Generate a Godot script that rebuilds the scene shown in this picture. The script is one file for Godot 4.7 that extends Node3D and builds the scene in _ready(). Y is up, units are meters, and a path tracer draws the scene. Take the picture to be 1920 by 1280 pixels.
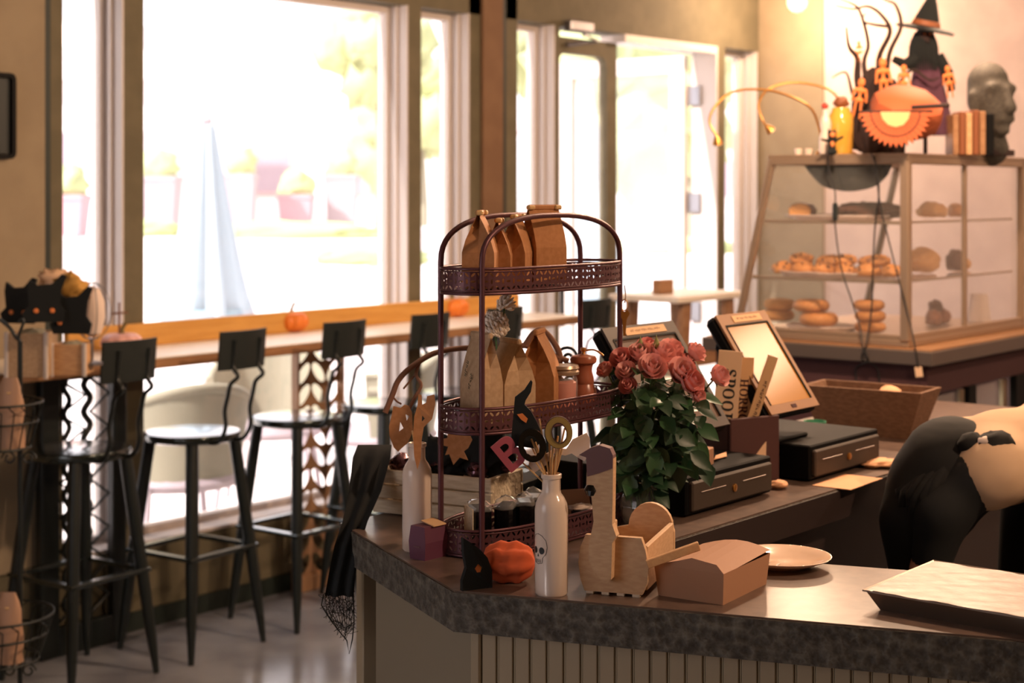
extends Node3D

const YAW := -0.888   # the camera's heading; a thing turned by it shows its own +Z side to the camera
const TOP := 1.02     # height of the service counter
const BAR := 1.05     # height of the window bar
var M := {}
var T := Transform3D()
var used := {}
var rng := RandomNumberGenerator.new()


func _ready() -> void:
	rng.seed = 7
	materials()
	view_and_light()
	room()
	outside()
	bar_and_stools()
	bar_decor()
	counter()
	tiered_stand()
	stand_goods()
	counter_decor()
	bouquet()
	registers()
	pastry_case()
	case_decor()
	person()


func view_and_light() -> void:
	var cam := Camera3D.new()
	cam.name = "camera"
	cam.projection = Camera3D.PROJECTION_FRUSTUM
	cam.near = 0.05
	cam.far = 120.0
	cam.size = 0.05 * 1280.0 / 3000.0
	cam.frustum_offset = Vector2(0, -0.05 * 280.0 / 3000.0)
	cam.position = Vector3(0, 1.62, 0)
	cam.rotation.y = YAW
	var lens := CameraAttributesPhysical.new()
	lens.frustum_focal_length = 50.0
	lens.frustum_focus_distance = 2.5
	lens.exposure_aperture = 4.6
	cam.attributes = lens
	add_child(cam)
	cam.current = true
	var env := Environment.new()
	env.background_mode = Environment.BG_SKY
	var sky := Sky.new()
	var air := ProceduralSkyMaterial.new()
	air.sky_top_color = Color(0.90, 0.88, 0.90)
	air.sky_horizon_color = Color(0.97, 0.935, 0.94)
	air.ground_horizon_color = Color(0.9, 0.87, 0.87)
	air.ground_bottom_color = Color(0.8, 0.77, 0.76)
	air.sun_angle_max = 1.0
	sky.sky_material = air
	env.sky = sky
	env.background_energy_multiplier = 3.2
	env.tonemap_mode = Environment.TONE_MAPPER_LINEAR
	env.tonemap_exposure = 1.0
	env.sdfgi_enabled = true
	env.ssao_enabled = true
	env.ssil_enabled = true
	var we := WorldEnvironment.new()
	we.name = "world"
	we.environment = env
	add_child(we)
	var sun := DirectionalLight3D.new()
	sun.name = "sun"
	sun.light_energy = 3.4
	sun.light_color = Color(1.0, 0.95, 0.93)
	sun.light_angular_distance = 2.0
	sun.shadow_enabled = true
	sun.sky_mode = DirectionalLight3D.SKY_MODE_LIGHT_ONLY
	add_child(sun)
	sun.look_at_from_position(Vector3.ZERO, -Vector3(-0.72, 0.69, -0.12))
	# warm pendant lamps over the service side; the globe by the end wall is in view
	pendant(Vector3(7.773, 2.658, -4.311), 0.055, 17.0, "round warm glowing globe pendant lamp by the end wall, at the picture's top")
	pendant(Vector3(5.35, 2.5, -2.35), 0.06, 20.0, "warm globe pendant lamp hanging over the pastry case")
	pendant(Vector3(5.4, 2.5, -0.95), 0.06, 14.0, "warm globe pendant lamp hanging over the work side")
	pendant(Vector3(3.9, 2.5, -1.9), 0.06, 40.0, "warm globe pendant lamp hanging over the tills")
	pendant(Vector3(2.6, 2.6, 0.4), 0.06, 34.0, "warm globe pendant lamp hanging over the near end of the counter")


func pendant(at: Vector3, r: float, energy: float, label: String) -> void:
	var o := thing("pendant_lamp", label, "lamp", at, 0.0, "globe pendant lamps")
	if not M.has("lamp_glow"):
		mat("lamp_glow", "fff0dc", 0.4)
		M.lamp_glow.emission_enabled = true
		M.lamp_glow.emission = Color(1.0, 0.86, 0.66)
		M.lamp_glow.emission_energy_multiplier = 3.0
		mat("lamp_cord", "1a1a1a", 0.6)
	var s := S()
	lathe(s, [[0.0, -r], [r * 0.5, -r * 0.87], [r * 0.87, -r * 0.5], [r, 0.0], [r * 0.87, r * 0.5], [r * 0.5, r * 0.87], [r * 0.3, r * 0.97]], 24)
	put("lamp_globe", s, M.lamp_glow, o)
	s = S()
	lathe(s, [[r * 0.34, r * 0.9], [r * 0.34, r * 1.35], [r * 0.1, r * 1.5], [0.004, r * 1.6], [0.004, 3.1 - at.y]], 12)
	put("cord", s, M.lamp_cord, o)
	var l := OmniLight3D.new()
	l.name = "bulb"
	l.light_color = Color(1.0, 0.835, 0.69)
	l.light_energy = energy / 10.0
	l.light_size = r
	l.omni_range = 14.0
	l.omni_attenuation = 2.0
	l.shadow_enabled = true
	o.add_child(l)


# ---------------------------------------------------------------- mesh helpers
func S(smooth := false) -> SurfaceTool:
	var s := SurfaceTool.new()
	s.begin(Mesh.PRIMITIVE_TRIANGLES)
	s.set_smooth_group(0 if smooth else -1)
	return s


func tri(s: SurfaceTool, a: Vector3, b: Vector3, c: Vector3) -> void:   # a, b, c run counter-clockwise seen from outside
	s.add_vertex(T * a)
	s.add_vertex(T * c)
	s.add_vertex(T * b)


func quad(s: SurfaceTool, a: Vector3, b: Vector3, c: Vector3, d: Vector3) -> void:
	tri(s, a, b, c)
	tri(s, a, c, d)


func place(p: Vector3, yaw := 0.0, pitch := 0.0, roll := 0.0) -> void:
	T = Transform3D(Basis.from_euler(Vector3(pitch, yaw, roll)), p)


func home() -> void:
	T = Transform3D()


func box(s: SurfaceTool, c: Vector3, size: Vector3, bev := 0.0) -> void:
	s.set_smooth_group(-1)
	var h := size / 2.0
	bev = minf(bev, minf(h.x, minf(h.y, h.z)) * 0.9)
	var i := h - Vector3(bev, bev, bev)
	for ax in 3:
		var u := (ax + 1) % 3
		var w := (ax + 2) % 3
		for sg in [-1.0, 1.0]:
			var q := []
			for k in [[-1.0, -1.0], [1.0, -1.0], [1.0, 1.0], [-1.0, 1.0]]:
				var p := Vector3()
				p[ax] = h[ax] * sg
				p[u] = i[u] * k[0]
				p[w] = i[w] * k[1]
				q.append(c + p)
			if sg > 0:
				quad(s, q[0], q[1], q[2], q[3])
			else:
				quad(s, q[3], q[2], q[1], q[0])
			if bev > 0.0:
				for sw in [-1.0, 1.0]:   # the chamfer between this face and the next axis' face
					var a := Vector3()
					var b := Vector3()
					a[ax] = h[ax] * sg
					a[u] = i[u] * sw
					b[ax] = i[ax] * sg
					b[u] = h[u] * sw
					var e := Vector3()
					e[w] = i[w]
					if sg * sw > 0:
						quad(s, c + a - e, c + b - e, c + b + e, c + a + e)
					else:
						quad(s, c + a + e, c + b + e, c + b - e, c + a - e)
	if bev > 0.0:
		for x in [-1.0, 1.0]:
			for y in [-1.0, 1.0]:
				for z in [-1.0, 1.0]:
					var a := c + Vector3(h.x * x, i.y * y, i.z * z)
					var b := c + Vector3(i.x * x, h.y * y, i.z * z)
					var d := c + Vector3(i.x * x, i.y * y, h.z * z)
					if x * y * z > 0:
						tri(s, a, b, d)
					else:
						tri(s, a, d, b)


func tube(s: SurfaceTool, pts: Array, r, n := 8, squash := 1.0) -> void:
	s.set_smooth_group(0)
	var rings := []
	var up := Vector3.UP
	var d0: Vector3 = (pts[1] - pts[0]).normalized()
	if absf(d0.dot(up)) > 0.9:
		up = Vector3.RIGHT
	for k in pts.size():
		var d: Vector3 = (pts[mini(k + 1, pts.size() - 1)] - pts[maxi(k - 1, 0)]).normalized()
		var side := d.cross(up).normalized()
		up = side.cross(d).normalized()
		var rr: float = r[k] if r is Array else r
		var ring := []
		for j in n:
			var a := TAU * j / n
			ring.append(pts[k] + side * cos(a) * rr * squash + up * sin(a) * rr)
		rings.append(ring)
	for k in pts.size() - 1:
		for j in n:
			var j2 := (j + 1) % n
			quad(s, rings[k][j2], rings[k][j], rings[k + 1][j], rings[k + 1][j2])
	s.set_smooth_group(-1)
	for j in range(1, n - 1):
		tri(s, rings[0][0], rings[0][j], rings[0][j + 1])
		tri(s, rings[-1][0], rings[-1][j + 1], rings[-1][j])


func curve(pts: Array, per := 6) -> Array:   # Catmull-Rom through the points
	var out := []
	for k in pts.size() - 1:
		var a: Vector3 = pts[maxi(k - 1, 0)]
		var b: Vector3 = pts[k]
		var c: Vector3 = pts[k + 1]
		var d: Vector3 = pts[mini(k + 2, pts.size() - 1)]
		for j in per:
			out.append(b.cubic_interpolate(c, a, d, float(j) / per))
	out.append(pts[-1])
	return out


func lathe(s: SurfaceTool, prof: Array, n := 24, sx := 1.0, sz := 1.0) -> void:   # [radius, height] from the bottom up, seen from outside
	var group := 1
	for k in prof.size() - 1:
		var a := Vector2(prof[k][0], prof[k][1])
		var b := Vector2(prof[k + 1][0], prof[k + 1][1])
		if a.is_equal_approx(b):
			continue
		if k > 0:
			var z := Vector2(prof[k - 1][0], prof[k - 1][1])
			if absf((a - z).angle_to(b - a)) > 0.7:
				group += 1
		s.set_smooth_group(group)
		for j in n:
			var a0 := TAU * j / n
			var a1 := TAU * (j + 1) / n
			var p := Vector3(a.x * cos(a1) * sx, a.y, a.x * sin(a1) * sz)
			var q := Vector3(a.x * cos(a0) * sx, a.y, a.x * sin(a0) * sz)
			var r := Vector3(b.x * cos(a0) * sx, b.y, b.x * sin(a0) * sz)
			var t := Vector3(b.x * cos(a1) * sx, b.y, b.x * sin(a1) * sz)
			if a.x > 1e-6:
				tri(s, p, q, r)
			if b.x > 1e-6:
				tri(s, p, r, t)
	s.set_smooth_group(-1)


func holed(outer: PackedVector2Array, holes: Array) -> PackedVector2Array:   # joins each hole to the outline with a bridge
	var out := outer
	var rest := holes.duplicate()
	for h in holes:
		rest.erase(h)
		var best := INF
		var bi := 0
		var bj := 0
		for i in out.size():
			for j in h.size():
				var dd: float = out[i].distance_squared_to(h[j])
				if dd < best:
					var ok := true
					for ring in [out, h] + rest:
						for k in ring.size():
							var p: Vector2 = ring[k]
							var q: Vector2 = ring[(k + 1) % ring.size()]
							if p == out[i] or q == out[i] or p == h[j] or q == h[j]:
								continue
							if Geometry2D.segment_intersects_segment(out[i], h[j], p, q) != null:
								ok = false
								break
						if not ok:
							break
					if ok:
						best = dd
						bi = i
						bj = j
		var fresh := PackedVector2Array()
		for i in bi + 1:
			fresh.append(out[i])
		for k in h.size() + 1:
			fresh.append(h[(bj - k + 2 * h.size()) % h.size()])
		for i in range(bi, out.size()):
			fresh.append(out[i])
		out = fresh
	return out


func ccw(p: PackedVector2Array) -> PackedVector2Array:
	if Geometry2D.is_polygon_clockwise(p):
		p.reverse()
	return p


func prism(s: SurfaceTool, poly: Array, z0: float, z1: float, holes: Array = [], bend = null) -> void:
	s.set_smooth_group(-1)
	var outer := ccw(PackedVector2Array(poly))
	var inner := []
	for h in holes:
		inner.append(ccw(PackedVector2Array(h)))
	var all := holed(outer, inner) if inner else outer
	var f := func(p: Vector2, z: float) -> Vector3: return bend.call(p, z) if bend != null else Vector3(p.x, p.y, z)
	var idx := Geometry2D.triangulate_polygon(all)
	for k in range(0, idx.size(), 3):
		var a := all[idx[k]]
		var b := all[idx[k + 1]]
		var c := all[idx[k + 2]]
		if (b - a).cross(c - a) < 0:
			var w := b
			b = c
			c = w
		tri(s, f.call(a, z1), f.call(b, z1), f.call(c, z1))
		tri(s, f.call(a, z0), f.call(c, z0), f.call(b, z0))
	for ring in [outer] + inner:
		var flip: bool = ring != outer
		for k in ring.size():
			var a: Vector2 = ring[k]
			var b: Vector2 = ring[(k + 1) % ring.size()]
			if flip:
				quad(s, f.call(b, z0), f.call(a, z0), f.call(a, z1), f.call(b, z1))
			else:
				quad(s, f.call(a, z0), f.call(b, z0), f.call(b, z1), f.call(a, z1))


func grid(s: SurfaceTool, rows: Array, closed := false, smooth := true) -> void:   # rows of points; outside is where rows run up and columns run left to right
	s.set_smooth_group(0 if smooth else -1)
	for i in rows.size() - 1:
		var n: int = rows[i].size()
		for j in (n if closed else n - 1):
			var k := (j + 1) % n
			quad(s, rows[i][j], rows[i][k], rows[i + 1][k], rows[i + 1][j])


func oval(cx: float, cy: float, rx: float, ry: float, n := 14, turn := 0.0) -> Array:
	var out := []
	for k in n:
		var a := TAU * k / n
		out.append(Vector2(cx, cy) + Vector2(cos(a) * rx, sin(a) * ry).rotated(turn))
	return out


func blob(s: SurfaceTool, c: Vector3, r: Vector3, amp := 0.0, freq := 3.0, n := 14, kind := 0) -> void:   # a lumpy ball; kind 1: flat below
	var f := FastNoiseLite.new()
	f.seed = rng.randi() % 1000
	f.frequency = 0.35
	var rows := []
	var m := maxi(6, n * 2 / 3)
	for i in m + 1:
		var lat := -PI / 2 + PI * i / m
		var row := []
		for j in n:
			var lon := -TAU * j / n
			var d := Vector3(cos(lat) * cos(lon), sin(lat), cos(lat) * sin(lon))
			if kind == 1:
				d.y = maxf(d.y, -0.55)
			var k := 1.0 + amp * f.get_noise_3dv(d * freq)
			row.append(c + d * r * k)
		rows.append(row)
	grid(s, rows, true)


func cell_with_hole(s: SurfaceTool, at: Callable, u0: float, u1: float, v0: float, v1: float, ru: float, rv: float, turn: float, n := 12) -> void:
	# one cell of a sheet with an oval hole; at(u, v) lays it on its surface
	var uc := (u0 + u1) / 2
	var vc := (v0 + v1) / 2
	var hu := (u1 - u0) / 2
	var hv := (v1 - v0) / 2
	for k in n:
		var e := []
		for m in [k, k + 1]:
			var a: float = TAU * m / n
			var o := Vector2(cos(a), sin(a))
			var q := o / maxf(absf(o.x), absf(o.y))
			var i := Vector2(cos(a - turn) * ru, sin(a - turn) * rv).rotated(turn)
			e.append(at.call(uc + q.x * hu, vc + q.y * hv))
			e.append(at.call(uc + i.x, vc + i.y))
		quad(s, e[0], e[2], e[3], e[1])


func leaf(s: SurfaceTool, at: Vector3, dir: Vector3, up: Vector3, l: float, w: float, droop := 0.3) -> void:
	var side := dir.cross(up).normalized()
	var rows := []
	var prof := [0.05, 0.75, 1.0, 0.85, 0.5, 0.02]
	for k in 6:
		var f := k / 5.0
		var p := at + dir * l * f - up * droop * l * f * f
		var h: float = prof[k] * w / 2
		rows.append([p - side * h + up * h * 0.35, p, p + side * h + up * h * 0.35])
	grid(s, rows)


# ---------------------------------------------------------------- object helpers
func numbered(called: String) -> String:
	var n: int = used.get(called, 0)
	used[called] = n + 1
	return called if n == 0 else "%s_%03d" % [called, n]


func tag(o: Node3D, label: String, category: String, group := "", kind := "") -> Node3D:
	o.set_meta("label", label)
	o.set_meta("category", category)
	if group:
		o.set_meta("group", group)
	if kind:
		o.set_meta("kind", kind)
	return o


func thing(called: String, label: String, category: String, at := Vector3.ZERO, turn := 0.0, group := "") -> Node3D:
	var o := Node3D.new()
	o.name = numbered(called)
	add_child(o)
	o.position = at
	o.rotation.y = turn
	home()
	return tag(o, label, category, group)


func put(called: String, s, m: Material, parent: Node3D = null) -> MeshInstance3D:
	var o := MeshInstance3D.new()
	if s is SurfaceTool:
		s.generate_normals()
		s.index()
		o.mesh = s.commit()
	else:
		o.mesh = s
	o.material_override = m
	o.name = called if parent else numbered(called)
	(parent if parent else self).add_child(o, true)
	return o


func struct(called: String, s: SurfaceTool, m: Material, parent: Node3D = null) -> MeshInstance3D:
	var o := put(called, s, m, parent)
	if parent == null:
		o.set_meta("kind", "structure")
	return o


func frame_node(called: String) -> Node3D:
	var o := Node3D.new()
	o.name = called
	o.set_meta("kind", "structure")
	add_child(o)
	return o


func copy(o: Node3D, at: Vector3, turn: float, label: String, group := "") -> Node3D:
	var c: Node3D = o.duplicate()
	c.name = numbered(String(o.name).rstrip("0123456789").rstrip("_"))
	add_child(c)
	c.position = at
	c.rotation = Vector3(0, turn, 0)
	c.set_meta("label", label)
	if group:
		c.set_meta("group", group)
	return c


func text(words: String, size: float, depth: float, serif := true) -> TextMesh:
	var t := TextMesh.new()
	var f := SystemFont.new()
	f.font_names = PackedStringArray(["Droid Serif" if serif else "Droid Sans"])
	f.font_weight = 700
	t.font = f
	t.text = words
	t.font_size = 32
	t.pixel_size = size / 32.0
	t.depth = depth
	t.curve_step = 2.0
	return t


func marks(n: int, w: float, h: float) -> SurfaceTool:   # print too blurred to read: a row of small strokes
	var s := S()
	var keep := T
	for k in n:
		var x := -w / 2 + w * (k + 0.5) / n
		var d := w / n
		box(s, Vector3(x - d * 0.25, 0, 0), Vector3(d * 0.16, h * (0.7 + 0.3 * sin(k * 2.3)), 0.0005))
		box(s, Vector3(x + d * 0.02, h * 0.32 * sin(k * 1.7), 0), Vector3(d * 0.45, h * 0.18, 0.0004))
		if k % 3 != 1:
			box(s, Vector3(x + d * 0.24, h * 0.1 * cos(k * 1.1), 0), Vector3(d * 0.15, h * 0.7, 0.0005))
	T = keep
	return s


# ---------------------------------------------------------------- materials
func mat(key: String, hex: String, rough := 0.6, metal := 0.0) -> StandardMaterial3D:
	var m := StandardMaterial3D.new()
	m.resource_name = key
	m.albedo_color = Color(hex)
	m.roughness = rough
	m.metallic = metal
	M[key] = m
	return m


func grain(key: String, a: String, b: String, freq: float, size: Vector3, rough := 0.6, bump := 0.0, kind := FastNoiseLite.TYPE_SIMPLEX_SMOOTH, world := false) -> StandardMaterial3D:
	# a material whose colour wanders between two tones, laid from three sides; size: repeats per metre
	var n := FastNoiseLite.new()
	n.seed = key.hash() % 1000
	n.noise_type = kind
	n.frequency = freq
	n.fractal_octaves = 4
	var g := Gradient.new()
	g.set_color(0, Color(a))
	g.set_color(1, Color(b))
	g.set_offset(0, 0.25)
	g.set_offset(1, 0.75)
	var t := NoiseTexture2D.new()
	t.width = 256
	t.height = 256
	t.seamless = true
	t.noise = n
	t.color_ramp = g
	var m := mat(key, "ffffff", rough)
	m.albedo_texture = t
	m.uv1_triplanar = true
	m.uv1_world_triplanar = world
	m.uv1_scale = size
	if bump > 0.0:
		var h := NoiseTexture2D.new()
		h.width = 256
		h.height = 256
		h.seamless = true
		h.noise = n
		h.as_normal_map = true
		h.bump_strength = bump * 20.0
		m.normal_enabled = true
		m.normal_texture = h
	return m


func glass(key: String, hex: String, alpha: float) -> StandardMaterial3D:
	var m := mat(key, hex, 0.03)
	m.albedo_color.a = alpha
	m.transparency = BaseMaterial3D.TRANSPARENCY_ALPHA
	return m


func materials() -> void:
	grain("wall_tan", "8a7b64", "91826a", 0.02, Vector3(1, 1, 1), 0.85)
	grain("wall_olive", "5c5541", "655d48", 0.02, Vector3(1, 1, 1), 0.8)
	grain("pillar_brown", "6c4f36", "74573d", 0.02, Vector3(1, 1, 1), 0.8)
	grain("wall_pale", "cab4ab", "d3bdb3", 0.02, Vector3(1, 1, 1), 0.85)
	grain("ceiling", "8a8278", "938b80", 0.02, Vector3(1, 1, 1), 0.9)
	grain("floor", "6f7178", "878a90", 0.012, Vector3(0.6, 0.6, 0.6), 0.17, 0.0, FastNoiseLite.TYPE_SIMPLEX_SMOOTH, true)
	mat("frame_white", "c4bab4", 0.5)
	mat("frame_dark", "1c2722", 0.5)
	mat("trim_dark", "16211c", 0.6)
	glass("pane", "f6f8f6", 0.04)
	glass("case_glass", "e9efea", 0.03)
	mat("hinge", "8d8c90", 0.35, 0.9)
	mat("black_metal", "0f1716", 0.42)
	mat("black_seat", "343d3c", 0.24, 0.8)
	M.black_seat.clearcoat_enabled = true
	M.black_seat.clearcoat = 1.0
	M.black_seat.clearcoat_roughness = 0.12
	mat("black_plate", "0d1716", 0.55)
	mat("black_matte", "0b0d0e", 0.8)
	mat("black_plastic", "0b0b0c", 0.6)
	M.black_plastic.metallic_specular = 0.25
	mat("black_gloss", "070708", 0.12)
	grain("bar_wood", "eadfce", "f1e8da", 0.02, Vector3(0.6, 6, 6), 0.4)
	grain("sill_wood", "bf8a3e", "cb974a", 0.02, Vector3(0.6, 6, 6), 0.5)
	grain("bar_edge", "8f6644", "9d7450", 0.02, Vector3(0.6, 6, 6), 0.5)
	mat("pumpkin", "d8741c", 0.45)
	mat("stem", "6a5a35", 0.8)
	mat("pale_pumpkin", "d8a49a", 0.5)
	grain("stone_top", "5a4a42", "6a574d", 0.03, Vector3(3, 3, 3), 0.30, 0.0, FastNoiseLite.TYPE_SIMPLEX_SMOOTH, true)
	grain("stone_edge", "37322c", "6b655a", 0.06, Vector3(4, 4, 4), 0.75, 0.4, FastNoiseLite.TYPE_CELLULAR, true)
	mat("beadboard", "9a8b72", 0.6)
	mat("panel_grey", "7f7461", 0.7)
	mat("dark_wood", "2a1c19", 0.6)
	mat("stand_metal", "5b383e", 0.42, 0.5)
	grain("kraft", "a56f43", "b07a4d", 0.05, Vector3(6, 6, 6), 0.8)
	grain("kraft_pale", "ae9070", "bb9d7d", 0.05, Vector3(6, 6, 6), 0.8)  # window light put into the kraft tone of two bags; also one planter box
	mat("tin_tie", "c9a36c", 0.5)
	mat("ceramic", "d8c6b8", 0.16)
	mat("ink", "15181a", 0.6)
	mat("reed", "c79e6b", 0.8)
	grain("wood_white", "b9a78d", "cdbda3", 0.03, Vector3(2, 12, 12), 0.75, 0.15)
	grain("wood_pale", "b98d62", "c89d70", 0.03, Vector3(3, 14, 14), 0.65)
	grain("wood_goose", "bf9a75", "c9a680", 0.04, Vector3(4, 12, 4), 0.6)
	grain("wood_worn", "cdb9a0", "dacab4", 0.04, Vector3(5, 8, 5), 0.6)
	mat("goose_purple", "6a4a4c", 0.7)
	mat("purple_box", "5d2f45", 0.5)
	mat("felt_black", "101415", 0.95)
	mat("felt_pink", "a04a55", 0.95)
	mat("felt_olive", "92783e", 0.9)
	mat("felt_white", "d9c6ba", 0.9)
	mat("plush_orange", "c2562f", 0.95)
	mat("eye_orange", "d77b3c", 0.6)
	mat("box_kraft", "a87c5f", 0.75)
	mat("plate_white", "dcbda5", 0.14)
	mat("plate_mark", "7c6a55", 0.4)
	grain("tray_foil", "8b7267", "a98f82", 0.05, Vector3(4, 4, 14), 0.45)
	mat("tray_metal", "8f8074", 0.3, 0.8)
	mat("wrap_black", "0c0b0c", 0.15)
	glass("cellophane", "ffffff", 0.12)
	mat("foil_mixed", "6a4a55", 0.2, 0.6)
	mat("twig", "7d5540", 0.8)
	mat("petal_white", "fbf2e8", 0.8)
	M.petal_white.backlight_enabled = true
	M.petal_white.backlight = Color(0.8, 0.76, 0.7)
	mat("mill_wood", "9c5a42", 0.3)
	mat("rose", "edb3ac", 0.7)
	mat("rose_deep", "e39a94", 0.7)
	mat("bud_green", "8a8a52", 0.7)
	mat("leaf_a", "1f3a22", 0.45)
	mat("leaf_b", "2c4f2c", 0.45)
	mat("stem_green", "3f5f33", 0.6)
	mat("vase_glass", "eef4ef", 0.02)
	M.vase_glass.albedo_color.a = 0.06
	M.vase_glass.transparency = BaseMaterial3D.TRANSPARENCY_ALPHA
	mat("box_red", "4b2a28", 0.7)
	mat("card", "d3a97c", 0.7)
	mat("card_pale", "dbb795", 0.7)
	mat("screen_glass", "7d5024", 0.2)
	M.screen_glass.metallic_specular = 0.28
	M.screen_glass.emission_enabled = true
	M.screen_glass.emission = Color(1.0, 0.62, 0.26)  # the lamp's reflection in this screen, put in as an amber glow
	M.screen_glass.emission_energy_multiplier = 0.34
	mat("screen_dim", "553a28", 0.55)
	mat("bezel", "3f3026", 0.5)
	mat("bezel_bright", "8f6238", 0.45)  # same bezel, lightened in colour round the painted glow
	mat("drawer_front", "3d3128", 0.6)
	mat("steel", "8d8079", 0.35, 0.7)
	mat("steel_edge", "a8917c", 0.35, 0.6)
	mat("slab_steel", "5e534d", 0.45, 0.4)
	grain("bin_wood", "6b4c36", "7d5b43", 0.04, Vector3(4, 10, 4), 0.85)
	mat("brass", "b98445", 0.3, 0.8)
	mat("maroon", "45282a", 0.9)
	mat("paper", "e0a87e", 0.8)
	mat("skin", "c08a6c", 0.55)
	mat("green_cup", "3f8f6b", 0.4)



# ---------------------------------------------------------------- the room
const IN := -4.82    # inner face of the window wall
const OUT := -4.98
const HEAD := 2.445  # top of every window
const LOW := 0.31    # sill of the windows, behind the bar


func slab(s: SurfaceTool, x0: float, x1: float, y0: float, y1: float, z0: float, z1: float, bev := 0.0) -> void:
	box(s, Vector3((x0 + x1) / 2, (y0 + y1) / 2, (z0 + z1) / 2), Vector3(absf(x1 - x0), absf(y1 - y0), absf(z1 - z0)), bev)


func room() -> void:
	var s := S()
	slab(s, -1.2, 8.4, -0.12, 0.0, OUT, 3.2)
	struct("floor", s, M.floor)
	s = S()
	slab(s, -1.2, 8.4, 3.1, 3.25, OUT, 3.2)
	struct("ceiling", s, M.ceiling)
	# the window wall: a low wall, a header and the posts between the openings
	s = S()
	slab(s, -1.2, 6.26, 0.0, LOW, OUT, IN)
	slab(s, 7.80, 8.4, 0.0, LOW, OUT, IN)
	slab(s, -1.2, 8.4, HEAD, 3.1, OUT, IN)
	for p in [[3.663, 3.755], [5.197, 5.285], [5.966, 5.967], [6.26, 6.30], [7.77, 7.856], [8.213, 8.4], [3.345, 3.40]]:
		slab(s, p[0], p[1], LOW, HEAD, OUT, IN)
	struct("wall_front", s, M.wall_olive)
	s = S()
	slab(s, -1.2, 3.318, LOW, HEAD, OUT, IN + 0.012)
	slab(s, -1.2, 3.318, HEAD, 3.1, IN, IN + 0.012)
	struct("wall_tan", s, M.wall_tan)
	s = S()
	slab(s, 3.318, 3.345, LOW, 3.1, OUT, IN + 0.006)
	struct("trim_1", s, M.trim_dark)
	# the broad pillar between the window and the door side, with a raised board and a groove
	s = S()
	slab(s, 5.613, 5.966, LOW, 3.1, OUT, IN)
	struct("wall_pillar", s, M.wall_olive)
	s = S()
	slab(s, 5.69, 5.84, LOW, 3.1, IN, IN + 0.02, 0.004)
	struct("trim_2", s, M.pillar_brown)
	s = S()
	slab(s, 5.852, 5.878, LOW, 3.1, IN, IN + 0.004)
	struct("trim_3", s, M.trim_dark)
	# end wall behind the pastry case, with a darker tan strip along its corner
	s = S()
	slab(s, 8.25, 8.4, 0.0, 3.1, IN, 3.2)
	struct("wall_end", s, M.wall_pale)
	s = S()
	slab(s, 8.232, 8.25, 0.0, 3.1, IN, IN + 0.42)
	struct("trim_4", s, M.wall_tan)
	# walls behind the camera
	s = S()
	slab(s, -1.35, -1.2, 0.0, 0.9, OUT, 3.2)
	slab(s, -1.35, -1.2, 2.5, 3.1, OUT, 3.2)
	for z in [[OUT, -3.6], [-1.6, 3.2]]:
		slab(s, -1.35, -1.2, 0.9, 2.5, z[0], z[1])
	struct("wall_left", s, M.wall_tan)
	for z in [[-3.6, -1.6, 6]]:   # the side window, out of view, whose daylight the glazed bottles mirror
		var w := frame_node("window_%d" % z[2])
		s = S()
		slab(s, -1.30, -1.26, 0.9, 2.5, z[0], z[0] + 0.04)
		slab(s, -1.30, -1.26, 0.9, 2.5, z[1] - 0.04, z[1])
		slab(s, -1.30, -1.26, 0.9, 0.94, z[0] + 0.04, z[1] - 0.04)
		slab(s, -1.30, -1.26, 2.46, 2.5, z[0] + 0.04, z[1] - 0.04)
		put("window_frame", s, M.frame_white, w)
		s = S()
		slab(s, -1.283, -1.278, 0.94, 2.46, z[0] + 0.04, z[1] - 0.04)
		put("pane", s, M.pane, w)
	s = S()
	slab(s, -1.2, 8.4, 0.0, 3.1, 3.2, 3.35)
	struct("wall_back", s, M.wall_tan)
	s = S()
	slab(s, 3.345, 6.26, 0.0, 0.07, IN, IN + 0.012)
	struct("baseboard_front", s, M.trim_dark)
	# windows: a pale frame deep in each opening with its pane
	var n := 0
	for w in [[3.40, 3.663], [3.755, 5.197], [5.285, 5.613], [5.967, 6.26], [7.856, 8.213]]:
		n += 1
		var o := frame_node("window_%d" % n)
		s = S()
		var x0: float = w[0]
		var x1: float = w[1]
		slab(s, x0, x0 + 0.03, LOW, HEAD, OUT + 0.005, -4.92, 0.004)
		slab(s, x1 - 0.03, x1, LOW, HEAD, OUT + 0.005, -4.92, 0.004)
		slab(s, x0 + 0.03, x1 - 0.03, LOW, LOW + 0.04, OUT + 0.005, -4.92, 0.004)
		slab(s, x0 + 0.03, x1 - 0.03, HEAD - 0.03, HEAD, OUT + 0.005, -4.92, 0.004)
		put("window_frame", s, M.frame_white, o)
		s = S()
		slab(s, x1 - 0.008, x1, LOW, HEAD, -4.92, IN + 0.002)      # the pale lining of the right-hand jamb
		slab(s, x1 - 0.02, x1 - 0.008, LOW, HEAD, -4.885, -4.87, 0.003)
		slab(s, x0, x1 - 0.008, LOW - 0.0, LOW + 0.012, -4.92, IN + 0.01)
		put("window_lining", s, M.frame_white, o)
		s = S()
		slab(s, x0 + 0.03, x1 - 0.03, LOW + 0.04, HEAD - 0.03, -4.956, -4.95)
		put("pane", s, M.pane, o)
	# the closed door leaf, with its glass, closer and handle
	var d := frame_node("door_1")
	s = S()
	var rim := []
	for c in [[6.41, 0.30, PI], [6.72, 0.30, 1.5 * PI], [6.72, 2.27, 0.0], [6.41, 2.27, 0.5 * PI]]:
		for k in 4:
			var a: float = c[2] + k * PI / 6
			rim.append(Vector2(c[0] + cos(a) * 0.05, c[1] + sin(a) * 0.05))
	prism(s, [Vector2(6.30, 0.0), Vector2(6.86, 0.0), Vector2(6.86, 2.40), Vector2(6.30, 2.40)], -4.92, -4.87, [rim])
	put("door_leaf", s, M.wall_olive, d)
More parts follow.
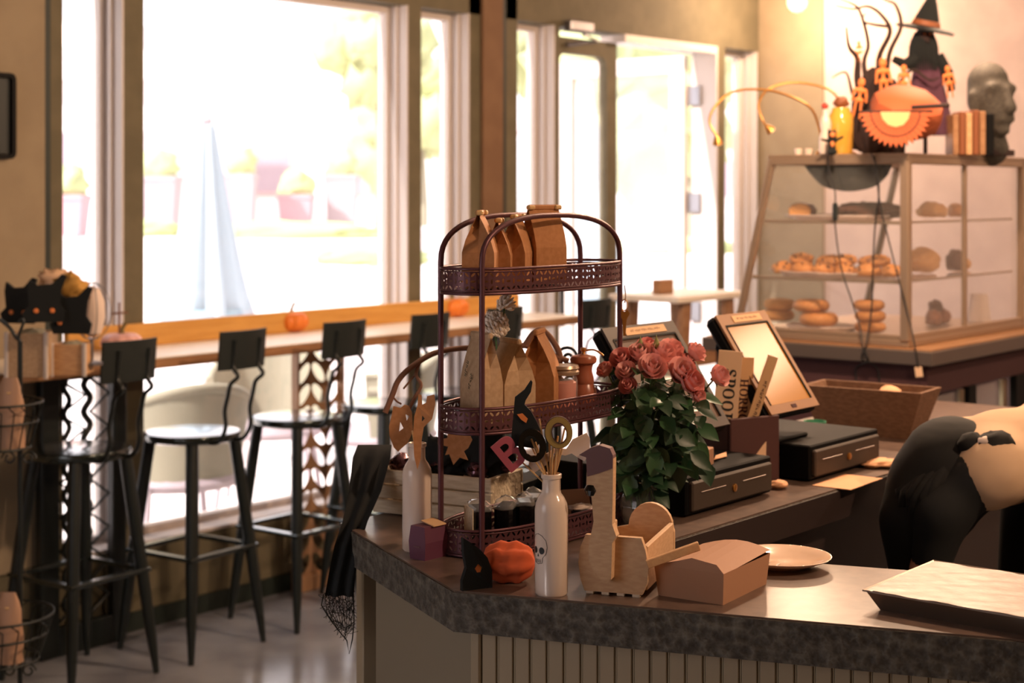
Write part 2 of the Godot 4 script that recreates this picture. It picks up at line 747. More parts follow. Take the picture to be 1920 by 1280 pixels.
	s = S()
	slab(s, 6.35, 6.78, 0.24, 2.33, -4.90, -4.894)
	put("pane", s, M.pane, d)
	s = S()
	slab(s, 6.33, 6.52, 2.42, 2.475, -4.82, -4.765, 0.008)
	put("closer_body", s, M.hinge, d)
	s = S()
	tube(s, [Vector3(6.46, 2.41, -4.79), Vector3(6.60, 2.39, -4.80), Vector3(6.40, 2.36, -4.85)], 0.01, 6)
	put("closer_arm", s, M.hinge, d)
	s = S()
	tube(s, [Vector3(6.335, 0.95, -4.83), Vector3(6.335, 1.35, -4.83)], 0.012, 8)
	slab(s, 6.325, 6.345, 0.97, 1.0, -4.87, -4.83)
	slab(s, 6.325, 6.345, 1.30, 1.33, -4.87, -4.83)
	put("door_handle", s, M.black_metal, d)
	# the open leaf, swung outwards, with its hinges on the bright jamb
	d = frame_node("door_2")
	s = S()
	for b in [[-5.10, -5.00], [-5.90, -5.80]]:
		slab(s, 7.70, 7.745, 0.02, 2.40, b[0], b[1], 0.004)
	slab(s, 7.70, 7.745, 2.30, 2.40, -5.80, -5.10, 0.004)
	slab(s, 7.70, 7.745, 0.02, 0.25, -5.80, -5.10, 0.004)
	put("door_leaf", s, M.frame_white, d)
	s = S()
	slab(s, 7.72, 7.726, 0.25, 2.30, -5.80, -5.10)
	put("pane", s, M.pane, d)
	s = S()
	slab(s, 7.755, 7.77, 0.0, HEAD, OUT, IN + 0.004)
	put("door_jamb", s, M.frame_white, d)
	s = S()
	slab(s, 6.86, 7.755, 2.405, HEAD, OUT, IN + 0.004)
	put("door_head", s, M.frame_white, d)
	for y in [2.17, 1.56, 0.94]:
		s = S()
		slab(s, 7.735, 7.756, y - 0.055, y + 0.055, -4.985, -4.915, 0.003)
		tube(s, [Vector3(7.745, y - 0.06, -4.995), Vector3(7.745, y + 0.06, -4.995)], 0.011, 8)
		put("hinge", s, M.hinge, d)
	# a black framed picture at the far left
	var f := thing("picture_frame", "black framed picture with rounded corners hanging on the tan wall", "picture", Vector3(3.02, 1.88, IN + 0.012))
	s = S()
	var rr := []
	var ri := []
	for c in [[0.145, 0.125, 0.0], [-0.145, 0.125, 0.5 * PI], [-0.145, -0.125, PI], [0.145, -0.125, 1.5 * PI]]:
		for k in 4:
			var a: float = c[2] + k * PI / 6
			rr.append(Vector2(c[0] + cos(a) * 0.022, c[1] + sin(a) * 0.022))
			ri.append(Vector2(c[0] + cos(a) * 0.006, c[1] + sin(a) * 0.006))
	prism(s, rr, 0.0, 0.025, [ri])
	put("frame", s, M.black_plastic, f)
	s = S()
	slab(s, -0.148, 0.148, -0.128, 0.128, 0.002, 0.01)
	put("print", s, M.black_plate, f)


# ---------------------------------------------------------------- outside
func outside() -> void:
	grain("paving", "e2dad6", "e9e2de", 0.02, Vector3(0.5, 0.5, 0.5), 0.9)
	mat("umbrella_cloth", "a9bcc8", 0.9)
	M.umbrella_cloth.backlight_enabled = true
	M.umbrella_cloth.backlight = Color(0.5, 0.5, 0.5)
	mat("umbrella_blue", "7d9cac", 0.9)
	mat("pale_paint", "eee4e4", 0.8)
	mat("planter_pink", "c08f98", 0.8)  # red planter, glare put into its colour as pink
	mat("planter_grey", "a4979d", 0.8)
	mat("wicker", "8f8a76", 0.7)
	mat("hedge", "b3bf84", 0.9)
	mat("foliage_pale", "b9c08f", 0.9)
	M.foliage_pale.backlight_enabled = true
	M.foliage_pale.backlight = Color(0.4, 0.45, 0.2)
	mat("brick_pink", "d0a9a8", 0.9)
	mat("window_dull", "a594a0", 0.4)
	var s := S()
	slab(s, -30.0, 60.0, -0.25, -0.03, -60.0, OUT)
	slab(s, -30.0, -1.35, -0.25, -0.03, OUT, 30.0)
	struct("ground", s, M.paving)
	# furled parasols on the terrace
	for u in [[Vector3(7.742, 1.463, -9.200), 2.15, 0.30, "furled pale blue patio parasol seen through the large window"], [Vector3(11.341, 1.902, -8.400), 2.62, 0.34, "furled pale blue patio parasol seen through the glass door"]]:
		var p: Vector3 = u[0]
		var o := thing("parasol", u[3], "umbrella", Vector3(p.x, -0.03, p.z), 0.4, "furled parasols on the terrace")
		s = S()
		lathe(s, [[0.26, 0.0], [0.26, 0.05], [0.05, 0.09], [0.03, 0.3]], 20)
		put("base", s, M.planter_grey, o)
		s = S()
		tube(s, [Vector3(0, 0.1, 0), Vector3(0, u[1] + 0.06, 0)], 0.022, 8)
		put("pole", s, M.pale_paint, o)
		s = S(true)
		var rows := []
		for k in 9:
			var f := k / 8.0
			var row := []
			var r: float = lerpf(u[2], 0.05, pow(f, 0.8))
			for j in 32:
				var a := -TAU * j / 32
				var rr: float = r * (1.0 + 0.28 * cos(a * 8))
				row.append(Vector3(cos(a) * rr, lerpf(0.72, u[1], f), sin(a) * rr))
			rows.append(row)
		grid(s, rows, true)
		put("canopy", s, M.umbrella_cloth, o)
		s = S()
		lathe(s, [[u[2] * 0.9, 0.66], [u[2] * 1.12, 0.70], [u[2] * 1.0, 0.80]], 24)
		put("valance", s, M.umbrella_blue, o)
		s = S()
		lathe(s, [[0.03, u[1]], [0.045, u[1] + 0.03], [0.0, u[1] + 0.09]], 12)
		put("finial", s, M.planter_grey, o)
	# wicker tub chairs and small round tables just outside the big window
	var c0: Node3D = null
	var spots := [[Vector3(4.497, -0.069, -5.550), -0.3, "grey wicker tub chair outside, behind the second bar stool from the tan wall"], [Vector3(5.723, -0.203, -6.300), 2.3, "grey wicker tub chair outside, beside the white round table"], [Vector3(5.950, -0.091, -5.700), 0.8, "grey wicker tub chair outside, behind the perforated bar support"]]
	for sp in spots:
		var at := Vector3(sp[0].x, -0.03, sp[0].z)
		if c0:
			copy(c0, at, sp[1], sp[2])
			continue
		c0 = thing("tub_chair", sp[2], "chair", at, sp[1], "wicker chairs on the terrace")
		s = S(true)
		var rows := []
		for i in 7:
			var row := []
			for j in 25:
				var a := -PI * 0.08 + PI * 1.16 * j / 24.0
				var top := 0.66 + 0.16 * sin(clampf(a, 0, PI))
				var y := lerpf(0.40, top, i / 6.0)
				var r := 0.27 + 0.05 * i / 6.0
				row.append(Vector3(-cos(a) * r, y, sin(a) * r))
			rows.append(row)
		grid(s, rows)
		var inner := []
		for row in rows:
			var r2 := []
			for j in row.size():
				var p: Vector3 = row[row.size() - 1 - j]
				r2.append(Vector3(p.x * 0.93, p.y, p.z * 0.93))
			inner.append(r2)
		grid(s, inner)
		put("shell", s, M.wicker, c0)
		s = S()
		var rim := []
		for j in 25:
			var p: Vector3 = rows[6][j]
			rim.append(Vector3(p.x * 0.97, p.y + 0.005, p.z * 0.97))
		tube(s, rim, 0.022, 8)
		put("rim", s, M.wicker, c0)
		s = S()
		lathe(s, [[0.0, 0.38], [0.27, 0.38], [0.29, 0.41], [0.27, 0.44], [0.0, 0.45]], 24)
		put("seat", s, M.planter_grey, c0)
		for q in [[-0.2, -0.2], [0.2, -0.2], [-0.2, 0.2], [0.2, 0.2]]:
			s = S()
			tube(s, [Vector3(q[0], 0.40, q[1]), Vector3(q[0] * 1.25, 0.0, q[1] * 1.25)], 0.014, 6)
			put("leg", s, M.planter_grey, c0)
	var t0: Node3D = null
	for sp in [[Vector3(6.330, 0.549, -7.200), "white round terrace table outside, nearest the big window"], [Vector3(8.140, 0.471, -8.200), "white round terrace table outside, farther off behind the third stool"], [Vector3(10.620, 0.587, -11.500), "white round terrace table far outside near the furled parasol"]]:
		var at := Vector3(sp[0].x, -0.03, sp[0].z)
		if t0:
			copy(t0, at, 0.0, sp[1])
			continue
		t0 = thing("terrace_table", sp[1], "table", at, 0.0, "white round tables on the terrace")
		s = S()
		lathe(s, [[0.0, 0.71], [0.37, 0.71], [0.385, 0.72], [0.385, 0.735], [0.37, 0.745], [0.0, 0.745]], 32)
		put("tabletop", s, M.pale_paint, t0)
		s = S()
		tube(s, [Vector3(0, 0.04, 0), Vector3(0, 0.71, 0)], 0.03, 10)
		put("pedestal", s, M.pale_paint, t0)
		s = S()
		lathe(s, [[0.24, 0.0], [0.24, 0.02], [0.04, 0.05], [0.0, 0.05]], 24)
		put("foot", s, M.pale_paint, t0)
	# planters, clipped hedge and houses across the street, their colours paled to stand for the daylight's glare
	var k := 0
	var pl := [[Vector3(13.98, 1.06, -17.62), 0, 0.55, 0.75, "planter_grey", "tall grey planter across the terrace at the left of the big window"], [Vector3(15.43, 1.06, -17.58), 0, 0.42, 0.8, "planter_grey", "tapered grey planter across the terrace right of the parasol"], [Vector3(16.49, 1.06, -17.56), 0, 0.5, 0.5, "planter_pink", "square pink planter across the terrace, the only pink one in the big window"], [Vector3(17.41, 1.06, -17.53), 0, 0.5, 0.8, "planter_grey", "tall grey planter across the terrace at the right end of the low wall"], [Vector3(12.52, 1.06, -17.65), 0, 0.5, 0.5, "planter_pink", "pink planter seen through the narrow window beside the tan wall"]]
	for e in pl:
		var g: Vector3 = e[0]
		var o := thing("planter", e[5], "planter", Vector3(g.x, 1.05, g.z), YAW)
		s = S()
		var w: float = e[2] / 2
		var hh: float = e[3]
		grid(s, [[Vector3(-w * 0.8, 0, w * 0.8), Vector3(w * 0.8, 0, w * 0.8), Vector3(w * 0.8, 0, -w * 0.8), Vector3(-w * 0.8, 0, -w * 0.8)], [Vector3(-w, hh, w), Vector3(w, hh, w), Vector3(w, hh, -w), Vector3(-w, hh, -w)]], true, false)
		box(s, Vector3(0, hh, 0), Vector3(w * 2.1, 0.07, w * 2.1), 0.01)
		put("pot", s, M[e[4]], o)
		s = S()
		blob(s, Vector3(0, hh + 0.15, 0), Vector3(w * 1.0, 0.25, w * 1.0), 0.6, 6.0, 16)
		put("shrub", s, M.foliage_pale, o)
		k += 1
	var a: Vector3 = Vector3(12.714, 1.200, -17.649)
	var b: Vector3 = Vector3(20.606, 1.080, -17.455)
	var mid := (a + b) / 2
	s = S()
	place(Vector3(mid.x, 0.45, mid.z), atan2(-(b - a).z, (b - a).x))
	box(s, Vector3.ZERO, Vector3((b - a).length() * 1.3, 1.1, 0.4), 0.03)
	box(s, Vector3(0, 0.56, 0), Vector3((b - a).length() * 1.3, 0.08, 0.5), 0.02)
	home()
	tag(put("terrace_wall", s, M.pale_paint), "low pale wall along the far side of the terrace under the planters", "wall")
	for e in [[Vector3(12.374, 1.128, -13.313), 0, 0, 2.2, "clipped yellow green hedge below the low wall, in the middle of the big window"], [Vector3(10.456, 0.992, -10.124), 0, 0, 1.0, "small clipped hedge close outside, near the right end of the big window"], [Vector3(11.322, 1.152, -14.607), 0, 0, 0.9, "clipped hedge below the low wall, left of the parasol"], [Vector3(14.190, 0.997, -9.496), 0, 0, 1.6, "clipped hedge seen through the open doorway"]]:
		var g: Vector3 = e[0]
		var o := thing("hedge_trough", e[4], "hedge", Vector3(g.x, -0.03, g.z), YAW)
		s = S()
		box(s, Vector3(0, g.y / 2, 0), Vector3(e[3], g.y, 0.4), 0.02)
		put("trough", s, M.pale_paint, o)
		s = S()
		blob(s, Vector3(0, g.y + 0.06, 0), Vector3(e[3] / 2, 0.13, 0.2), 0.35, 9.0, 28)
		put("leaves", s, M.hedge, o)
	for e in [[Vector3(18.453, 3.830, -17.725), 0, 0, 0.9, "pale green tree at the right edge of the big window"], [Vector3(17.530, 2.793, -13.313), 0, 0, 1.5, "yellow green tree behind the parasol in the glass door"], [Vector3(22.201, 2.820, -20.248), 0, 0, 1.2, "yellow green tree seen through the slim window left of the pillar"], [Vector3(28.737, 3.433, -18.552), 0, 0, 1.6, "pale tree in the distance through the open doorway"]]:
		var g: Vector3 = e[0]
		var o := thing("tree", e[4], "tree", Vector3(g.x, -0.03, g.z))
		s = S()
		tube(s, [Vector3(0, 0, 0), Vector3(0.05, g.y * 0.5, 0), Vector3(0, g.y, 0)], [0.13, 0.1, 0.05], 8)
		put("trunk", s, M.wicker, o)
		s = S()
		for q in 9:
			var off: Vector3 = Vector3(rng.randf_range(-1, 1), rng.randf_range(-0.9, 1.3), rng.randf_range(-1, 1)) * e[3] * 0.6
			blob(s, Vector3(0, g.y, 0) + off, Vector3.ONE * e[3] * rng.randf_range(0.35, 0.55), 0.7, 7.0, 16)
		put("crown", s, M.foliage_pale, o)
	# houses
	for e in [[Vector3(24.375, 2.300, -23.915), 0, 6.0, 3.4, "brick_pink", "pinkish house far across the street behind the big window"], [Vector3(16.658, 2.180, -23.895), 0, 3.4, 3.6, "pale_paint", "pale house far across the street at the left window"], [Vector3(33.135, 2.420, -22.653), 0, 6.0, 3.2, "pale_paint", "pale house far beyond the open doorway"]]:
		var g: Vector3 = e[0]
		var o := thing("house", e[5], "building", Vector3(g.x, -0.03, g.z), YAW)
		var w: float = e[2]
		var hh: float = e[3]
		s = S()
		box(s, Vector3(0, hh / 2, -2.0), Vector3(w, hh, 4.0))
		put("wall", s, M.pale_paint, o)
		s = S()
		prism(s, [Vector2(-w / 2 - 0.3, hh), Vector2(w / 2 + 0.3, hh), Vector2(w / 2 - 0.4, hh + 1.1), Vector2(-w / 2 + 0.4, hh + 1.1)], -4.2, 0.3)
		put("roof", s, M.pale_paint, o)
		for x in [-0.32, 0.02, 0.33]:
			var wn := S()
			box(wn, Vector3(x * w, hh * 0.62, 0.02), Vector3(0.9, 1.1, 0.1), 0.02)
			var m := put("window", wn, M[e[4]], o)
			wn = S()
			box(wn, Vector3(x * w, hh * 0.62, 0.075), Vector3(0.72, 0.92, 0.02))
			put("pane", wn, M.window_dull, m)




# ---------------------------------------------------------------- the window bar, its stools and what stands on it
func wave(a: Vector3, b: Vector3, side: Vector3, amp: float, waves: float, n: int) -> Array:
	var out := []
	for k in n + 1:
		var f := float(k) / n
		out.append(a.lerp(b, f) + side * amp * sin(f * waves * TAU))
	return out


func bar_and_stools() -> void:
	var o := thing("window_bar", "long pale wooden window bar with a yellow upstand running under the windows", "bar", Vector3(0, 0, 0))
	var s := S()
	slab(s, 2.3, 5.95, BAR - 0.006, BAR, IN, -4.43, 0.002)
	put("bar_top", s, M.bar_wood, o)
	s = S()
	slab(s, 2.3, 5.95, BAR - 0.04, BAR - 0.006, IN + 0.004, -4.432, 0.003)
	put("bar_edge", s, M.bar_edge, o)
	s = S()
	slab(s, 3.40, 5.95, BAR, BAR + 0.085, IN, IN + 0.03, 0.004)
	put("upstand", s, M.sill_wood, o)
	# the black lattice support under the left end
	o = thing("lattice_support", "black metal bar support with a zigzag lattice behind the first stool", "bar support", Vector3(3.258, 0, -4.76))
	s = S()
	slab(s, 0.0, 0.075, 0.0, BAR - 0.04, -0.02, 0.02, 0.004)
	slab(s, 0.30, 0.36, 0.0, BAR - 0.04, -0.02, 0.02, 0.004)
	slab(s, 0.075, 0.30, 0.0, 0.10, -0.02, 0.02, 0.003)
	slab(s, 0.075, 0.30, BAR - 0.09, BAR - 0.04, -0.02, 0.02, 0.003)
	put("frame", s, M.black_metal, o)
	s = S()
	tube(s, wave(Vector3(0.115, 0.1, 0), Vector3(0.115, 0.96, 0), Vector3.RIGHT, 0.012, 9, 72), 0.010, 6)
	tube(s, wave(Vector3(0.20, 0.1, 0), Vector3(0.20, 0.96, 0), Vector3.RIGHT, 0.014, 9, 72), 0.012, 6)
	put("wavy_bar", s, M.black_metal, o)
	for x in [[0.21, 0.29], [0.085, 0.19]]:
		s = S()
		var zig := []
		for k in 15:
			zig.append(Vector3(x[k % 2], 0.12 + 0.06 * k, 0.004))
		tube(s, zig, 0.007, 6)
		put("zigzag_bar", s, M.black_metal, o)
	# the tan support with slanting oval holes
	o = thing("perforated_support", "tan bar support pierced with slanting oval holes, behind the third stool", "bar support", Vector3(4.468, 0, -4.76))
	mat("support_tan", "9a7657", 0.6)
	s = S()
	for i in 3:
		for j in 11:
			var x0 := 0.0833 * i
			var y0 := 0.06 + 0.0865 * j
			var sg := 1.0 if i % 2 == 0 else -1.0
			var f := func(u: float, v: float) -> Vector3: return Vector3(u, v, 0.0)
			cell_with_hole(s, f, x0, x0 + 0.0833, y0, y0 + 0.0865, 0.050, 0.022, 0.9 * sg, 16)
	put("pierced_panel", s, M.support_tan, o)
	s = S()
	slab(s, -0.008, 0.004, 0.0, BAR - 0.04, -0.02, 0.02, 0.002)
	slab(s, 0.246, 0.258, 0.0, BAR - 0.04, -0.02, 0.02, 0.002)
	slab(s, 0.004, 0.246, 0.0, 0.06, -0.02, 0.02, 0.002)
	put("frame", s, M.support_tan, o)
	# the stools
	var st := thing("bar_stool", "black metal bar stool in front of the black lattice support, nearest the tan wall", "stool", Vector3(3.24, 0, -4.50), 0.06, "black stools along the window bar")
	s = S()
	lathe(s, [[0.0, 0.735], [0.155, 0.735], [0.168, 0.742], [0.172, 0.756], [0.168, 0.766], [0.155, 0.768], [0.0, 0.764]], 40)
	put("seat", s, M.black_seat, st)
	for q in [[-1, 1], [1, 1], [1, -1], [-1, -1]]:
		s = S()
		var a := Vector3(q[0] * 0.105, 0.737, q[1] * 0.105)
		var b := Vector3(q[0] * 0.145, 0.344, q[1] * 0.145)
		var c := Vector3(q[0] * 0.178, 0.0, q[1] * 0.178)
		tube(s, [a, a.lerp(b, 0.5), b, b.lerp(c, 0.6), c], [0.021, 0.022, 0.021, 0.018, 0.010], 8)
		put("leg", s, M.black_metal, st)
	s = S()
	for q in [[0, -1], [0, 1]]:
		box(s, Vector3(0, 0.35, q[1] * 0.152), Vector3(0.334, 0.014, 0.03), 0.003)
		box(s, Vector3(q[1] * 0.152, 0.35, 0), Vector3(0.03, 0.0138, 0.274), 0.003)
	put("footrest", s, M.black_seat, st)
	for x in [-0.062, 0.062]:
		s = S()
		tube(s, curve([Vector3(x, 0.742, 0.12), Vector3(x, 0.75, 0.19), Vector3(x, 0.80, 0.225), Vector3(x, 0.86, 0.222), Vector3(x, 0.91, 0.236), Vector3(x, 0.955, 0.25), Vector3(x, 0.985, 0.285), Vector3(x, 1.02, 0.262), Vector3(x, 1.11, 0.272)], 6), 0.0075, 8)
		put("back_rod", s, M.black_metal, st)
	s = S(true)
	var face := []
	var rear := []
	for i in 5:
		var row := []
		var row2 := []
		for j in 9:
			var f := j / 8.0 - 0.5
			var y := 1.005 + 0.135 * i / 4.0
			var z := 0.262 + 0.012 * i / 4.0 - f * f * 0.10
			row.append(Vector3(f * 0.225, y, z + 0.006))
			row2.append(Vector3(-f * 0.225, y, z - 0.002))
		face.append(row)
		rear.append(row2)
	grid(s, face)
	grid(s, rear)
	var edge := []
	var loop_f := []
	for j in 9:
		loop_f.append(face[0][j])
	for i in range(1, 5):
		loop_f.append(face[i][8])
	for j in range(7, -1, -1):
		loop_f.append(face[4][j])
	for i in range(3, 0, -1):
		loop_f.append(face[i][0])
	for p in loop_f:
		edge.append(p + Vector3(0, 0, -0.008))
	grid(s, [edge, loop_f], true, false)
	put("backrest", s, M.black_plate, st)
	var ones := ["black metal bar stool standing second along the bar from the tan wall, seat shining white", "black metal bar stool in front of the tan perforated support", "black metal bar stool standing fourth along the bar, just past the perforated support", "black metal bar stool in front of the brown pillar", "black metal bar stool farthest along the bar, before the glass door"]
	var xs := [3.72, 4.23, 4.71, 5.19, 5.83]
	var turns := [0.08, 0.03, 0.02, -0.04, 0.0]
	for k in 5:
		copy(st, Vector3(xs[k], 0, -4.50), turns[k], ones[k])
	# a wooden trestle and a board by the door, half hidden behind the tiered stand
	o = thing("trestle_table", "light wooden trestle table standing inside by the glass door", "table", Vector3(6.6, 0, -4.30), 0.0)
	s = S()
	slab(s, -0.33, 0.30, 1.10, 1.13, -0.2, 0.2, 0.004)
	put("tabletop", s, M.bar_wood, o)
	for z in [-0.15, 0.15]:
		for x in [-0.24, 0.22]:
			s = S()
			place(Vector3(x, 0.55, z), 0.0, 0.0, signf(x) * 0.07)
			box(s, Vector3.ZERO, Vector3(0.07, 1.11, 0.04), 0.004)
			home()
			put("leg", s, M.bar_edge, o)
	s = S()
	slab(s, -0.26, 0.24, 0.78, 0.86, -0.13, -0.10, 0.003)
	slab(s, -0.26, 0.24, 0.78, 0.86, 0.10, 0.13, 0.003)
	put("rail", s, M.bar_edge, o)
	s = S()
	box(s, Vector3(-0.16, 1.165, 0), Vector3(0.12, 0.07, 0.05), 0.006)
	tag(put("wooden_block", s, M.bar_edge), "small wooden block sign lying on the trestle table", "block").position = Vector3(6.6, 0, -4.30)


func pumpkin(o: Node3D, r: float, h: float, m: Material, ribs := 10) -> void:
	var s := S(true)
	var rows := []
	for i in 13:
		var lat := -PI / 2 + PI * i / 12.0
		var row := []
		for j in 60:
			var lon := -TAU * j / 60.0
			var rib := 1.0 - 0.10 * pow(absf(cos(lon * ribs / 2.0)), 4.0) * cos(lat)
			var rr := r * pow(cos(lat), 0.7) * rib if i > 0 and i < 12 else 0.0
			row.append(Vector3(cos(lon) * rr, h / 2 + sin(lat) * h / 2 * (1.0 - 0.15 * exp(-pow(cos(lat) * 3.0, 2))), sin(lon) * rr))
		rows.append(row)
	grid(s, rows, true)
	put("body", s, m, o)
	s = S()
	tube(s, curve([Vector3(0, h * 0.88, 0), Vector3(r * 0.06, h * 1.12, 0), Vector3(r * 0.22, h * 1.4, r * 0.1)], 4), [r * 0.2, r * 0.16, r * 0.13, r * 0.11, r * 0.1, r * 0.09, r * 0.09, r * 0.1, r * 0.11], 7)
	put("stem", s, M.stem, o)


func bar_decor() -> void:
	var p := thing("pumpkin", "small orange pumpkin on the window bar between the second and third stools", "pumpkin", Vector3(4.495, 1.050, -4.817), 0.3, "little pumpkins on the bar")
	pumpkin(p, 0.072, 0.085, M.pumpkin)
	p = thing("pumpkin", "small orange pumpkin on the window bar behind the tiered stand's upper posts", "pumpkin", Vector3(5.497, 1.050, -4.823), 1.0, "little pumpkins on the bar")
	pumpkin(p, 0.08, 0.09, M.pumpkin)
	p = thing("pumpkin", "pale pink pumpkin on the bar above the first stool's backrest", "pumpkin", Vector3(3.521, 1.050, -4.645), 0.5, "little pumpkins on the bar")
	pumpkin(p, 0.075, 0.075, M.pale_pumpkin)
	var pick := thing("garden_pick", "thin brown wooden cross pick standing in the pale pink pumpkin", "pick", p.position + Vector3(-0.01, 0.06, 0), YAW)
	var s := S()
	tube(s, [Vector3.ZERO, Vector3(0, 0.12, 0)], 0.004, 6)
	tube(s, [Vector3(-0.03, 0.08, 0), Vector3(0.03, 0.085, 0)], 0.004, 6)
	put("rod", s, M.twig, pick)
	# planter boxes and black cat cut-outs at the left end
	for e in [[Vector3(2.921, 1.082, -4.301), 0.125, 0.135, "pale wooden planter box on the bar below the tan wall, nearest the hook stand"], [Vector3(3.031, 1.077, -4.246), 0.105, 0.095, "low tan planter box with grey corner posts on the bar beside the first stool"]]:
		var o := thing("planter_box", e[3], "planter", Vector3(e[0].x, BAR, e[0].z), YAW, "planter boxes at the end of the bar")
		var w: float = e[1]
		var h: float = e[2]
		s = S()
		box(s, Vector3(0, h / 2, w / 2 - 0.004), Vector3(w - 0.016, h, 0.008), 0.001)
		box(s, Vector3(0, h / 2, -w / 2 + 0.004), Vector3(w - 0.016, h, 0.008), 0.001)
		box(s, Vector3(-w / 2 + 0.004, h / 2, 0), Vector3(0.008, h, w), 0.001)
		box(s, Vector3(w / 2 - 0.004, h / 2, 0), Vector3(0.008, h, w), 0.001)
		box(s, Vector3(0, 0.006, 0), Vector3(w - 0.016, 0.012, w - 0.016))
		put("box", s, M.kraft_pale if h > 0.1 else M.wood_pale, o)
		for x in [-1, 1]:
			s = S()
			box(s, Vector3(x * (w / 2 - 0.002), h / 2, w / 2), Vector3(0.012, h + 0.01, 0.012), 0.002)
			put("corner_post", s, M.frame_white, o)
		s = S()
		blob(s, Vector3(0, h * 0.8, 0), Vector3(w * 0.42, h * 0.3, w * 0.42), 0.3, 6.0)
		put("filling", s, M.wicker if M.has("wicker") else M.kraft, o)
	var cat := [Vector2(-0.055, 0.0), Vector2(0.055, 0.0), Vector2(0.062, 0.03), Vector2(0.045, 0.055), Vector2(0.05, 0.10), Vector2(0.065, 0.14), Vector2(0.05, 0.145), Vector2(0.02, 0.115), Vector2(-0.02, 0.112), Vector2(-0.045, 0.13), Vector2(-0.05, 0.10), Vector2(-0.045, 0.05), Vector2(-0.066, 0.03)]
	for e in [[Vector3(2.950, 1.186, -4.138), 0.0, "black cat cut-out with one orange eye standing over the low tan planter box"], [Vector3(2.875, 1.225, -4.168), 0.25, "black cat cut-out with two orange eyes leaning over the pale planter box"], [Vector3(2.942, 1.205, -4.402), -0.3, "dark cat cut-out behind the hook stand, leftmost on the bar"]]:
		var o := thing("cat_cutout", e[2], "ornament", e[0], YAW + e[1], "black cat cut-outs on the bar")
		s = S()
		prism(s, cat, -0.006, 0.006)
		put("cutout", s, M.felt_black, o)
		for x in ([-0.035] if e[1] == 0.0 else [-0.025, 0.022]):
			s = S()
			place(Vector3(x, 0.035, 0.006), 0, PI / 2)
			lathe(s, [[0.0, 0.0], [0.008, 0.0], [0.006, 0.004], [0.0, 0.005]], 12)
			home()
			put("eye", s, M.eye_orange, o)
	s = S()
	place(Vector3(3.010, 1.318, -4.223), YAW)
	blob(s, Vector3.ZERO, Vector3(0.05, 0.042, 0.03), 0.9, 7.0, 18)
	home()
	mat("paper_yellow", "bd8f45", 0.8)
	tag(put("crumpled_paper", s, M.paper_yellow), "crumpled yellow kraft paper tucked behind the black cat cut-out", "paper")
	s = S()
	place(Vector3(3.055, 1.347, -4.359), YAW)
	blob(s, Vector3(0, -0.02, 0), Vector3(0.06, 0.04, 0.03), 0.9, 7.0, 18)
	home()
	tag(put("crumpled_paper", s, M.card_pale), "crumpled pale pink paper behind the cat cut-outs, below the dark trim", "paper")
	# a wire globe on a foot
	var g := thing("wire_globe", "wire globe ornament with a white glass inside, on the bar beside the narrow window", "ornament", Vector3(3.081, 1.075, -4.216), YAW)
	for k in 6:
		s = S()
		var ring := []
		for j in 25:
			var a := PI * j / 24.0
			var r := sin(a) * 0.062
			ring.append(Vector3(cos(k * TAU / 6) * r, 0.17 - cos(a) * 0.09, sin(k * TAU / 6) * r))
		tube(s, ring, 0.0018, 5)
		put("wire", s, M.hinge, g)
	s = S()
	lathe(s, [[0.035, 0.0], [0.035, 0.008], [0.006, 0.014], [0.006, 0.08], [0.02, 0.084], [0.0, 0.086]], 16)
	put("foot", s, M.hinge, g)
	s = S()
	lathe(s, [[0.0, 0.088], [0.03, 0.10], [0.042, 0.15], [0.04, 0.20], [0.025, 0.24], [0.0, 0.25]], 20)
	put("lamp_glass", s, M.felt_white, g)
	# wrought iron basket stand in the near left corner
	var w := thing("basket_stand", "black wrought iron basket stand with a hooked top in the near left corner", "stand", Vector3(2.688, 0.003, -4.017), YAW)
	var k := 4.62 / 3000.0
	s = S()
	tube(s, [Vector3(0, 0, 0), Vector3(0, (1410 - 640) * k, 0)], 0.0075, 8)
	put("pole", s, M.black_metal, w)
	s = S()
	tube(s, curve([Vector3(0, 770 * k, 0), Vector3(-0.004, 779 * k, 0), Vector3(0.004, 795 * k, 0), Vector3(0.010, 806 * k, 0), Vector3(0.006, 812 * k, 0), Vector3(-0.004, 806 * k, 0)], 5), 0.0045, 6)
	tube(s, curve([Vector3(0, 772 * k, 0), Vector3(-0.012, 778 * k, 0), Vector3(-0.03, 796 * k, 0), Vector3(-0.06, 812 * k, 0)], 5), 0.0055, 6)
	put("hook", s, M.black_metal, w)
	s = S()
	for a in 3:
		var d := Vector3(cos(a * TAU / 3 + 0.5), 0, sin(a * TAU / 3 + 0.5))
		tube(s, curve([Vector3(0, 0.16, 0), d * 0.10 + Vector3(0, 0.10, 0), d * 0.17 + Vector3(0, 0.012, 0), d * 0.21 + Vector3(0, 0.03, 0)], 5), 0.007, 6)
	put("foot", s, M.black_metal, w)
	for b in [[(1410 - 838) * k, 0.13], [(1410 - 1235) * k, 0.16]]:
		s = S()
		var y: float = b[0]
		var r: float = b[1]
		var c := Vector3(-0.07, y, 0)
		for hgt in [0.0, 0.075, 0.13]:
			var ring := []
			for j in 33:
				var a := TAU * j / 32
				ring.append(c + Vector3(cos(a) * (r * (0.75 + hgt * 2)), hgt, sin(a) * (r * (0.75 + hgt * 2))))
			tube(s, ring, 0.004, 5)
		for j in 22:
			var a := TAU * j / 22
			var a2 := a + 0.16
			var d := Vector3(cos(a), 0, sin(a))
			var d2 := Vector3(cos(a2), 0, sin(a2))
			tube(s, [c + d * r * 0.75, c + d * r * 0.98 + Vector3(0, 0.11, 0), c + d2 * r * 1.02 + Vector3(0, 0.13, 0)], 0.0022, 5)
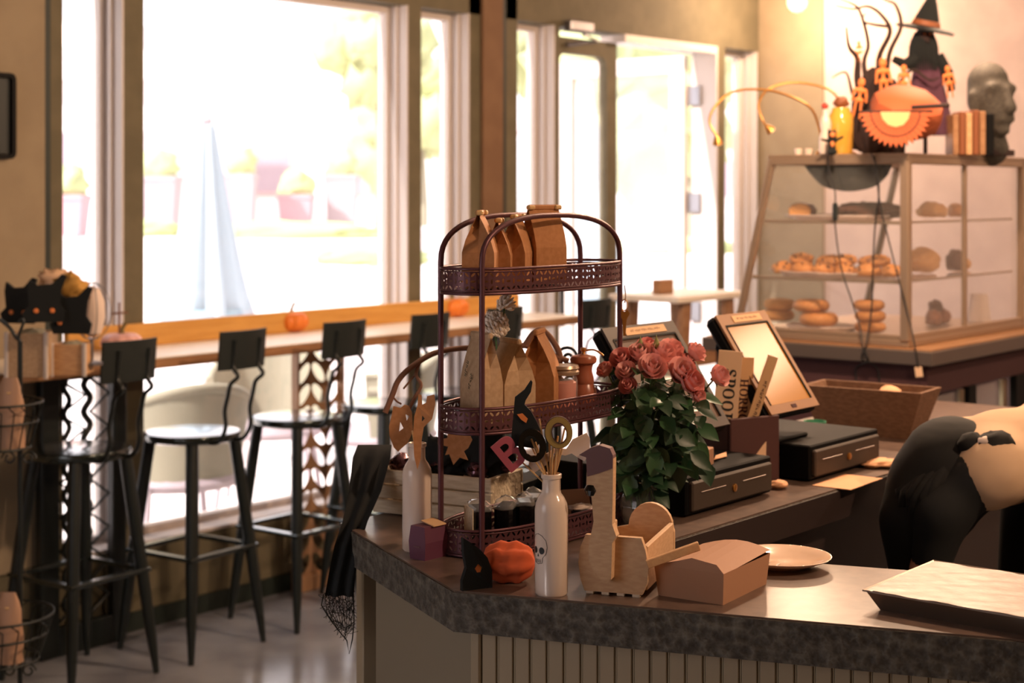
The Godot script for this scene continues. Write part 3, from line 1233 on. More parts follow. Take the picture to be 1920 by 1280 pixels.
		for q in [-1, 1]:
			var sp := []
			for j in 19:
				var a := j * 0.42
				sp.append(Vector3(q * (0.028 + cos(a) * 0.022 * exp(-a * 0.12)), y - 0.03 + sin(a) * 0.022 * exp(-a * 0.12), 0.012))
			tube(s, sp, 0.003, 5)
		put("basket", s, M.black_metal, w)
	mat("wrap_tan", "a8846a", 0.5)
	mat("wrap_brown", "7a4e3c", 0.5)
	var packs := [[-0.10, 0, 0.05, "wrap_tan"], [-0.04, 0, 0.06, "wrap_tan"], [-0.15, 0, 0.03, "wrap_brown"], [-0.11, 1, 0.07, "wrap_tan"], [-0.04, 1, 0.075, "wrap_tan"], [-0.16, 1, 0.02, "wrap_brown"]]
	var words := ["clear bagged tan treat standing in the upper wire basket, middle one", "clear bagged tan treat in the upper wire basket, against the pole", "brown wrapped treat in the upper wire basket, at the picture's edge", "tan wrapped packet in the lower wire basket, left of the pole", "tan wrapped packet in the lower wire basket, right behind the pole", "brown wrapped packet in the lower wire basket, at the picture's edge"]
	for i in 6:
		var e: Array = packs[i]
		var base: Vector3 = w.position + Basis(Vector3.UP, YAW) * Vector3(e[0] + 0.02, ([(1410 - 838) * k, (1410 - 1235) * k][e[1]]) + 0.004, e[2] - 0.03)
		var o := thing("treat_bag", words[i], "packet", base, YAW + 0.3 * (i % 3 - 1), "wrapped treats in the wire baskets")
		s = S(true)
		var rows := []
		for q in 9:
			var f := q / 8.0
			var row := []
			for j in 20:
				var a := -TAU * j / 20
				var wd := 0.042 * (1.0 - 0.5 * pow(f, 4)) * (1.0 + 0.07 * sin(a * 5 + i + q * 1.7))
				var dp := lerpf(0.03, 0.004, pow(f, 1.6))
				row.append(Vector3(cos(a) * wd, f * 0.20, sin(a) * dp))
			rows.append(row)
		grid(s, rows, true)
		put("wrapper", s, M[e[3]], o)
		s = S()
		tube(s, [Vector3(-0.018, 0.155, 0), Vector3(0, 0.157, 0.014), Vector3(0.018, 0.155, 0), Vector3(0, 0.153, -0.014), Vector3(-0.018, 0.155, 0)], 0.003, 5)
		put("tie", s, M.tin_tie, o)



# ---------------------------------------------------------------- the service counter
func counter() -> void:
	var o := thing("service_counter", "L-shaped service counter with a dark stone-edged top and beige beadboard front", "counter")
	var plan := [Vector2(2.054, -2.075), Vector2(1.814, -1.589), Vector2(2.363, -0.087), Vector2(2.70, -0.21), Vector2(2.218, -1.53), Vector2(4.35, -1.53), Vector2(4.35, -2.075)]
	var flat := PackedVector2Array(plan)
	var s := S()
	place(Vector3.ZERO, 0.0, PI / 2)
	prism(s, plan, -TOP + 0.003, -TOP + 0.062)
	home()
	put("stone_edge", s, M.stone_edge, o)
	s = S()
	place(Vector3.ZERO, 0.0, PI / 2)
	prism(s, Array(Geometry2D.offset_polygon(flat, -0.0025)[0]), -TOP, -TOP + 0.003)
	home()
	put("counter_top", s, M.stone_top, o)
	s = S()
	place(Vector3.ZERO, 0.0, PI / 2)
	prism(s, Array(Geometry2D.offset_polygon(flat, -0.06)[0]), -TOP + 0.062, -0.02)
	home()
	put("body", s, M.dark_wood, o)
	s = S()
	slab(s, 2.235, 4.35, TOP - 0.062, TOP - 0.004, -1.531, -1.527)
	place(Vector3(2.4605, TOP - 0.033, -0.869), -1.221)
	box(s, Vector3.ZERO, Vector3(1.39, 0.058, 0.004))
	home()
	put("dark_edge_band", s, M.dark_wood, o)
	# beadboard: one board after another along the front
	var p0 := Vector3(1.852, 0, -1.587)
	var f := Vector3(0.343, 0, 0.939)
	var st := S()
	box(st, Vector3(0, 0.478, -0.006), Vector3(0.0222, 0.95, 0.012), 0.0012)
	box(st, Vector3(0.0132, 0.478, -0.0075), Vector3(0.0022, 0.95, 0.009))
	st.generate_normals()
	st.index()
	var board := st.commit()
	for k in 52:
		var b := put("beadboard_plank", board, M.beadboard, o)
		b.position = p0 + f * (0.0295 + 0.0265 * k)
		b.rotation.y = -1.221
	s = S()
	place(p0 + f * 0.008, -1.221)
	box(s, Vector3(0.0, 0.478, -0.006), Vector3(0.016, 0.956, 0.018), 0.003)
	home()
	put("corner_trim", s, M.beadboard, o)
	# the plain end panel with its post and recess
	var d := Vector3(0.442, 0, -0.897)
	s = S()
	place(p0 + d * 0.217, atan2(-0.897, -0.442))
	box(s, Vector3(0, 0.478, -0.008), Vector3(0.43, 0.956, 0.012), 0.001)
	home()
	put("end_panel", s, M.panel_grey, o)
	s = S()
	place(p0 + d * 0.50, atan2(-0.897, -0.442))
	box(s, Vector3(0, 0.478, -0.012), Vector3(0.035, 0.956, 0.035), 0.003)
	home()
	put("corner_post", s, M.beadboard, o)
	s = S()
	place(p0 + d * 0.458, atan2(-0.897, -0.442))
	box(s, Vector3(0, 0.478, -0.03), Vector3(0.05, 0.956, 0.01))
	home()
	put("recess_board", s, M.dark_wood, o)


# ---------------------------------------------------------------- the tiered stand
const STAND := Vector3(2.195, 1.02, -1.735)


func sup(a: float, b: float, p: float, t: float) -> Vector2:
	var c := cos(t)
	var q := sin(t)
	return Vector2(signf(c) * a * pow(absf(c), 2.0 / p), signf(q) * b * pow(absf(q), 2.0 / p))


func tray_rim(n: int) -> Array:   # points of the tray's outline at even distances
	var raw := []
	for k in 721:
		var v := sup(0.215, 0.08, 2.6, TAU * k / 720.0)
		raw.append(v)
	var total := 0.0
	var run := [0.0]
	for k in 720:
		total += raw[k].distance_to(raw[k + 1])
		run.append(total)
	var out := []
	var at := 0
	for j in n:
		var want := total * j / n
		while run[at + 1] < want:
			at += 1
		out.append(raw[at].lerp(raw[at + 1], (want - run[at]) / maxf(run[at + 1] - run[at], 1e-9)))
	return out


func tiered_stand() -> void:
	var o := thing("tiered_stand", "three-tier purple-bronze metal stand with pierced oval trays and two arched handles", "stand", STAND)
	for z in [-0.045, 0.045]:
		var s := S()
		var path := [Vector3(-0.195, 0.0, z), Vector3(-0.195, 0.25, z)]
		for k in 25:
			var v := sup(0.195, 0.078, 2.5, PI - PI * k / 24.0)
			path.append(Vector3(v.x, 0.482 + v.y, z))
		path.append(Vector3(0.195, 0.25, z))
		path.append(Vector3(0.195, 0.0, z))
		tube(s, path, 0.0048, 10)
		put("arch_post", s, M.stand_metal, o)
	var rim := tray_rim(96)
	for y in [0.004, 0.204, 0.433]:
		var s := S()
		var h := 0.041
		# the pierced band: an inner and an outer sheet of cells, each with a petal hole
		var n := 96
		for k in n:
			for r in 3:
				var v0 := 0.004 + 0.011 * r
				var turn: float = [0.8, 0.0, -0.8][r] * (1.0 if k % 2 == 0 else -1.0) + (PI / 2 if r == 1 and k % 2 == 0 else 0.0)
				ring_cell(s, rim, k, v0, y, turn)
		put("band", s, M.stand_metal, o)
		s = S()
		for lv in [0.0, h]:
			var loop := []
			for k in n + 1:
				var q: Vector2 = rim[k % n]
				loop.append(Vector3(q.x, y + lv, q.y))
			tube(s, loop, 0.0026, 7)
		for lv in [0.0045, h - 0.0045]:
			var loop := []
			for k in n + 1:
				var q: Vector2 = rim[k % n] * 1.006
				loop.append(Vector3(q.x, y + lv, q.y))
			tube(s, loop, 0.001, 5)
		put("rolled_rim", s, M.stand_metal, o)
		s = S()
		place(Vector3(0, y + 0.002, 0), 0.0, PI / 2)
		var poly := []
		for k in range(0, n, 2):
			poly.append(rim[k] * 0.995)
		prism(s, poly, -0.002, 0.002)
		home()
		put("tray_floor", s, M.stand_metal, o)
	# a little key hanging on the front right post
	var key := thing("key_charm", "small dark bronze key charm hanging from the stand's near right post", "charm", STAND + Vector3(0.198, 0.40, 0.053), YAW)
	var s := S()
	var ring := []
	for k in 17:
		ring.append(Vector3(cos(TAU * k / 16) * 0.006, -0.006 + sin(TAU * k / 16) * 0.010, 0))
	tube(s, ring, 0.0012, 5)
	tube(s, curve([Vector3(0, 0.03, 0), Vector3(0.002, 0.01, 0.002), Vector3(0, -0.002, 0)], 4), 0.001, 5)
	put("loop", s, M.brass, key)
	s = S()
	prism(s, [Vector2(-0.010, -0.022), Vector2(-0.004, -0.032), Vector2(-0.002, -0.062), Vector2(0.002, -0.062), Vector2(0.004, -0.032), Vector2(0.010, -0.022), Vector2(0.006, -0.014), Vector2(0.0, -0.018), Vector2(-0.006, -0.014)], -0.0015, 0.0015)
	put("bow", s, M.brass, key)


func rim_at(rim: Array, u: float, inset: float, y: float) -> Vector3:
	var n := rim.size()
	var k := int(floor(u))
	var q: Vector2 = rim[posmod(k, n)].lerp(rim[posmod(k + 1, n)], u - k)
	return Vector3(q.x, y, q.y) * Vector3(1.0 + inset, 1.0, 1.0 + inset)


func ring_cell(s: SurfaceTool, rim: Array, k: int, v0: float, y: float, turn: float) -> void:
	var f := func(u: float, v: float) -> Vector3:
		var e := rim_at(rim, -k - u / 0.0105, 0.0, y + v)
		return e
	cell_with_hole(s, f, 0.0, 0.0105, v0, v0 + 0.011, 0.0046, 0.0019, turn, 8)


# ---------------------------------------------------------------- goods on the stand
func bag(o: Node3D, w: float, d: float, h: float, m: Material, tie: bool, open_top := false) -> void:
	var lv := [[0.0, 1.0, 0.0], [0.46, 1.0, 0.02], [0.62, 0.78, 0.25], [0.78, 0.44, 0.62], [0.91, 0.12, 0.95], [0.935, 0.09, 0.97]]
	var rows := []
	for e in lv:
		var hd: float = d / 2 * e[1]
		var g: float = d * 0.42 * e[2]
		var bow: float = w * 0.02 * sin(e[0] * 3.0)
		var y: float = e[0] * h
		rows.append([Vector3(-w / 2, y, hd), Vector3(0, y, hd + bow), Vector3(w / 2, y, hd), Vector3(w / 2 - g, y, 0), Vector3(w / 2, y, -hd), Vector3(0, y, -hd - bow), Vector3(-w / 2, y, -hd), Vector3(-w / 2 + g, y, 0)])
	var s := S()
	grid(s, rows, true, false)
	quad(s, rows[0][6], rows[0][4], rows[0][2], rows[0][0])
	put("paper", s, m, o)
	s = S()
	box(s, Vector3(0, h * 0.965, 0), Vector3(w, h * 0.07, 0.009), 0.0025)
	put("folded_top", s, m, o)
	if tie:
		for x in [-1, 1]:
			s = S()
			box(s, Vector3(x * (w / 2 - 0.004), h * 0.965, 0.003), Vector3(0.014, 0.008, 0.011), 0.002)
			put("tin_tie", s, M.tin_tie, o)


func stand_goods() -> void:
	var g := "kraft bags on the tiered stand"
	for e in [[0.062, 0.054, 0.130, Vector3(-0.150, 0.44, 0.004), YAW + 1.45, "kraft", "kraft coffee bag on the stand's top tray, farthest from the wide flat-faced bag"], [0.060, 0.046, 0.116, Vector3(-0.094, 0.44, -0.004), YAW + 1.50, "kraft", "kraft coffee bag on the top tray, second from the tray's left end"], [0.060, 0.046, 0.122, Vector3(-0.044, 0.44, -0.004), YAW + 1.30, "kraft", "kraft coffee bag on the top tray tucked behind the wide flat-faced bag"], [0.066, 0.050, 0.138, Vector3(0.020, 0.44, 0.004), YAW + 0.62, "kraft", "tall kraft coffee bag with its wide orange-lit face turned out on the top tray"]]:
		var o := thing("coffee_bag", e[6], "bag", STAND + e[3], e[4], g)
		bag(o, e[0], e[1], e[2], M[e[5]], true)
	for e in [[0.062, 0.046, 0.155, Vector3(-0.150, 0.211, 0.006), YAW - 1.0, "kraft_pale", "kraft bag paled by painted window light, stamped face out on the middle tray, nearest its rounded end"], [0.062, 0.062, 0.140, Vector3(-0.078, 0.211, 0.010), YAW - 1.02, "kraft_pale", "second kraft bag paled by painted window light on the middle tray, its broad brown side turned out"], [0.062, 0.066, 0.150, Vector3(0.012, 0.211, 0.002), YAW + 1.32, "kraft", "tall pointed brown paper bag on the middle tray behind the black felt cat"]]:
		var o := thing("treat_sack", e[6], "bag", STAND + e[3], e[4], g)
		bag(o, e[0], e[1], e[2], M[e[5]], false)
		if e[5] == "kraft_pale":
			for k in 2:
				var t := put("stamped_print", marks(5 - k, 0.030, 0.008), M.wall_olive, o)
				t.position = Vector3(0.004 - 0.012 * k, 0.075 + 0.02 * k, 0.0245)
				t.rotation.z = 1.25
	# teal cup with a white chrysanthemum
	var o := thing("cup", "small teal and cream cup between the brown bags on the middle tray", "cup", STAND + Vector3(-0.024, 0.211, -0.052))
	var s := S()
	lathe(s, [[0.0, 0.0], [0.013, 0.0], [0.019, 0.045], [0.0175, 0.045], [0.012, 0.004], [0.0, 0.004]], 20)
	put("cup_wall", s, M.green_cup, o)
	o = thing("chrysanthemum", "white shaggy chrysanthemum standing behind the pale bags on the middle tray", "flower", STAND + Vector3(-0.024, 0.218, -0.052), YAW)
	s = S()
	tube(s, curve([Vector3(0, 0, 0), Vector3(-0.006, 0.06, 0), Vector3(-0.014, 0.145, 0)], 5), 0.002, 6)
	put("stem", s, M.stem_green, o)
	s = S()
	for k in 150:
		var a := k * 2.4
		var f := k / 150.0
		var el := lerpf(-0.9, 1.5, f)
		var d := Vector3(cos(a) * cos(el), sin(el), sin(a) * cos(el))
		var r := rng.randf_range(0.021, 0.029) * (1.0 - 0.25 * f)
		var c := Vector3(-0.014, 0.146, 0)
		var side := d.cross(Vector3.UP).normalized()
		tube(s, curve([c + d * 0.007, c + d * r * 0.7 + Vector3(0, -0.002, 0), c + d * r + side * 0.004 + Vector3(0, 0.004, 0), c + d * r * 0.86 + side * 0.007 + Vector3(0, 0.008, 0)], 3), [0.0010, 0.0016, 0.0022, 0.0026, 0.0028, 0.0028, 0.0026, 0.0022, 0.0016, 0.0008], 5, 1.3)
	put("petals", s, M.petal_white, o)
	o = thing("chrysanthemum", "smaller curled white chrysanthemum bloom rising above the shaggy one", "flower", STAND + Vector3(-0.020, 0.218, -0.055), YAW)
	s = S()
	tube(s, curve([Vector3(0, 0, 0), Vector3(-0.004, 0.08, 0), Vector3(0.003, 0.178, 0)], 5), 0.0018, 6)
	put("stem", s, M.stem_green, o)
	s = S()
	for k in 34:
		var a := k * 2.4
		var el := lerpf(-0.6, 1.5, k / 34.0)
		var d := Vector3(cos(a) * cos(el), sin(el), sin(a) * cos(el))
		var c := Vector3(0.003, 0.182, 0)
		tube(s, curve([c, c + d * 0.012, c + d * 0.017 + Vector3(0.004, 0.004, 0)], 3), [0.0012, 0.002, 0.0024, 0.0026, 0.0025, 0.002, 0.001], 5)
	put("petals", s, M.petal_white, o)
	# swing-top jar
	o = thing("glass_jar", "squat clear glass jar of pink sweets behind the olive letter on the middle tray", "jar", STAND + Vector3(0.052, 0.211, 0.022))
	s = S()
	lathe(s, [[0.0, 0.0], [0.024, 0.0], [0.027, 0.004], [0.027, 0.058], [0.024, 0.066], [0.024, 0.07]], 28)
	put("jar_body", s, M.cellophane, o)
	s = S()
	lathe(s, [[0.0, 0.003], [0.024, 0.003], [0.0245, 0.054], [0.018, 0.058], [0.0, 0.056]], 20)
	mat("sweets", "c8735c", 0.5)
	put("filling", s, M.sweets, o)
	s = S()
	lathe(s, [[0.0245, 0.067], [0.0295, 0.068], [0.030, 0.073], [0.0275, 0.076], [0.030, 0.079], [0.028, 0.084], [0.0, 0.083]], 28)
	put("lid", s, M.steel_edge, o)
	# pepper mill
	o = thing("pepper_mill", "turned reddish wooden pepper mill with a cranked top on the middle tray", "mill", STAND + Vector3(0.128, 0.211, 0.012), YAW)
	s = S()
	lathe(s, [[0.0, 0.0], [0.020, 0.0], [0.023, 0.006], [0.0245, 0.018], [0.023, 0.032], [0.0195, 0.041], [0.0185, 0.0435], [0.0195, 0.046], [0.0185, 0.055], [0.0155, 0.066], [0.0165, 0.074], [0.018, 0.078], [0.0, 0.078]], 28)
	put("body", s, M.mill_wood, o)
	s = S()
	lathe(s, [[0.0, 0.0785], [0.019, 0.0785], [0.0235, 0.082], [0.0245, 0.088], [0.022, 0.093], [0.008, 0.096], [0.0, 0.096]], 28)
	put("cap", s, M.mill_wood, o)
	s = S()
	lathe(s, [[0.0, 0.096], [0.004, 0.097], [0.003, 0.101], [0.0055, 0.104], [0.005, 0.108], [0.0, 0.109]], 14)
	put("knob", s, M.brass, o)
	s = S()
	tube(s, curve([Vector3(0.002, 0.103, 0), Vector3(0.02, 0.104, 0), Vector3(0.036, 0.094, 0.004)], 4), 0.002, 6)
	put("crank", s, M.brass, o)
	# twisted bare branch lying behind the bags
	o = thing("branch", "twisted bare brown branch arching across the back of the middle tray", "branch")
	s = S()
	tube(s, curve([Vector3(2.330, 1.312, -1.762), Vector3(2.308, 1.324, -1.790), Vector3(2.288, 1.339, -1.830), Vector3(2.261, 1.332, -1.864), Vector3(2.231, 1.334, -1.916), Vector3(2.164, 1.330, -1.935), Vector3(2.107, 1.310, -1.941), Vector3(2.077, 1.287, -1.948), Vector3(2.062, 1.260, -1.950), Vector3(2.047, 1.231, -1.953)], 6), 0.0052, 7)
	tube(s, curve([Vector3(2.288, 1.339, -1.830), Vector3(2.298, 1.361, -1.818), Vector3(2.309, 1.366, -1.805), Vector3(2.313, 1.347, -1.784), Vector3(2.321, 1.320, -1.775), Vector3(2.310, 1.290, -1.771), Vector3(2.307, 1.277, -1.759)], 6), 0.0058, 7)
	tube(s, curve([Vector3(2.310, 1.360, -1.803), Vector3(2.313, 1.335, -1.800), Vector3(2.312, 1.299, -1.785), Vector3(2.313, 1.279, -1.768)], 6), 0.0035, 6)
	tube(s, curve([Vector3(2.123, 1.316, -1.939), Vector3(2.111, 1.294, -1.938), Vector3(2.109, 1.276, -1.924), Vector3(2.095, 1.256, -1.926), Vector3(2.081, 1.237, -1.927)], 5), 0.0034, 6)
	tube(s, curve([Vector3(2.110, 1.294, -1.938), Vector3(2.104, 1.284, -1.945), Vector3(2.089, 1.270, -1.948)], 4), 0.0018, 5)
	tube(s, curve([Vector3(2.063, 1.258, -1.949), Vector3(2.067, 1.250, -1.944), Vector3(2.064, 1.247, -1.931)], 4), 0.0018, 5)
	put("wood", s, M.twig, o)
	# black iron scroll on the counter behind
	o = thing("iron_scroll", "small black wrought iron scroll holder standing behind the stand's right end", "holder", Vector3(2.527, 1.020, -1.943), YAW)
	s = S()
	var k := 3.18 / 3000.0
	tube(s, [Vector3(0, 0, 0), Vector3(0, 0.22, 0)], 0.004, 6)
	tube(s, [Vector3(-0.04, 0.003, 0), Vector3(0.04, 0.003, 0)], 0.004, 6)
	tube(s, [Vector3(0, 0.003, -0.04), Vector3(0, 0.003, 0.04)], 0.004, 6)
	for q in [[0.0, 0.215, 1.0, 0.030], [0.0, 0.23, -1.0, 0.024], [0.0, 0.26, 1.0, 0.026]]:
		var sp := []
		for j in 26:
			var a := j * 0.36
			var r: float = q[3] * exp(-a * 0.16)
			sp.append(Vector3(q[2] * (q[3] - cos(a) * r), q[1] + sin(a) * r + 0.01, 0))
		tube(s, sp, 0.0035, 6)
	put("scroll", s, M.black_metal, o)
	# bottom tray: four wrapped black cakes, a black mesh leaf, a boxed bar and a card
	var cakes := ["black wrapped cake on the bottom tray with pale wrapping at its left end", "black wrapped cake on the bottom tray, just right of the stand's front post", "black wrapped cake on the bottom tray with a shiny puckered top", "black wrapped cake on the bottom tray, closest to the white skull bottle"]
	for i in 4:
		o = thing("wrapped_cake", cakes[i], "cake", STAND + Vector3([-0.135, -0.088, -0.046, -0.002][i], 0.0085, [-0.012, 0.008, 0.014, -0.002][i]), YAW + [0.3, -0.2, 0.1, -0.15][i], "wrapped cakes on the bottom tray")
		s = S()
		box(s, Vector3(0, 0.031, 0), Vector3(0.032, 0.062, 0.052), 0.006)
		put("cake", s, M.wrap_black, o)
		s = S(true)
		var rows := []
		for q in 5:
			var row := []
			for j in 16:
				var a := -TAU * j / 16
				var sq := sup(0.0175, 0.0275, 5.0, a)
				var sh: float = [1.0, 1.04, 0.95, 0.6, 0.0][q]
				row.append(Vector3(sq.x * sh, 0.056 + 0.005 * q + rng.randf_range(-0.002, 0.002), sq.y * sh))
			rows.append(row)
		grid(s, rows, true)
		put("film_top", s, M.cellophane, o)
		if i == 0:
			s = S()
			box(s, Vector3(-0.018, 0.034, 0.0), Vector3(0.003, 0.056, 0.05), 0.001)
			put("end_label", s, M.wood_white, o)
	o = thing("mesh_leaf", "black pierced metal leaf standing in the rounded end of the bottom tray", "ornament", STAND + Vector3(-0.178, 0.0085, 0.012), YAW + 0.4)
	s = S()
	var f := func(u: float, v: float) -> Vector3: return Vector3(u, v, 0.02 - u * u * 20.0)
	for i in 6:
		for j in 5:
			var u0 := -0.024 + 0.008 * i
			cell_with_hole(s, f, u0, u0 + 0.008, 0.0055 * j * (1.0 - absf(i - 2.5) * 0.08), 0.0055 * (j + 1) * (1.0 - absf(i - 2.5) * 0.08), 0.0030, 0.0018, 0.5, 8)
	put("pierced_leaf", s, M.black_plastic, o)
	s = S()
	tube(s, curve([Vector3(-0.024, 0.0, 0.009), Vector3(-0.012, 0.028, 0.018), Vector3(0.006, 0.036, 0.02), Vector3(0.018, 0.024, 0.014), Vector3(0.026, 0.0, 0.006)], 5), 0.0022, 6)
	put("rim", s, M.black_gloss, o)
	o = thing("boxed_bar", "short black bar with a crinkled white cover beside the skull bottle on the bottom tray", "packet", STAND + Vector3(0.115, 0.0085, 0.02), YAW)
	s = S()
	box(s, Vector3(0, 0.012, 0), Vector3(0.042, 0.024, 0.03), 0.004)
	put("bar", s, M.wrap_black, o)
	s = S()
	blob(s, Vector3(-0.002, 0.026, 0), Vector3(0.022, 0.006, 0.015), 0.5, 9.0, 16)
	put("cover", s, M.felt_white, o)
	o = thing("kraft_card", "folded orange kraft card standing at the right end of the bottom tray", "card", STAND + Vector3(0.135, 0.0085, -0.022), YAW + 0.3)
	s = S()
	place(Vector3(0, 0.025, 0), 0, -0.5)
	box(s, Vector3.ZERO, Vector3(0.075, 0.05, 0.002), 0.0005)
	home()
	place(Vector3(0, 0.025, -0.026), 0, 0.5)
	box(s, Vector3.ZERO, Vector3(0.075, 0.05, 0.002), 0.0005)
	home()
	put("card", s, M.box_kraft, o)



# ---------------------------------------------------------------- what stands around the tiered stand
func bottle(o: Node3D) -> void:
	var s := S()
	lathe(s, [[0.0, 0.0], [0.0225, 0.0], [0.0248, 0.003], [0.0248, 0.126], [0.0235, 0.136], [0.019, 0.145], [0.0148, 0.151], [0.0138, 0.156], [0.0138, 0.172], [0.0155, 0.1735], [0.0155, 0.179], [0.0135, 0.180], [0.0115, 0.178], [0.0115, 0.15], [0.0, 0.149]], 40)
	put("bottle_body", s, M.ceramic, o)


func reeds(o: Node3D, tips: Array) -> void:
	for p in tips:
		var s := S()
		var low := Vector3(-p[0] * 0.05, 0.152, -p[2] * 0.05)
		var tip := Vector3(p[0], p[1], p[2])
		tube(s, [low, low.lerp(tip, 0.5), tip], 0.0016, 6)
		put("reed", s, M.reed, o)


func outline(pts: Array, w: float) -> Array:   # the same closed shape, drawn in by w
	return Array(Geometry2D.offset_polygon(ccw(PackedVector2Array(pts)), -w)[0])


func counter_decor() -> void:
	var s := S()
	# whitewashed crate behind the stand
	var crate := thing("wooden_crate", "whitewashed slatted wooden crate full of treats behind the tiered stand", "crate", Vector3(2.247, TOP, -1.982), -1.354)
	for z in [0.062, -0.062]:
		for y in [0.015, 0.043, 0.071]:
			s = S()
			box(s, Vector3(0, y, z), Vector3(0.25, 0.025, 0.006), 0.0015)
			put("slat", s, M.wood_white, crate)
	for x in [-0.119, 0.119]:
		s = S()
		box(s, Vector3(x, 0.042, 0), Vector3(0.010, 0.082, 0.117), 0.0015)
		put("end_board", s, M.wood_white, crate)
	s = S()
	box(s, Vector3(0, 0.006, 0), Vector3(0.228, 0.006, 0.117))
	put("bottom_board", s, M.wood_white, crate)
	var inv := Transform3D(Basis(Vector3.UP, -1.354), crate.position)
	var cand := ["foil-wrapped sweet at the crate's draped end, silver edged", "purple foil sweet heaped at the crate's draped end beside the white bottle", "dark foil sweet lying deepest in the crate behind the post", "brown foil sweet in the middle of the crate", "crumpled brown foil sweet near the pink letter", "glossy copper foil sweet under the black letter ring"]
	for i in 6:
		var at: Vector3 = inv * Vector3([-0.09, -0.072, -0.045, 0.02, 0.075, 0.10][i], 0.088, [0.02, -0.02, 0.03, -0.02, 0.02, -0.015][i])
		var o := thing("foil_sweet", cand[i], "sweet", at, i * 0.9, "foil sweets in the crate")
		s = S()
		blob(s, Vector3.ZERO, Vector3(0.022, 0.018, 0.02), 0.5, 5.0, 14)
		put("sweet", s, M.foil_mixed, o)
		for x in [-1, 1]:
			s = S()
			lathe_fan(s, Vector3(x * 0.018, 0.002, 0), Vector3(x * 0.022, 0.008, 0), 0.014)
			put("twist", s, M.foil_mixed, o)
	# black crumpled gauze heaped in the crate
	for e in [[Vector3(-0.01, 0.105, 0.0), Vector3(0.05, 0.035, 0.03), "black crumpled tissue heaped in the crate behind the stand's left post"], [Vector3(0.075, 0.12, -0.01), Vector3(0.05, 0.05, 0.035), "black crumpled tissue heaped high in the crate behind the pink letter"]]:
		s = S()
		place(inv * e[0], -1.354)
		blob(s, Vector3.ZERO, e[1], 0.9, 6.0, 22)
		home()
		tag(put("tissue", s, M.felt_black), e[2], "tissue")
	# black box beside the crate
	s = S()
	place(Vector3(2.403, 1.020, -1.922) + Vector3(0.03, 0.022, -0.03), 0.2)
	box(s, Vector3(0, 0, 0), Vector3(0.15, 0.044, 0.05), 0.003)
	home()
	tag(put("black_box", s, M.black_plastic), "low black box standing behind the wrapped cakes", "box")
	# the black gauze cloth over the crate's corner, hanging past the counter edge
	var cloth := thing("gauze_cloth", "black gauze cloth draped over the crate corner, hanging to a torn net hem", "cloth", Vector3(2.095, 1.131, -2.076), YAW)
	var k := 2.935 / 3000.0
	var lv := [[-4.0, 62.0, 10.0, -0.10], [-8.0, 64.0, -5.0, -0.045], [-10.0, 50.0, -60.0, 0.0], [-14.0, 32.0, -100.0, 0.075], [-26.0, 20.0, -140.0, 0.105], [-36.0, 12.0, -190.0, 0.105], [-44.0, 8.0, -232.0, 0.100]]
	var rows := []
	var back := []
	for q in range(lv.size() - 1, -1, -1):
		var e: Array = lv[q]
		var row := []
		var row2 := []
		for j in 17:
			var f := j / 16.0
			var z: float = e[3] + 0.006 * sin(f * 13.0 + q * 0.5) * minf(1.0, q * 0.4)
			row.append(Vector3(lerpf(e[0], e[1], f) * k, e[2] * k, z))
		rows.append(row)
		var rr := []
		for j in range(16, -1, -1):
			rr.append(row[j] - Vector3(0, 0, 0.0016))
		back.append(rr)
	s = S(true)
	grid(s, rows)
	grid(s, back)
	put("drape", s, M.felt_black, cloth)
	s = S()
	var hem := [Vector2(-46, -228), Vector2(-50, -248), Vector2(-38, -268), Vector2(-22, -290), Vector2(-4, -312), Vector2(0, -336), Vector2(6, -310), Vector2(9, -280), Vector2(8, -228)]
	var edge := []
	for p in hem:
		edge.append(Vector3(p.x * k, p.y * k, 0.100))
	tube(s, edge, 0.0011, 4)
	for i in 150:
		var x := rng.randf_range(-46, 8)
		var y := rng.randf_range(-228, -300)
		var ok := Geometry2D.is_point_in_polygon(Vector2(x, y), PackedVector2Array(hem))
		if not ok:
			continue
		var a := rng.randf_range(-0.9, 0.9) + (PI / 2 if i % 3 else 0.0)
		var pts := []
		for j in 5:
			var q := Vector2(x, y) + Vector2(cos(a), sin(a)) * (j - 2) * 6.0 + Vector2(rng.randf_range(-2, 2), rng.randf_range(-2, 2))
			pts.append(Vector3(q.x * k, q.y * k, 0.100 + rng.randf_range(-0.002, 0.002)))
		tube(s, pts, 0.0005, 3)
	for j in 9:
		var x0 := -44.0 + 6.2 * j
		tube(s, [Vector3(x0 * k, -225 * k, 0.100), Vector3((x0 + 3) * k, -252 * k, 0.102), Vector3((-2.0 + (x0 + 2) * 0.45) * k, -290 * k, 0.100)], 0.0007, 3)
	put("net_hem", s, M.felt_black, cloth).set_meta("kind", "stuff")
	# kraft paper cut-outs hanging from the branch
	var kk := 2.80 / 3000.0
	var cut := thing("paper_cutout", "brown paper cat face cut-out with two triangle eyes hanging from the branch", "cut-out", Vector3(2.050, 1.207, -1.917), YAW + 0.15, "brown paper cut-outs hanging from the branch")
	s = S()
	prism(s, px(kk, [[-15, 42], [-8, 40], [-2, 38], [6, 44], [14, 42], [20, 30], [21, 12], [22, -6], [12, -28], [0, -38], [-6, -44], [-14, -36], [-22, -14], [-23, 4], [-18, 24]]), -0.0008, 0.0008, [px(kk, [[-4, -6], [4, 0], [-2, 12]]), px(kk, [[10, 14], [15, 22], [8, 26]])])
	put("paper", s, M.kraft, cut)
	cut = thing("paper_cutout", "long curled brown paper cut-out hanging in front of the left bottle's neck", "cut-out", Vector3(1.939, 1.231, -1.768), YAW, "brown paper cut-outs hanging from the branch")
	s = S()
	var bend := func(p: Vector2, z: float) -> Vector3: return Vector3(p.x, p.y, z + p.x * p.x * 8.0 - 0.006)
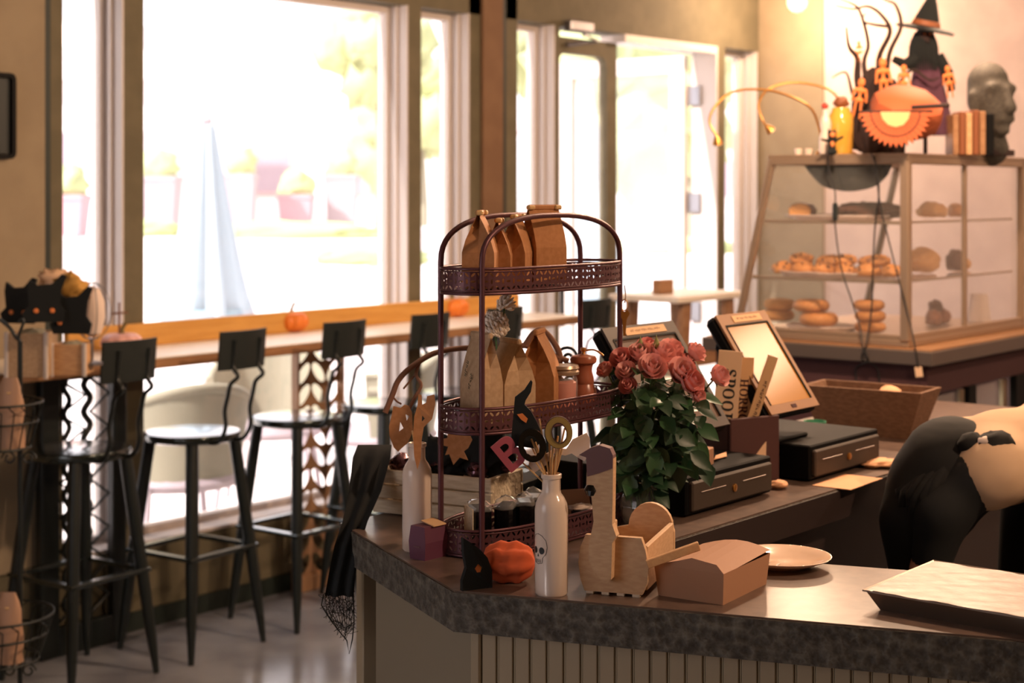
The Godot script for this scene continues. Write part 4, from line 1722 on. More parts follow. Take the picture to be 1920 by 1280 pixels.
	prism(s, px(2.62 / 3000.0, [[-6, 66], [0, 64], [1, 46], [8, 50], [10, 62], [24, 66], [26, 48], [20, 20], [4, 4], [0, -20], [-2, -56], [-8, -76], [-14, -50], [-16, -10], [-14, 24], [-8, 44]]), -0.0008, 0.0008, [px(2.62 / 3000.0, [[0, 14], [6, 20], [1, 26]])], bend)
	put("paper", s, M.kraft, cut)
	cut = thing("paper_cutout", "brown paper ghost cut-out seen between the stand's two left posts", "cut-out", Vector3(2.149, 1.172, -1.875), YAW - 0.2, "brown paper cut-outs hanging from the branch")
	s = S()
	prism(s, px(2.85 / 3000.0, [[-16, 26], [-8, 38], [4, 40], [8, 26], [22, 24], [30, 8], [22, -8], [14, -14], [22, -30], [6, -26], [-6, -40], [-14, -20], [-22, -22], [-16, -6], [-36, -2], [-36, 6], [-18, 10]]), -0.0008, 0.0008, [px(2.85 / 3000.0, [[-2, 22], [3, 28], [-3, 30]])])
	put("paper", s, M.kraft, cut)
	# the two white bottles
	var o := thing("reed_bottle", "white ceramic bottle left of the tiered stand, half behind the purple box", "bottle", Vector3(1.983, TOP, -1.818), YAW, "white ceramic bottles")
	bottle(o)
	reeds(o, [[-0.008, 0.20, 0.003], [0.006, 0.205, -0.004]])
	var bp := Vector3(1.892, 1.020, -1.463)
	o = thing("reed_bottle", "white ceramic bottle with a printed skull at the counter's edge", "bottle", Vector3(bp.x, TOP, bp.z), YAW, "white ceramic bottles")
	bottle(o)
	var tips := []
	for p in [[-0.030, 0.232, 0.004], [-0.018, 0.262, 0.006], [-0.010, 0.215, -0.006], [-0.004, 0.245, 0.004], [0.002, 0.222, 0.008], [0.006, 0.205, 0.0], [0.010, 0.235, -0.005], [0.016, 0.218, 0.006], [0.020, 0.248, 0.002], [-0.024, 0.226, -0.006]]:
		tips.append(p)
	reeds(o, tips)
	var wrap := func(p: Vector2, z: float) -> Vector3:
		var a := -0.92 + p.x / 0.0248
		return Vector3(sin(a) * (0.0249 + z), p.y, cos(a) * (0.0249 + z))
	var skull := []
	for q in [[-0.008, 0.050], [-0.009, 0.058], [-0.0145, 0.064], [-0.0165, 0.074], [-0.0145, 0.084], [-0.008, 0.091], [0.0, 0.0935], [0.008, 0.091], [0.0145, 0.084], [0.0165, 0.074], [0.0145, 0.064], [0.009, 0.058], [0.008, 0.050], [0.0, 0.048]]:
		skull.append(Vector2(q[0], q[1]))
	s = S()
	prism(s, skull, 0.0, 0.0003, [outline(skull, 0.0007)], wrap)
	for e in [[-0.0068, 0.0685, 0.0048, 0.0052], [0.0068, 0.0685, 0.0048, 0.0052]]:
		prism(s, oval(e[0], e[1], e[2], e[3], 14), 0.0, 0.0003, [], wrap)
	prism(s, [Vector2(-0.0018, 0.0595), Vector2(0.0018, 0.0595), Vector2(0.0, 0.0645)], 0.0, 0.0003, [], wrap)
	for x in [-0.005, -0.0025, 0.0, 0.0025, 0.005]:
		prism(s, [Vector2(x - 0.0003, 0.0505), Vector2(x + 0.0003, 0.0505), Vector2(x + 0.0003, 0.0555), Vector2(x - 0.0003, 0.0555)], 0.0, 0.0003, [], wrap)
	put("skull_print", s, M.ink, o)
	# picks standing in the skull bottle
	var b := 0.0008
	o = thing("letter_pick", "pink felt letter B on a stick, leaning left out of the skull bottle", "letter", o.position, YAW, "felt picks in the skull bottle")
	var t := put("letter", text("B", 0.068, 0.007, false), M.felt_pink, o)
	t.position = Vector3(-78 * b, 264 * b, 0.012)
	t.rotation = Vector3(0, 0.1, 0.68)
	s = S()
	tube(s, [Vector3(-0.004, 0.16, 0.004), Vector3(-64 * b, 255 * b, 0.002)], 0.0014, 6)
	put("stick", s, M.reed, o)
	for e in [[-36, 280, 26, 31, 0.2, "felt_black_gloss", 0.014, "black glossy letter O ring on a stick beside the pink letter B"], [13, 305, 25, 29, 0.1, "felt_olive", 0.018, "olive letter O with a dark outline on a stick above the reeds"]]:
		o = thing("letter_pick", e[7], "letter", bp, YAW, "felt picks in the skull bottle")
		var m: Material = M.felt_olive if e[5] == "felt_olive" else M.black_gloss
		s = S()
		prism(s, oval(e[0] * b, e[1] * b, e[2] * b, e[3] * b, 28, e[4]), e[6] - 0.004, e[6] + 0.004, [oval((e[0] + (1 if e[5] == "felt_olive" else -1)) * b, (e[1] - 1) * b, e[2] * 0.56 * b, e[3] * 0.66 * b, 22, e[4] + 0.1)])
		put("letter", s, m, o)
		if e[5] == "felt_olive":
			s = S()
			prism(s, oval(e[0] * b, e[1] * b, e[2] * b * 1.03, e[3] * b * 1.03, 28, e[4]), e[6] - 0.005, e[6] + 0.0032, [oval(e[0] * b, e[1] * b, e[2] * b * 0.985, e[3] * b * 0.985, 28, e[4])])
			prism(s, oval((e[0] + 1) * b, (e[1] - 1) * b, e[2] * 0.58 * b, e[3] * 0.68 * b, 22, e[4] + 0.1), e[6] + 0.003, e[6] + 0.0048, [oval((e[0] + 1) * b, (e[1] - 1) * b, e[2] * 0.53 * b, e[3] * 0.63 * b, 22, e[4] + 0.1)])
			put("outline", s, M.maroon, o)
		s = S()
		tube(s, [Vector3(0.002, 0.16, 0.004), Vector3(e[0] * b * 0.9, (e[1] - e[3] + 4) * b, e[6] - 0.002)], 0.0014, 6)
		put("stick", s, M.reed, o)
	o = thing("cat_pick", "black felt cat with one pointed ear and an orange eye, standing behind the letters", "cut-out", bp, YAW, "felt picks in the skull bottle")
	s = S()
	prism(s, px(b, [[-76, 276], [-70, 344], [-68, 366], [-50, 380], [-38, 398], [-35, 394], [-38, 376], [-48, 360], [-50, 352], [-38, 340], [-28, 322], [-18, 300], [-14, 290], [-30, 270]]), -0.012, -0.006)
	put("felt_cutout", s, M.felt_black, o)
	s = S()
	prism(s, px(b, [[-64, 334], [-54, 336], [-44, 326], [-47, 318], [-56, 324]]), -0.006, -0.0045)
	put("eye", s, M.eye_orange, o)
	s = S()
	tube(s, [Vector3(-0.002, 0.16, -0.006), Vector3(-40 * b, 280 * b, -0.009)], 0.0014, 6)
	put("stick", s, M.reed, o)
	o = thing("bow_pick", "white felt bow behind the reeds, its right wing spread beside the olive letter", "bow", bp, YAW, "felt picks in the skull bottle")
	s = S()
	prism(s, px(b, [[28, 270], [40, 288], [66, 300], [72, 290], [72, 262], [62, 247], [50, 254], [38, 262], [26, 258], [4, 262], [-10, 240], [-32, 226], [-42, 240], [-40, 258], [-8, 262], [8, 272]]), -0.004, 0.0)
	put("felt_cutout", s, M.felt_white, o)
	s = S()
	tube(s, [Vector3(0.003, 0.16, -0.004), Vector3(14 * b, 264 * b, -0.004)], 0.0014, 6)
	put("stick", s, M.reed, o)
	# small purple box
	o = thing("gift_box", "small purple box with a kraft tag on top at the counter's left edge", "box", Vector3(1.958, TOP, -1.768), -1.60)
	s = S()
	var lo := [Vector3(-0.017, 0, 0.028), Vector3(0.017, 0, 0.028), Vector3(0.017, 0, -0.028), Vector3(-0.017, 0, -0.028)]
	var md := []
	var hi := []
	for p in lo:
		md.append(Vector3(p.x * 1.12, 0.028, p.z * 1.04))
		hi.append(Vector3(p.x * 0.92, 0.054, p.z * 0.98))
	grid(s, [lo, md, hi], true, false)
	quad(s, hi[0], hi[1], hi[2], hi[3])
	put("box", s, M.purple_box, o)
	s = S()
	box(s, Vector3(0, 0.021, 0.0295), Vector3(0.014, 0.0015, 0.001))
	put("print", s, M.goose_purple, o)
	s = S()
	place(Vector3(0.006, 0.055, -0.004), 0.0, 0.0, -0.2)
	box(s, Vector3(0, 0.002, 0), Vector3(0.03, 0.002, 0.03), 0.0005)
	home()
	put("tag", s, M.card, o)
	# black felt cat mask and orange plush pumpkin lying at the corner
	o = thing("cat_mask", "black felt cat head with an orange eye propped against the orange plush roll", "ornament", Vector3(1.845, 1.020, -1.565), YAW + 0.5)
	s = S(true)
	var mask := px(0.00081, [[-34, 0], [28, 0], [32, 30], [24, 54], [10, 70], [-8, 84], [-22, 94], [-24, 66], [-22, 40], [-32, 18]])
	var puff := func(p: Vector2, z: float) -> Vector3: return Vector3(p.x, p.y, z - p.y * 0.25 - p.x * p.x * 6.0)
	prism(s, mask, -0.004, 0.004, [px(0.00081, [[-6, 38], [2, 46], [10, 38], [6, 30], [-2, 30]])], puff)
	put("mask", s, M.felt_black, o)
	s = S()
	prism(s, px(0.00081, [[-6, 38], [2, 46], [10, 38], [6, 30], [-2, 30]]), -0.004, 0.0015, [], puff)
	put("eye", s, M.eye_orange, o)
	o = thing("plush_pumpkin", "crumpled orange plush pumpkin lying on its side by the counter corner", "plush", Vector3(1.910, 1.020, -1.560), YAW - 0.1)
	s = S(true)
	rows = []
	for i in 15:
		var u := i / 14.0
		var row := []
		var r: float = 0.030 * pow(maxf(0.0, 1.0 - pow(absf(u * 2.0 - 1.0), 3.0)), 0.5)
		for j in 40:
			var a := TAU * j / 40.0
			var rb: float = r * (1.0 + 0.09 * cos(a * 7.0 + sin(u * 9.0) * 0.5) + 0.05 * sin(u * 22.0 + a * 2.0))
			row.append(Vector3(-0.042 + 0.084 * u, 0.030 + cos(a) * rb, sin(a) * rb * 0.9))
		rows.append(row)
	var turned := []
	for row in rows:
		var r2 := []
		for j in range(row.size() - 1, -1, -1):
			r2.append(row[j])
		turned.append(r2)
	grid(s, turned, true)
	put("plush_body", s, M.plush_orange, o)
	s = S()
	tube(s, [Vector3(-0.042, 0.03, 0.0), Vector3(-0.05, 0.034, 0.004), Vector3(-0.056, 0.04, 0.004)], [0.006, 0.005, 0.004], 7)
	put("stem", s, M.stem, o)
	goose()
	takeout()
	tray_and_plate()


func px(k: float, list: Array) -> Array:
	var out := []
	for p in list:
		out.append(Vector2(p[0] * k, p[1] * k))
	return out


func lathe_fan(s: SurfaceTool, a: Vector3, d: Vector3, r: float) -> void:   # a pleated twist of foil
	var side := d.cross(Vector3.UP).normalized()
	for j in 7:
		var f0 := j / 7.0 * PI - PI / 2
		var f1 := (j + 1) / 7.0 * PI - PI / 2
		var up := 0.004 * (1 if j % 2 == 0 else -1)
		var p0 := a + d * cos(f0) + side * sin(f0) * r + Vector3(0, up, 0)
		var p1 := a + d * cos(f1) + side * sin(f1) * r - Vector3(0, up, 0)
		tri(s, a, p0, p1)


func goose() -> void:
	var o := thing("goose_planter", "whitewashed wooden goose planter with a cut-out neck at the counter's edge", "planter", Vector3(1.940, 1.020, -1.384), -1.206)
	var k := 0.00079
	var s := S()
	prism(s, px(k, [[-56, 6], [56, 6], [66, 30], [68, 60], [62, 90], [54, 112], [-54, 112], [-64, 88], [-68, 58], [-64, 28]]), -0.010, 0.0)
	put("front_board", s, M.wood_goose, o)
	s = S()
	for x in [-46, -16, 14, 44]:
		box(s, Vector3(x * k, 0.0035, -0.005), Vector3(0.012, 0.007, 0.009), 0.001)
	put("foot_peg", s, M.wood_worn, o)
	s = S()
	prism(s, px(k, [[-44, 262], [6, 262], [5, 188], [4, 139], [12, 117], [4, 104], [2, 36], [-10, 30], [-28, 42], [-42, 71], [-40, 104], [-32, 142], [-36, 188], [-46, 212]]), 0.0, 0.018)
	put("neck", s, M.wood_goose, o)
	s = S()
	prism(s, px(k, [[-44, 226], [-20, 234], [5, 244], [6, 268], [0, 281], [-20, 286], [-38, 280], [-60, 266], [-46, 262]]), 0.002, 0.0195)
	put("painted_head", s, M.goose_purple, o)
	s = S()
	lathe_at(s, Vector3(-0.03, 0.158, 0.012), 0.011)
	put("bell", s, M.black_gloss, o)
	for x in [-0.046, 0.046]:
		s = S()
		box(s, Vector3(x, 0.042, -0.10), Vector3(0.008, 0.066, 0.178), 0.0015)
		put("side_board", s, M.wood_goose, o)
	s = S()
	box(s, Vector3(0, 0.012, -0.10), Vector3(0.084, 0.006, 0.178))
	put("bottom_board", s, M.wood_goose, o)
	s = S()
	var tail := [Vector2(0.05, 0.008), Vector2(0.05, 0.06)]
	for j in 13:
		var a := PI * j / 12.0
		tail.append(Vector2(cos(a) * 0.036 + 0.012, 0.066 + sin(a) * 0.038))
	tail.append(Vector2(-0.05, 0.06))
	tail.append(Vector2(-0.05, 0.008))
	prism(s, tail, -0.200, -0.190)
	put("tail_board", s, M.wood_goose, o)


func lathe_at(s: SurfaceTool, c: Vector3, r: float) -> void:
	place(c)
	lathe(s, [[0.0, -r], [r * 0.7, -r * 0.7], [r, 0.0], [r * 0.7, r * 0.7], [0.0, r]], 14)
	home()


func takeout() -> void:
	var o := thing("takeout_box", "folded brown kraft takeout box at the counter's edge", "box", Vector3(2.066, TOP, -1.289), 0.1)
	var a := 0.081
	var d := 0.057
	var h := 0.047
	var lo := [Vector3(-a * 0.93, 0, d * 0.93), Vector3(a * 0.93, 0, d * 0.93), Vector3(a * 0.93, 0, -d * 0.93), Vector3(-a * 0.93, 0, -d * 0.93)]
	var hi := [Vector3(-a, h, d), Vector3(a, h, d), Vector3(a, h, -d), Vector3(-a, h, -d)]
	var s := S()
	grid(s, [lo, hi], true, false)
	quad(s, lo[3], lo[2], lo[1], lo[0])
	put("box_body", s, M.box_kraft, o)
	s = S()   # the long lid flap, sagging to the front edge, and its turned-in tab
	var lid := []
	for i in 7:
		var f := i / 6.0
		var row := []
		for j in 7:
			var g := j / 6.0
			row.append(Vector3(lerpf(-a, a, g), h + 0.001 + 0.013 * sin(f * PI * 0.9) * (0.3 + 0.7 * g) - 0.004 * f * (1.0 - g), lerpf(-d, d, f)))
		lid.append(row)
	lid.reverse()
	grid(s, lid, false, false)
	put("lid_flap", s, M.box_kraft, o)
	s = S()
	var sk := [Vector2(-d, 0), Vector2(d, 0), Vector2(d * 0.8, 0.012), Vector2(d * 0.1, 0.017), Vector2(-d * 0.3, 0.010)]
	place(Vector3(-a, h, 0), -PI / 2)
	prism(s, sk, -0.0006, 0.0006)
	home()
	put("end_flap", s, M.box_kraft, o)
	s = S()
	place(Vector3(1.981, 1.085, -1.305), YAW, 0.0, 0.34)
	box(s, Vector3.ZERO, Vector3(0.082, 0.0125, 0.010), 0.001)
	home()
	tag(put("wood_strip", s, M.wood_pale), "flat strip of pale wood lying slantwise between the goose planter and the takeout box", "strip")


func tray_and_plate() -> void:
	var o := thing("plate", "small glazed plate with a printed sprig and shiny rim behind the takeout box", "plate", Vector3(2.269, 1.020, -1.286), 0.0)
	var s := S()
	lathe(s, [[0.0, 0.0], [0.040, 0.0], [0.044, 0.003], [0.060, 0.008], [0.077, 0.015], [0.079, 0.0172], [0.076, 0.0172], [0.060, 0.011], [0.044, 0.0065], [0.0, 0.006]], 48)
	put("plate_body", s, M.plate_white, o)
	s = S()
	for j in 7:
		var a := 0.6 + j * 0.12
		var c := Vector3(cos(a + 2.2) * 0.048, 0.0095, sin(a + 2.2) * 0.048)
		leaf(s, c, Vector3(cos(j * 2.1), 0.2, sin(j * 2.1)), Vector3.UP, 0.012, 0.005, 0.0)
	put("sprig_print", s, M.plate_mark, o)
	o = thing("sheet_pan", "foil-lined metal sheet pan under clear film at the right end of the counter", "tray", Vector3(2.222, TOP, -0.830), -PI / 2)
	var w := 0.226
	var d := 0.116
	s = S()
	var lv := [[0.93, 0.90, 0.0], [1.0, 1.0, 0.026], [1.02, 1.035, 0.029], [1.02, 1.035, 0.0265], [0.985, 0.98, 0.025], [0.92, 0.89, 0.003]]
	var rows := []
	for e in lv:
		rows.append([Vector3(-w * e[0], e[2], d * e[1]), Vector3(w * e[0], e[2], d * e[1]), Vector3(w * e[0], e[2], -d * e[1]), Vector3(-w * e[0], e[2], -d * e[1])])
	grid(s, rows, true, false)
	quad(s, rows[5][0], rows[5][1], rows[5][2], rows[5][3])
	put("pan", s, M.tray_metal, o)
	s = S(true)
	var foil := []
	for i in 25:
		var row := []
		for j in 45:
			var x := lerpf(-w, w, j / 44.0)
			var z := lerpf(d, -d, i / 24.0)
			row.append(Vector3(x, 0.0285 + 0.0007 * sin(j * 0.71 + sin(i * 0.9) * 2.0) * sin(i * 0.53 + j * 0.13) + rng.randf_range(-0.0004, 0.0004), z))
		foil.append(row)
	grid(s, foil)
	put("foil_cover", s, M.tray_foil, o)


# ---------------------------------------------------------------- the roses
func rose(o: Node3D, c: Vector3, face: Vector3, r: float, m: Material) -> void:
	var up := face.normalized()
	var sx := up.cross(Vector3(0.3, 0.1, 1)).normalized()
	var sz := sx.cross(up)
	var s := S(true)
	for layer in [[0.30, 3, 0.95, 0.0], [0.55, 4, 0.85, 0.5], [0.82, 5, 0.62, 1.1], [1.02, 5, 0.30, 1.7]]:
		for q in layer[1]:
			var a0: float = layer[3] + TAU * q / layer[1]
			var rows := []
			for i in 5:
				var f := i / 4.0
				var row := []
				for j in 5:
					var g := (j / 4.0 - 0.5) * 2.0
					var a: float = a0 + g * (PI / layer[1]) * 1.25
					var rad: float = r * layer[0] * (0.25 + 0.75 * sin(f * PI * 0.55)) * (1.0 + (0.12 if f > 0.9 else 0.0) * layer[0])
					var y: float = r * (-0.75 + f * (0.75 + layer[2]) - 0.22 * g * g * f) 
					row.append(c + sx * cos(a) * rad + sz * sin(a) * rad + up * y)
				rows.append(row)
			grid(s, rows)
	put("bloom", s, m, o)
	s = S(true)
	for q in 5:
		var a := TAU * q / 5
		var d := (sx * cos(a) + sz * sin(a)) * 0.7 + up * 0.25
		leaf(s, c - up * r * 0.8, d.normalized(), up, r * 0.95, r * 0.4, 0.1)
	put("sepals", s, M.bud_green, o)


func bouquet() -> void:
	var vp := Vector3(2.383, TOP, -1.634)
	var o := thing("glass_vase", "round clear glass vase of stems and water under the roses", "vase", vp, YAW)
	var s := S()
	lathe(s, [[0.0, 0.0], [0.026, 0.0], [0.036, 0.008], [0.043, 0.026], [0.043, 0.040], [0.036, 0.060], [0.029, 0.072], [0.030, 0.079], [0.034, 0.083]], 40)
	put("glass_wall", s, M.vase_glass, o)
	s = S()
	lathe(s, [[0.0, 0.003], [0.025, 0.003], [0.034, 0.009], [0.041, 0.026], [0.041, 0.038], [0.0, 0.0385]], 32)
	mat("water", "e8f0ea", 0.02)
	M.water.albedo_color.a = 0.05
	M.water.transparency = BaseMaterial3D.TRANSPARENCY_ALPHA
	put("water", s, M.water, o)
	s = S()
	var ring := []
	for j in 33:
		ring.append(Vector3(cos(TAU * j / 32) * 0.034, 0.083, sin(TAU * j / 32) * 0.034))
	tube(s, ring, 0.0014, 6)
	put("rim", s, M.vase_glass, o)
	var bl := [[1136, 698, 14, 0.01, "pink rose at the far left of the bouquet, beside the pepper mill"], [1166, 676, 18, 0.0, "pink rose at the upper left of the bouquet, above the peach bloom"], [1172, 696, 16, -0.03, "pink rose tucked low at the upper left of the bouquet"], [1201, 668, 21, 0.0, "full pink rose under the left green bud"], [1220, 688, 22, -0.04, "full pink rose facing forward in the middle of the bouquet"], [1216, 658, 17, 0.04, "pale pink rose between the two green buds"], [1242, 668, 22, 0.0, "full pink rose under the right green bud"], [1263, 664, 20, 0.04, "pink rose at the top of the bouquet against the dark screen"], [1274, 696, 23, -0.04, "large pink rose right of the middle, facing forward"], [1290, 714, 21, -0.05, "large deep pink rose lowest on the bouquet's right half"], [1290, 684, 14, 0.02, "small pink rose behind the large ones at the right"], [1308, 668, 17, 0.03, "pink rose on the upper right against the white window"], [1346, 706, 17, -0.02, "single pink rose on a long stem at the far right of the bouquet"], [1175, 722, 14, -0.04, "small peach rose low at the bouquet's left"], [1302, 738, 13, -0.05, "small wilting rose low at the bouquet's right"]]
	var g := "roses in the glass vase"
	var right := Vector3(cos(YAW), 0, -sin(YAW))
	var fwd := Vector3(-sin(YAW), 0, -cos(YAW))
	var k := 2.9 / 3000.0
	for i in bl.size() + 2:
		var bud: bool = i >= bl.size()
		var e: Array = [[1201, 650, 6, 0.0, "slim closed green rosebud standing above the bouquet, the left one of two"], [1231, 648, 6, 0.0, "slim closed green rosebud standing above the bouquet, the right one of two"]][i - bl.size()] if bud else bl[i]
		var c: Vector3 = Vector3(vp.x, TOP, vp.z) + right * (e[0] - 1205) * k + Vector3.UP * (985 - e[1]) * k + fwd * (e[3] + 0.012)
		o = thing("rosebud" if bud else "rose", e[4], "flower", Vector3.ZERO, 0.0, "" if bud else g)
		var mouth := vp + Vector3(rng.randf_range(-0.018, 0.018), 0.08, rng.randf_range(-0.018, 0.018))
		var low := vp + Vector3(rng.randf_range(-0.02, 0.02), 0.01, rng.randf_range(-0.02, 0.02))
		var out := (c - mouth)
		var face := Vector3(out.x * 1.2, 0.10, out.z * 1.2) - fwd * 0.10
		var under: Vector3 = c - face.normalized() * e[2] * k * 0.8
		var path := curve([low, mouth, mouth.lerp(under, 0.5) + Vector3(0, 0.02, 0), under], 6)
		s = S()
		tube(s, path, 0.0018, 6)
		put("stem", s, M.stem_green, o)
		if bud:
			s = S()
			place(c)
			lathe(s, [[0.0, -0.008], [0.004, -0.005], [0.0055, 0.0], [0.004, 0.006], [0.0012, 0.012], [0.0, 0.018]], 12)
			home()
			put("bloom", s, M.bud_green, o)
		else:
			rose(o, c, face, e[2] * k * 1.15, M.rose_deep if i % 4 == 1 else M.rose)
		for q in 8:
			s = S(true)
			var f := rng.randf_range(0.36, 0.93)
			var at: Vector3 = path[int(f * (path.size() - 1))]
			var a := rng.randf() * TAU
			var d := (Vector3(cos(a), rng.randf_range(-0.5, 0.3), sin(a)) + out.normalized() * Vector3(0.9, 0.0, 0.9) - fwd * 0.35).normalized()
			var st: Vector3 = at + d * rng.randf_range(0.014, 0.045)
			tube(s, [at, st], 0.0009, 4)
			leaf(s, st, d, (Vector3.UP - fwd * 0.8).normalized(), rng.randf_range(0.036, 0.05), rng.randf_range(0.024, 0.033), 0.35)
			put("leaf", s, M.leaf_a if (q + i) % 3 else M.leaf_b, o)
	# low leafy sprays hanging over the vase
	for e in [[1172, 872, "leafy rose spray hanging over the vase's left side"], [1300, 845, "leafy rose spray hanging over the cash drawer"], [1215, 815, "leafy rose spray in front of the stems"], [1262, 790, "leafy rose spray filling the bouquet's right half"], [1165, 790, "leafy rose spray filling the bouquet's left half"], [1188, 742, "leafy rose spray close under the blooms at the left"], [1240, 740, "leafy rose spray close under the blooms in the middle"], [1290, 768, "leafy rose spray close under the lowest blooms at the right"]]:
		o = thing("leaf_spray", e[2], "foliage", Vector3.ZERO)
		var c: Vector3 = vp + right * (e[0] - 1205) * k + Vector3.UP * (985 - e[1]) * k - fwd * 0.035
		var mouth := vp + Vector3(0, 0.08, 0) - fwd * 0.015
		s = S()
		tube(s, curve([vp + Vector3(0, 0.012, 0), mouth, (mouth + c) / 2 + Vector3(0, 0.035, 0), c], 5), 0.0015, 6)
		put("stem", s, M.stem_green, o)
		for q in 9:
			var f := q / 8.0
			var at: Vector3 = mouth.lerp(c, 0.45 + f * 0.55) + Vector3(0, 0.03 * (1.0 - f), 0) + Vector3(rng.randf_range(-0.02, 0.02), rng.randf_range(-0.025, 0.02), rng.randf_range(-0.02, 0.02))
			var d: Vector3 = (right * (rng.randf_range(-1, 1) + signf(e[0] - 1215.0) * 0.5) + Vector3.UP * rng.randf_range(-1.2, 0.1) - fwd * 0.2).normalized()
			s = S(true)
			leaf(s, at, d, (-fwd + Vector3.UP * 0.5).normalized(), rng.randf_range(0.04, 0.052), rng.randf_range(0.028, 0.036), 0.2)
			put("leaf", s, M.leaf_a if q % 2 else M.leaf_b, o)



# ---------------------------------------------------------------- tills, menus and papers on the service counter
func till(x0: float, x1: float, label: String) -> void:
	var o := thing("cash_drawer", label, "cash drawer", Vector3((x0 + x1) / 2, TOP, -1.775), 0.0, "cash drawers")
	var w := x1 - x0
	var s := S()
	box(s, Vector3(0, 0.040, 0), Vector3(w, 0.072, 0.335), 0.003)
	for x in [-1, 1]:
		for z in [-1, 1]:
			box(s, Vector3(x * (w / 2 - 0.03), 0.002, z * 0.14), Vector3(0.02, 0.004, 0.02))
	put("body", s, M.black_plastic, o)
	var d := S()
	box(d, Vector3(0, 0.038, 0.170), Vector3(w - 0.02, 0.055, 0.012), 0.003)
	var m := put("drawer", d, M.drawer_front, o)
	for x in [-1, 1]:
		s = S()
		box(s, Vector3(x * w * 0.24, 0.044, 0.1768), Vector3(w * 0.28, 0.0028, 0.002), 0.0008)
		put("slot_lip", s, M.steel, m)
	s = S()
	place(Vector3(0, 0.036, 0.176), 0, PI / 2)
	lathe(s, [[0.0075, 0.0], [0.0075, 0.003], [0.006, 0.004], [0.0, 0.004]], 18)
	home()
	put("lock", s, M.brass, m)


func screen(x0: float, x1: float, lit: bool, label: String) -> void:
	var o := thing("till_screen", label, "screen", Vector3((x0 + x1) / 2, 1.258, -1.735), 0.0, "till screens")
	var w := x1 - x0
	var tilt := -0.60
	var s := S()
	place(Vector3.ZERO, 0, tilt)
	box(s, Vector3(0, 0, -0.016), Vector3(w, 0.245, 0.030), 0.008)
	box(s, Vector3(0, -0.01, -0.040), Vector3(w * 0.8, 0.17, 0.022), 0.006)
	put("housing", s, M.black_plastic, o)
	s = S()
	prism(s, [Vector2(-w / 2 + 0.002, -0.12), Vector2(w / 2 - 0.002, -0.12), Vector2(w / 2 - 0.002, 0.12), Vector2(-w / 2 + 0.002, 0.12)], -0.001, 0.004, [[Vector2(-w / 2 + 0.018, -0.100), Vector2(w / 2 - 0.018, -0.100), Vector2(w / 2 - 0.018, 0.092), Vector2(-w / 2 + 0.018, 0.092)]])
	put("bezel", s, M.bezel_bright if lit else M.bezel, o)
	s = S()
	box(s, Vector3(0, -0.004, 0.001), Vector3(w - 0.038, 0.190, 0.002))
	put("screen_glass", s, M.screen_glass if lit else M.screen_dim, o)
	s = S()
	for e in [[-w / 2 + 0.018, 0], [w / 2 - 0.018, 0]]:
		box(s, Vector3(e[0], -0.004, 0.003), Vector3(0.004, 0.192, 0.004))
	box(s, Vector3(0, 0.092, 0.003), Vector3(w - 0.036, 0.004, 0.004))
	put("screen_edge", s, M.black_plastic, o)
	s = S()
	box(s, Vector3(0.012, 0.106, 0.0046), Vector3(w * 0.56, 0.016, 0.0012))
	var lab := put("label_strip", s, M.card, o)
	home()
	var t := put("print", marks(14, w * 0.42, 0.006), M.bar_edge, lab)
	t.position = Basis(Vector3.RIGHT, tilt) * Vector3(0.012, 0.1065, 0.0053)
	t.rotation.x = tilt
	place(Vector3.ZERO, 0, tilt)
	s = S()
	box(s, Vector3(0.0, -0.110, 0.0045), Vector3(0.02, 0.008, 0.001))
	put("badge", s, M.maroon, o)
	home()
	s = S()
	tube(s, [Vector3(0, -0.155, -0.02), Vector3(0, -0.10, -0.045), Vector3(0, -0.03, -0.03)], [0.03, 0.024, 0.022], 10)
	box(s, Vector3(0, -0.1575, -0.02), Vector3(w * 0.7, 0.009, 0.16), 0.003)
	put("pedestal", s, M.black_plastic, o)


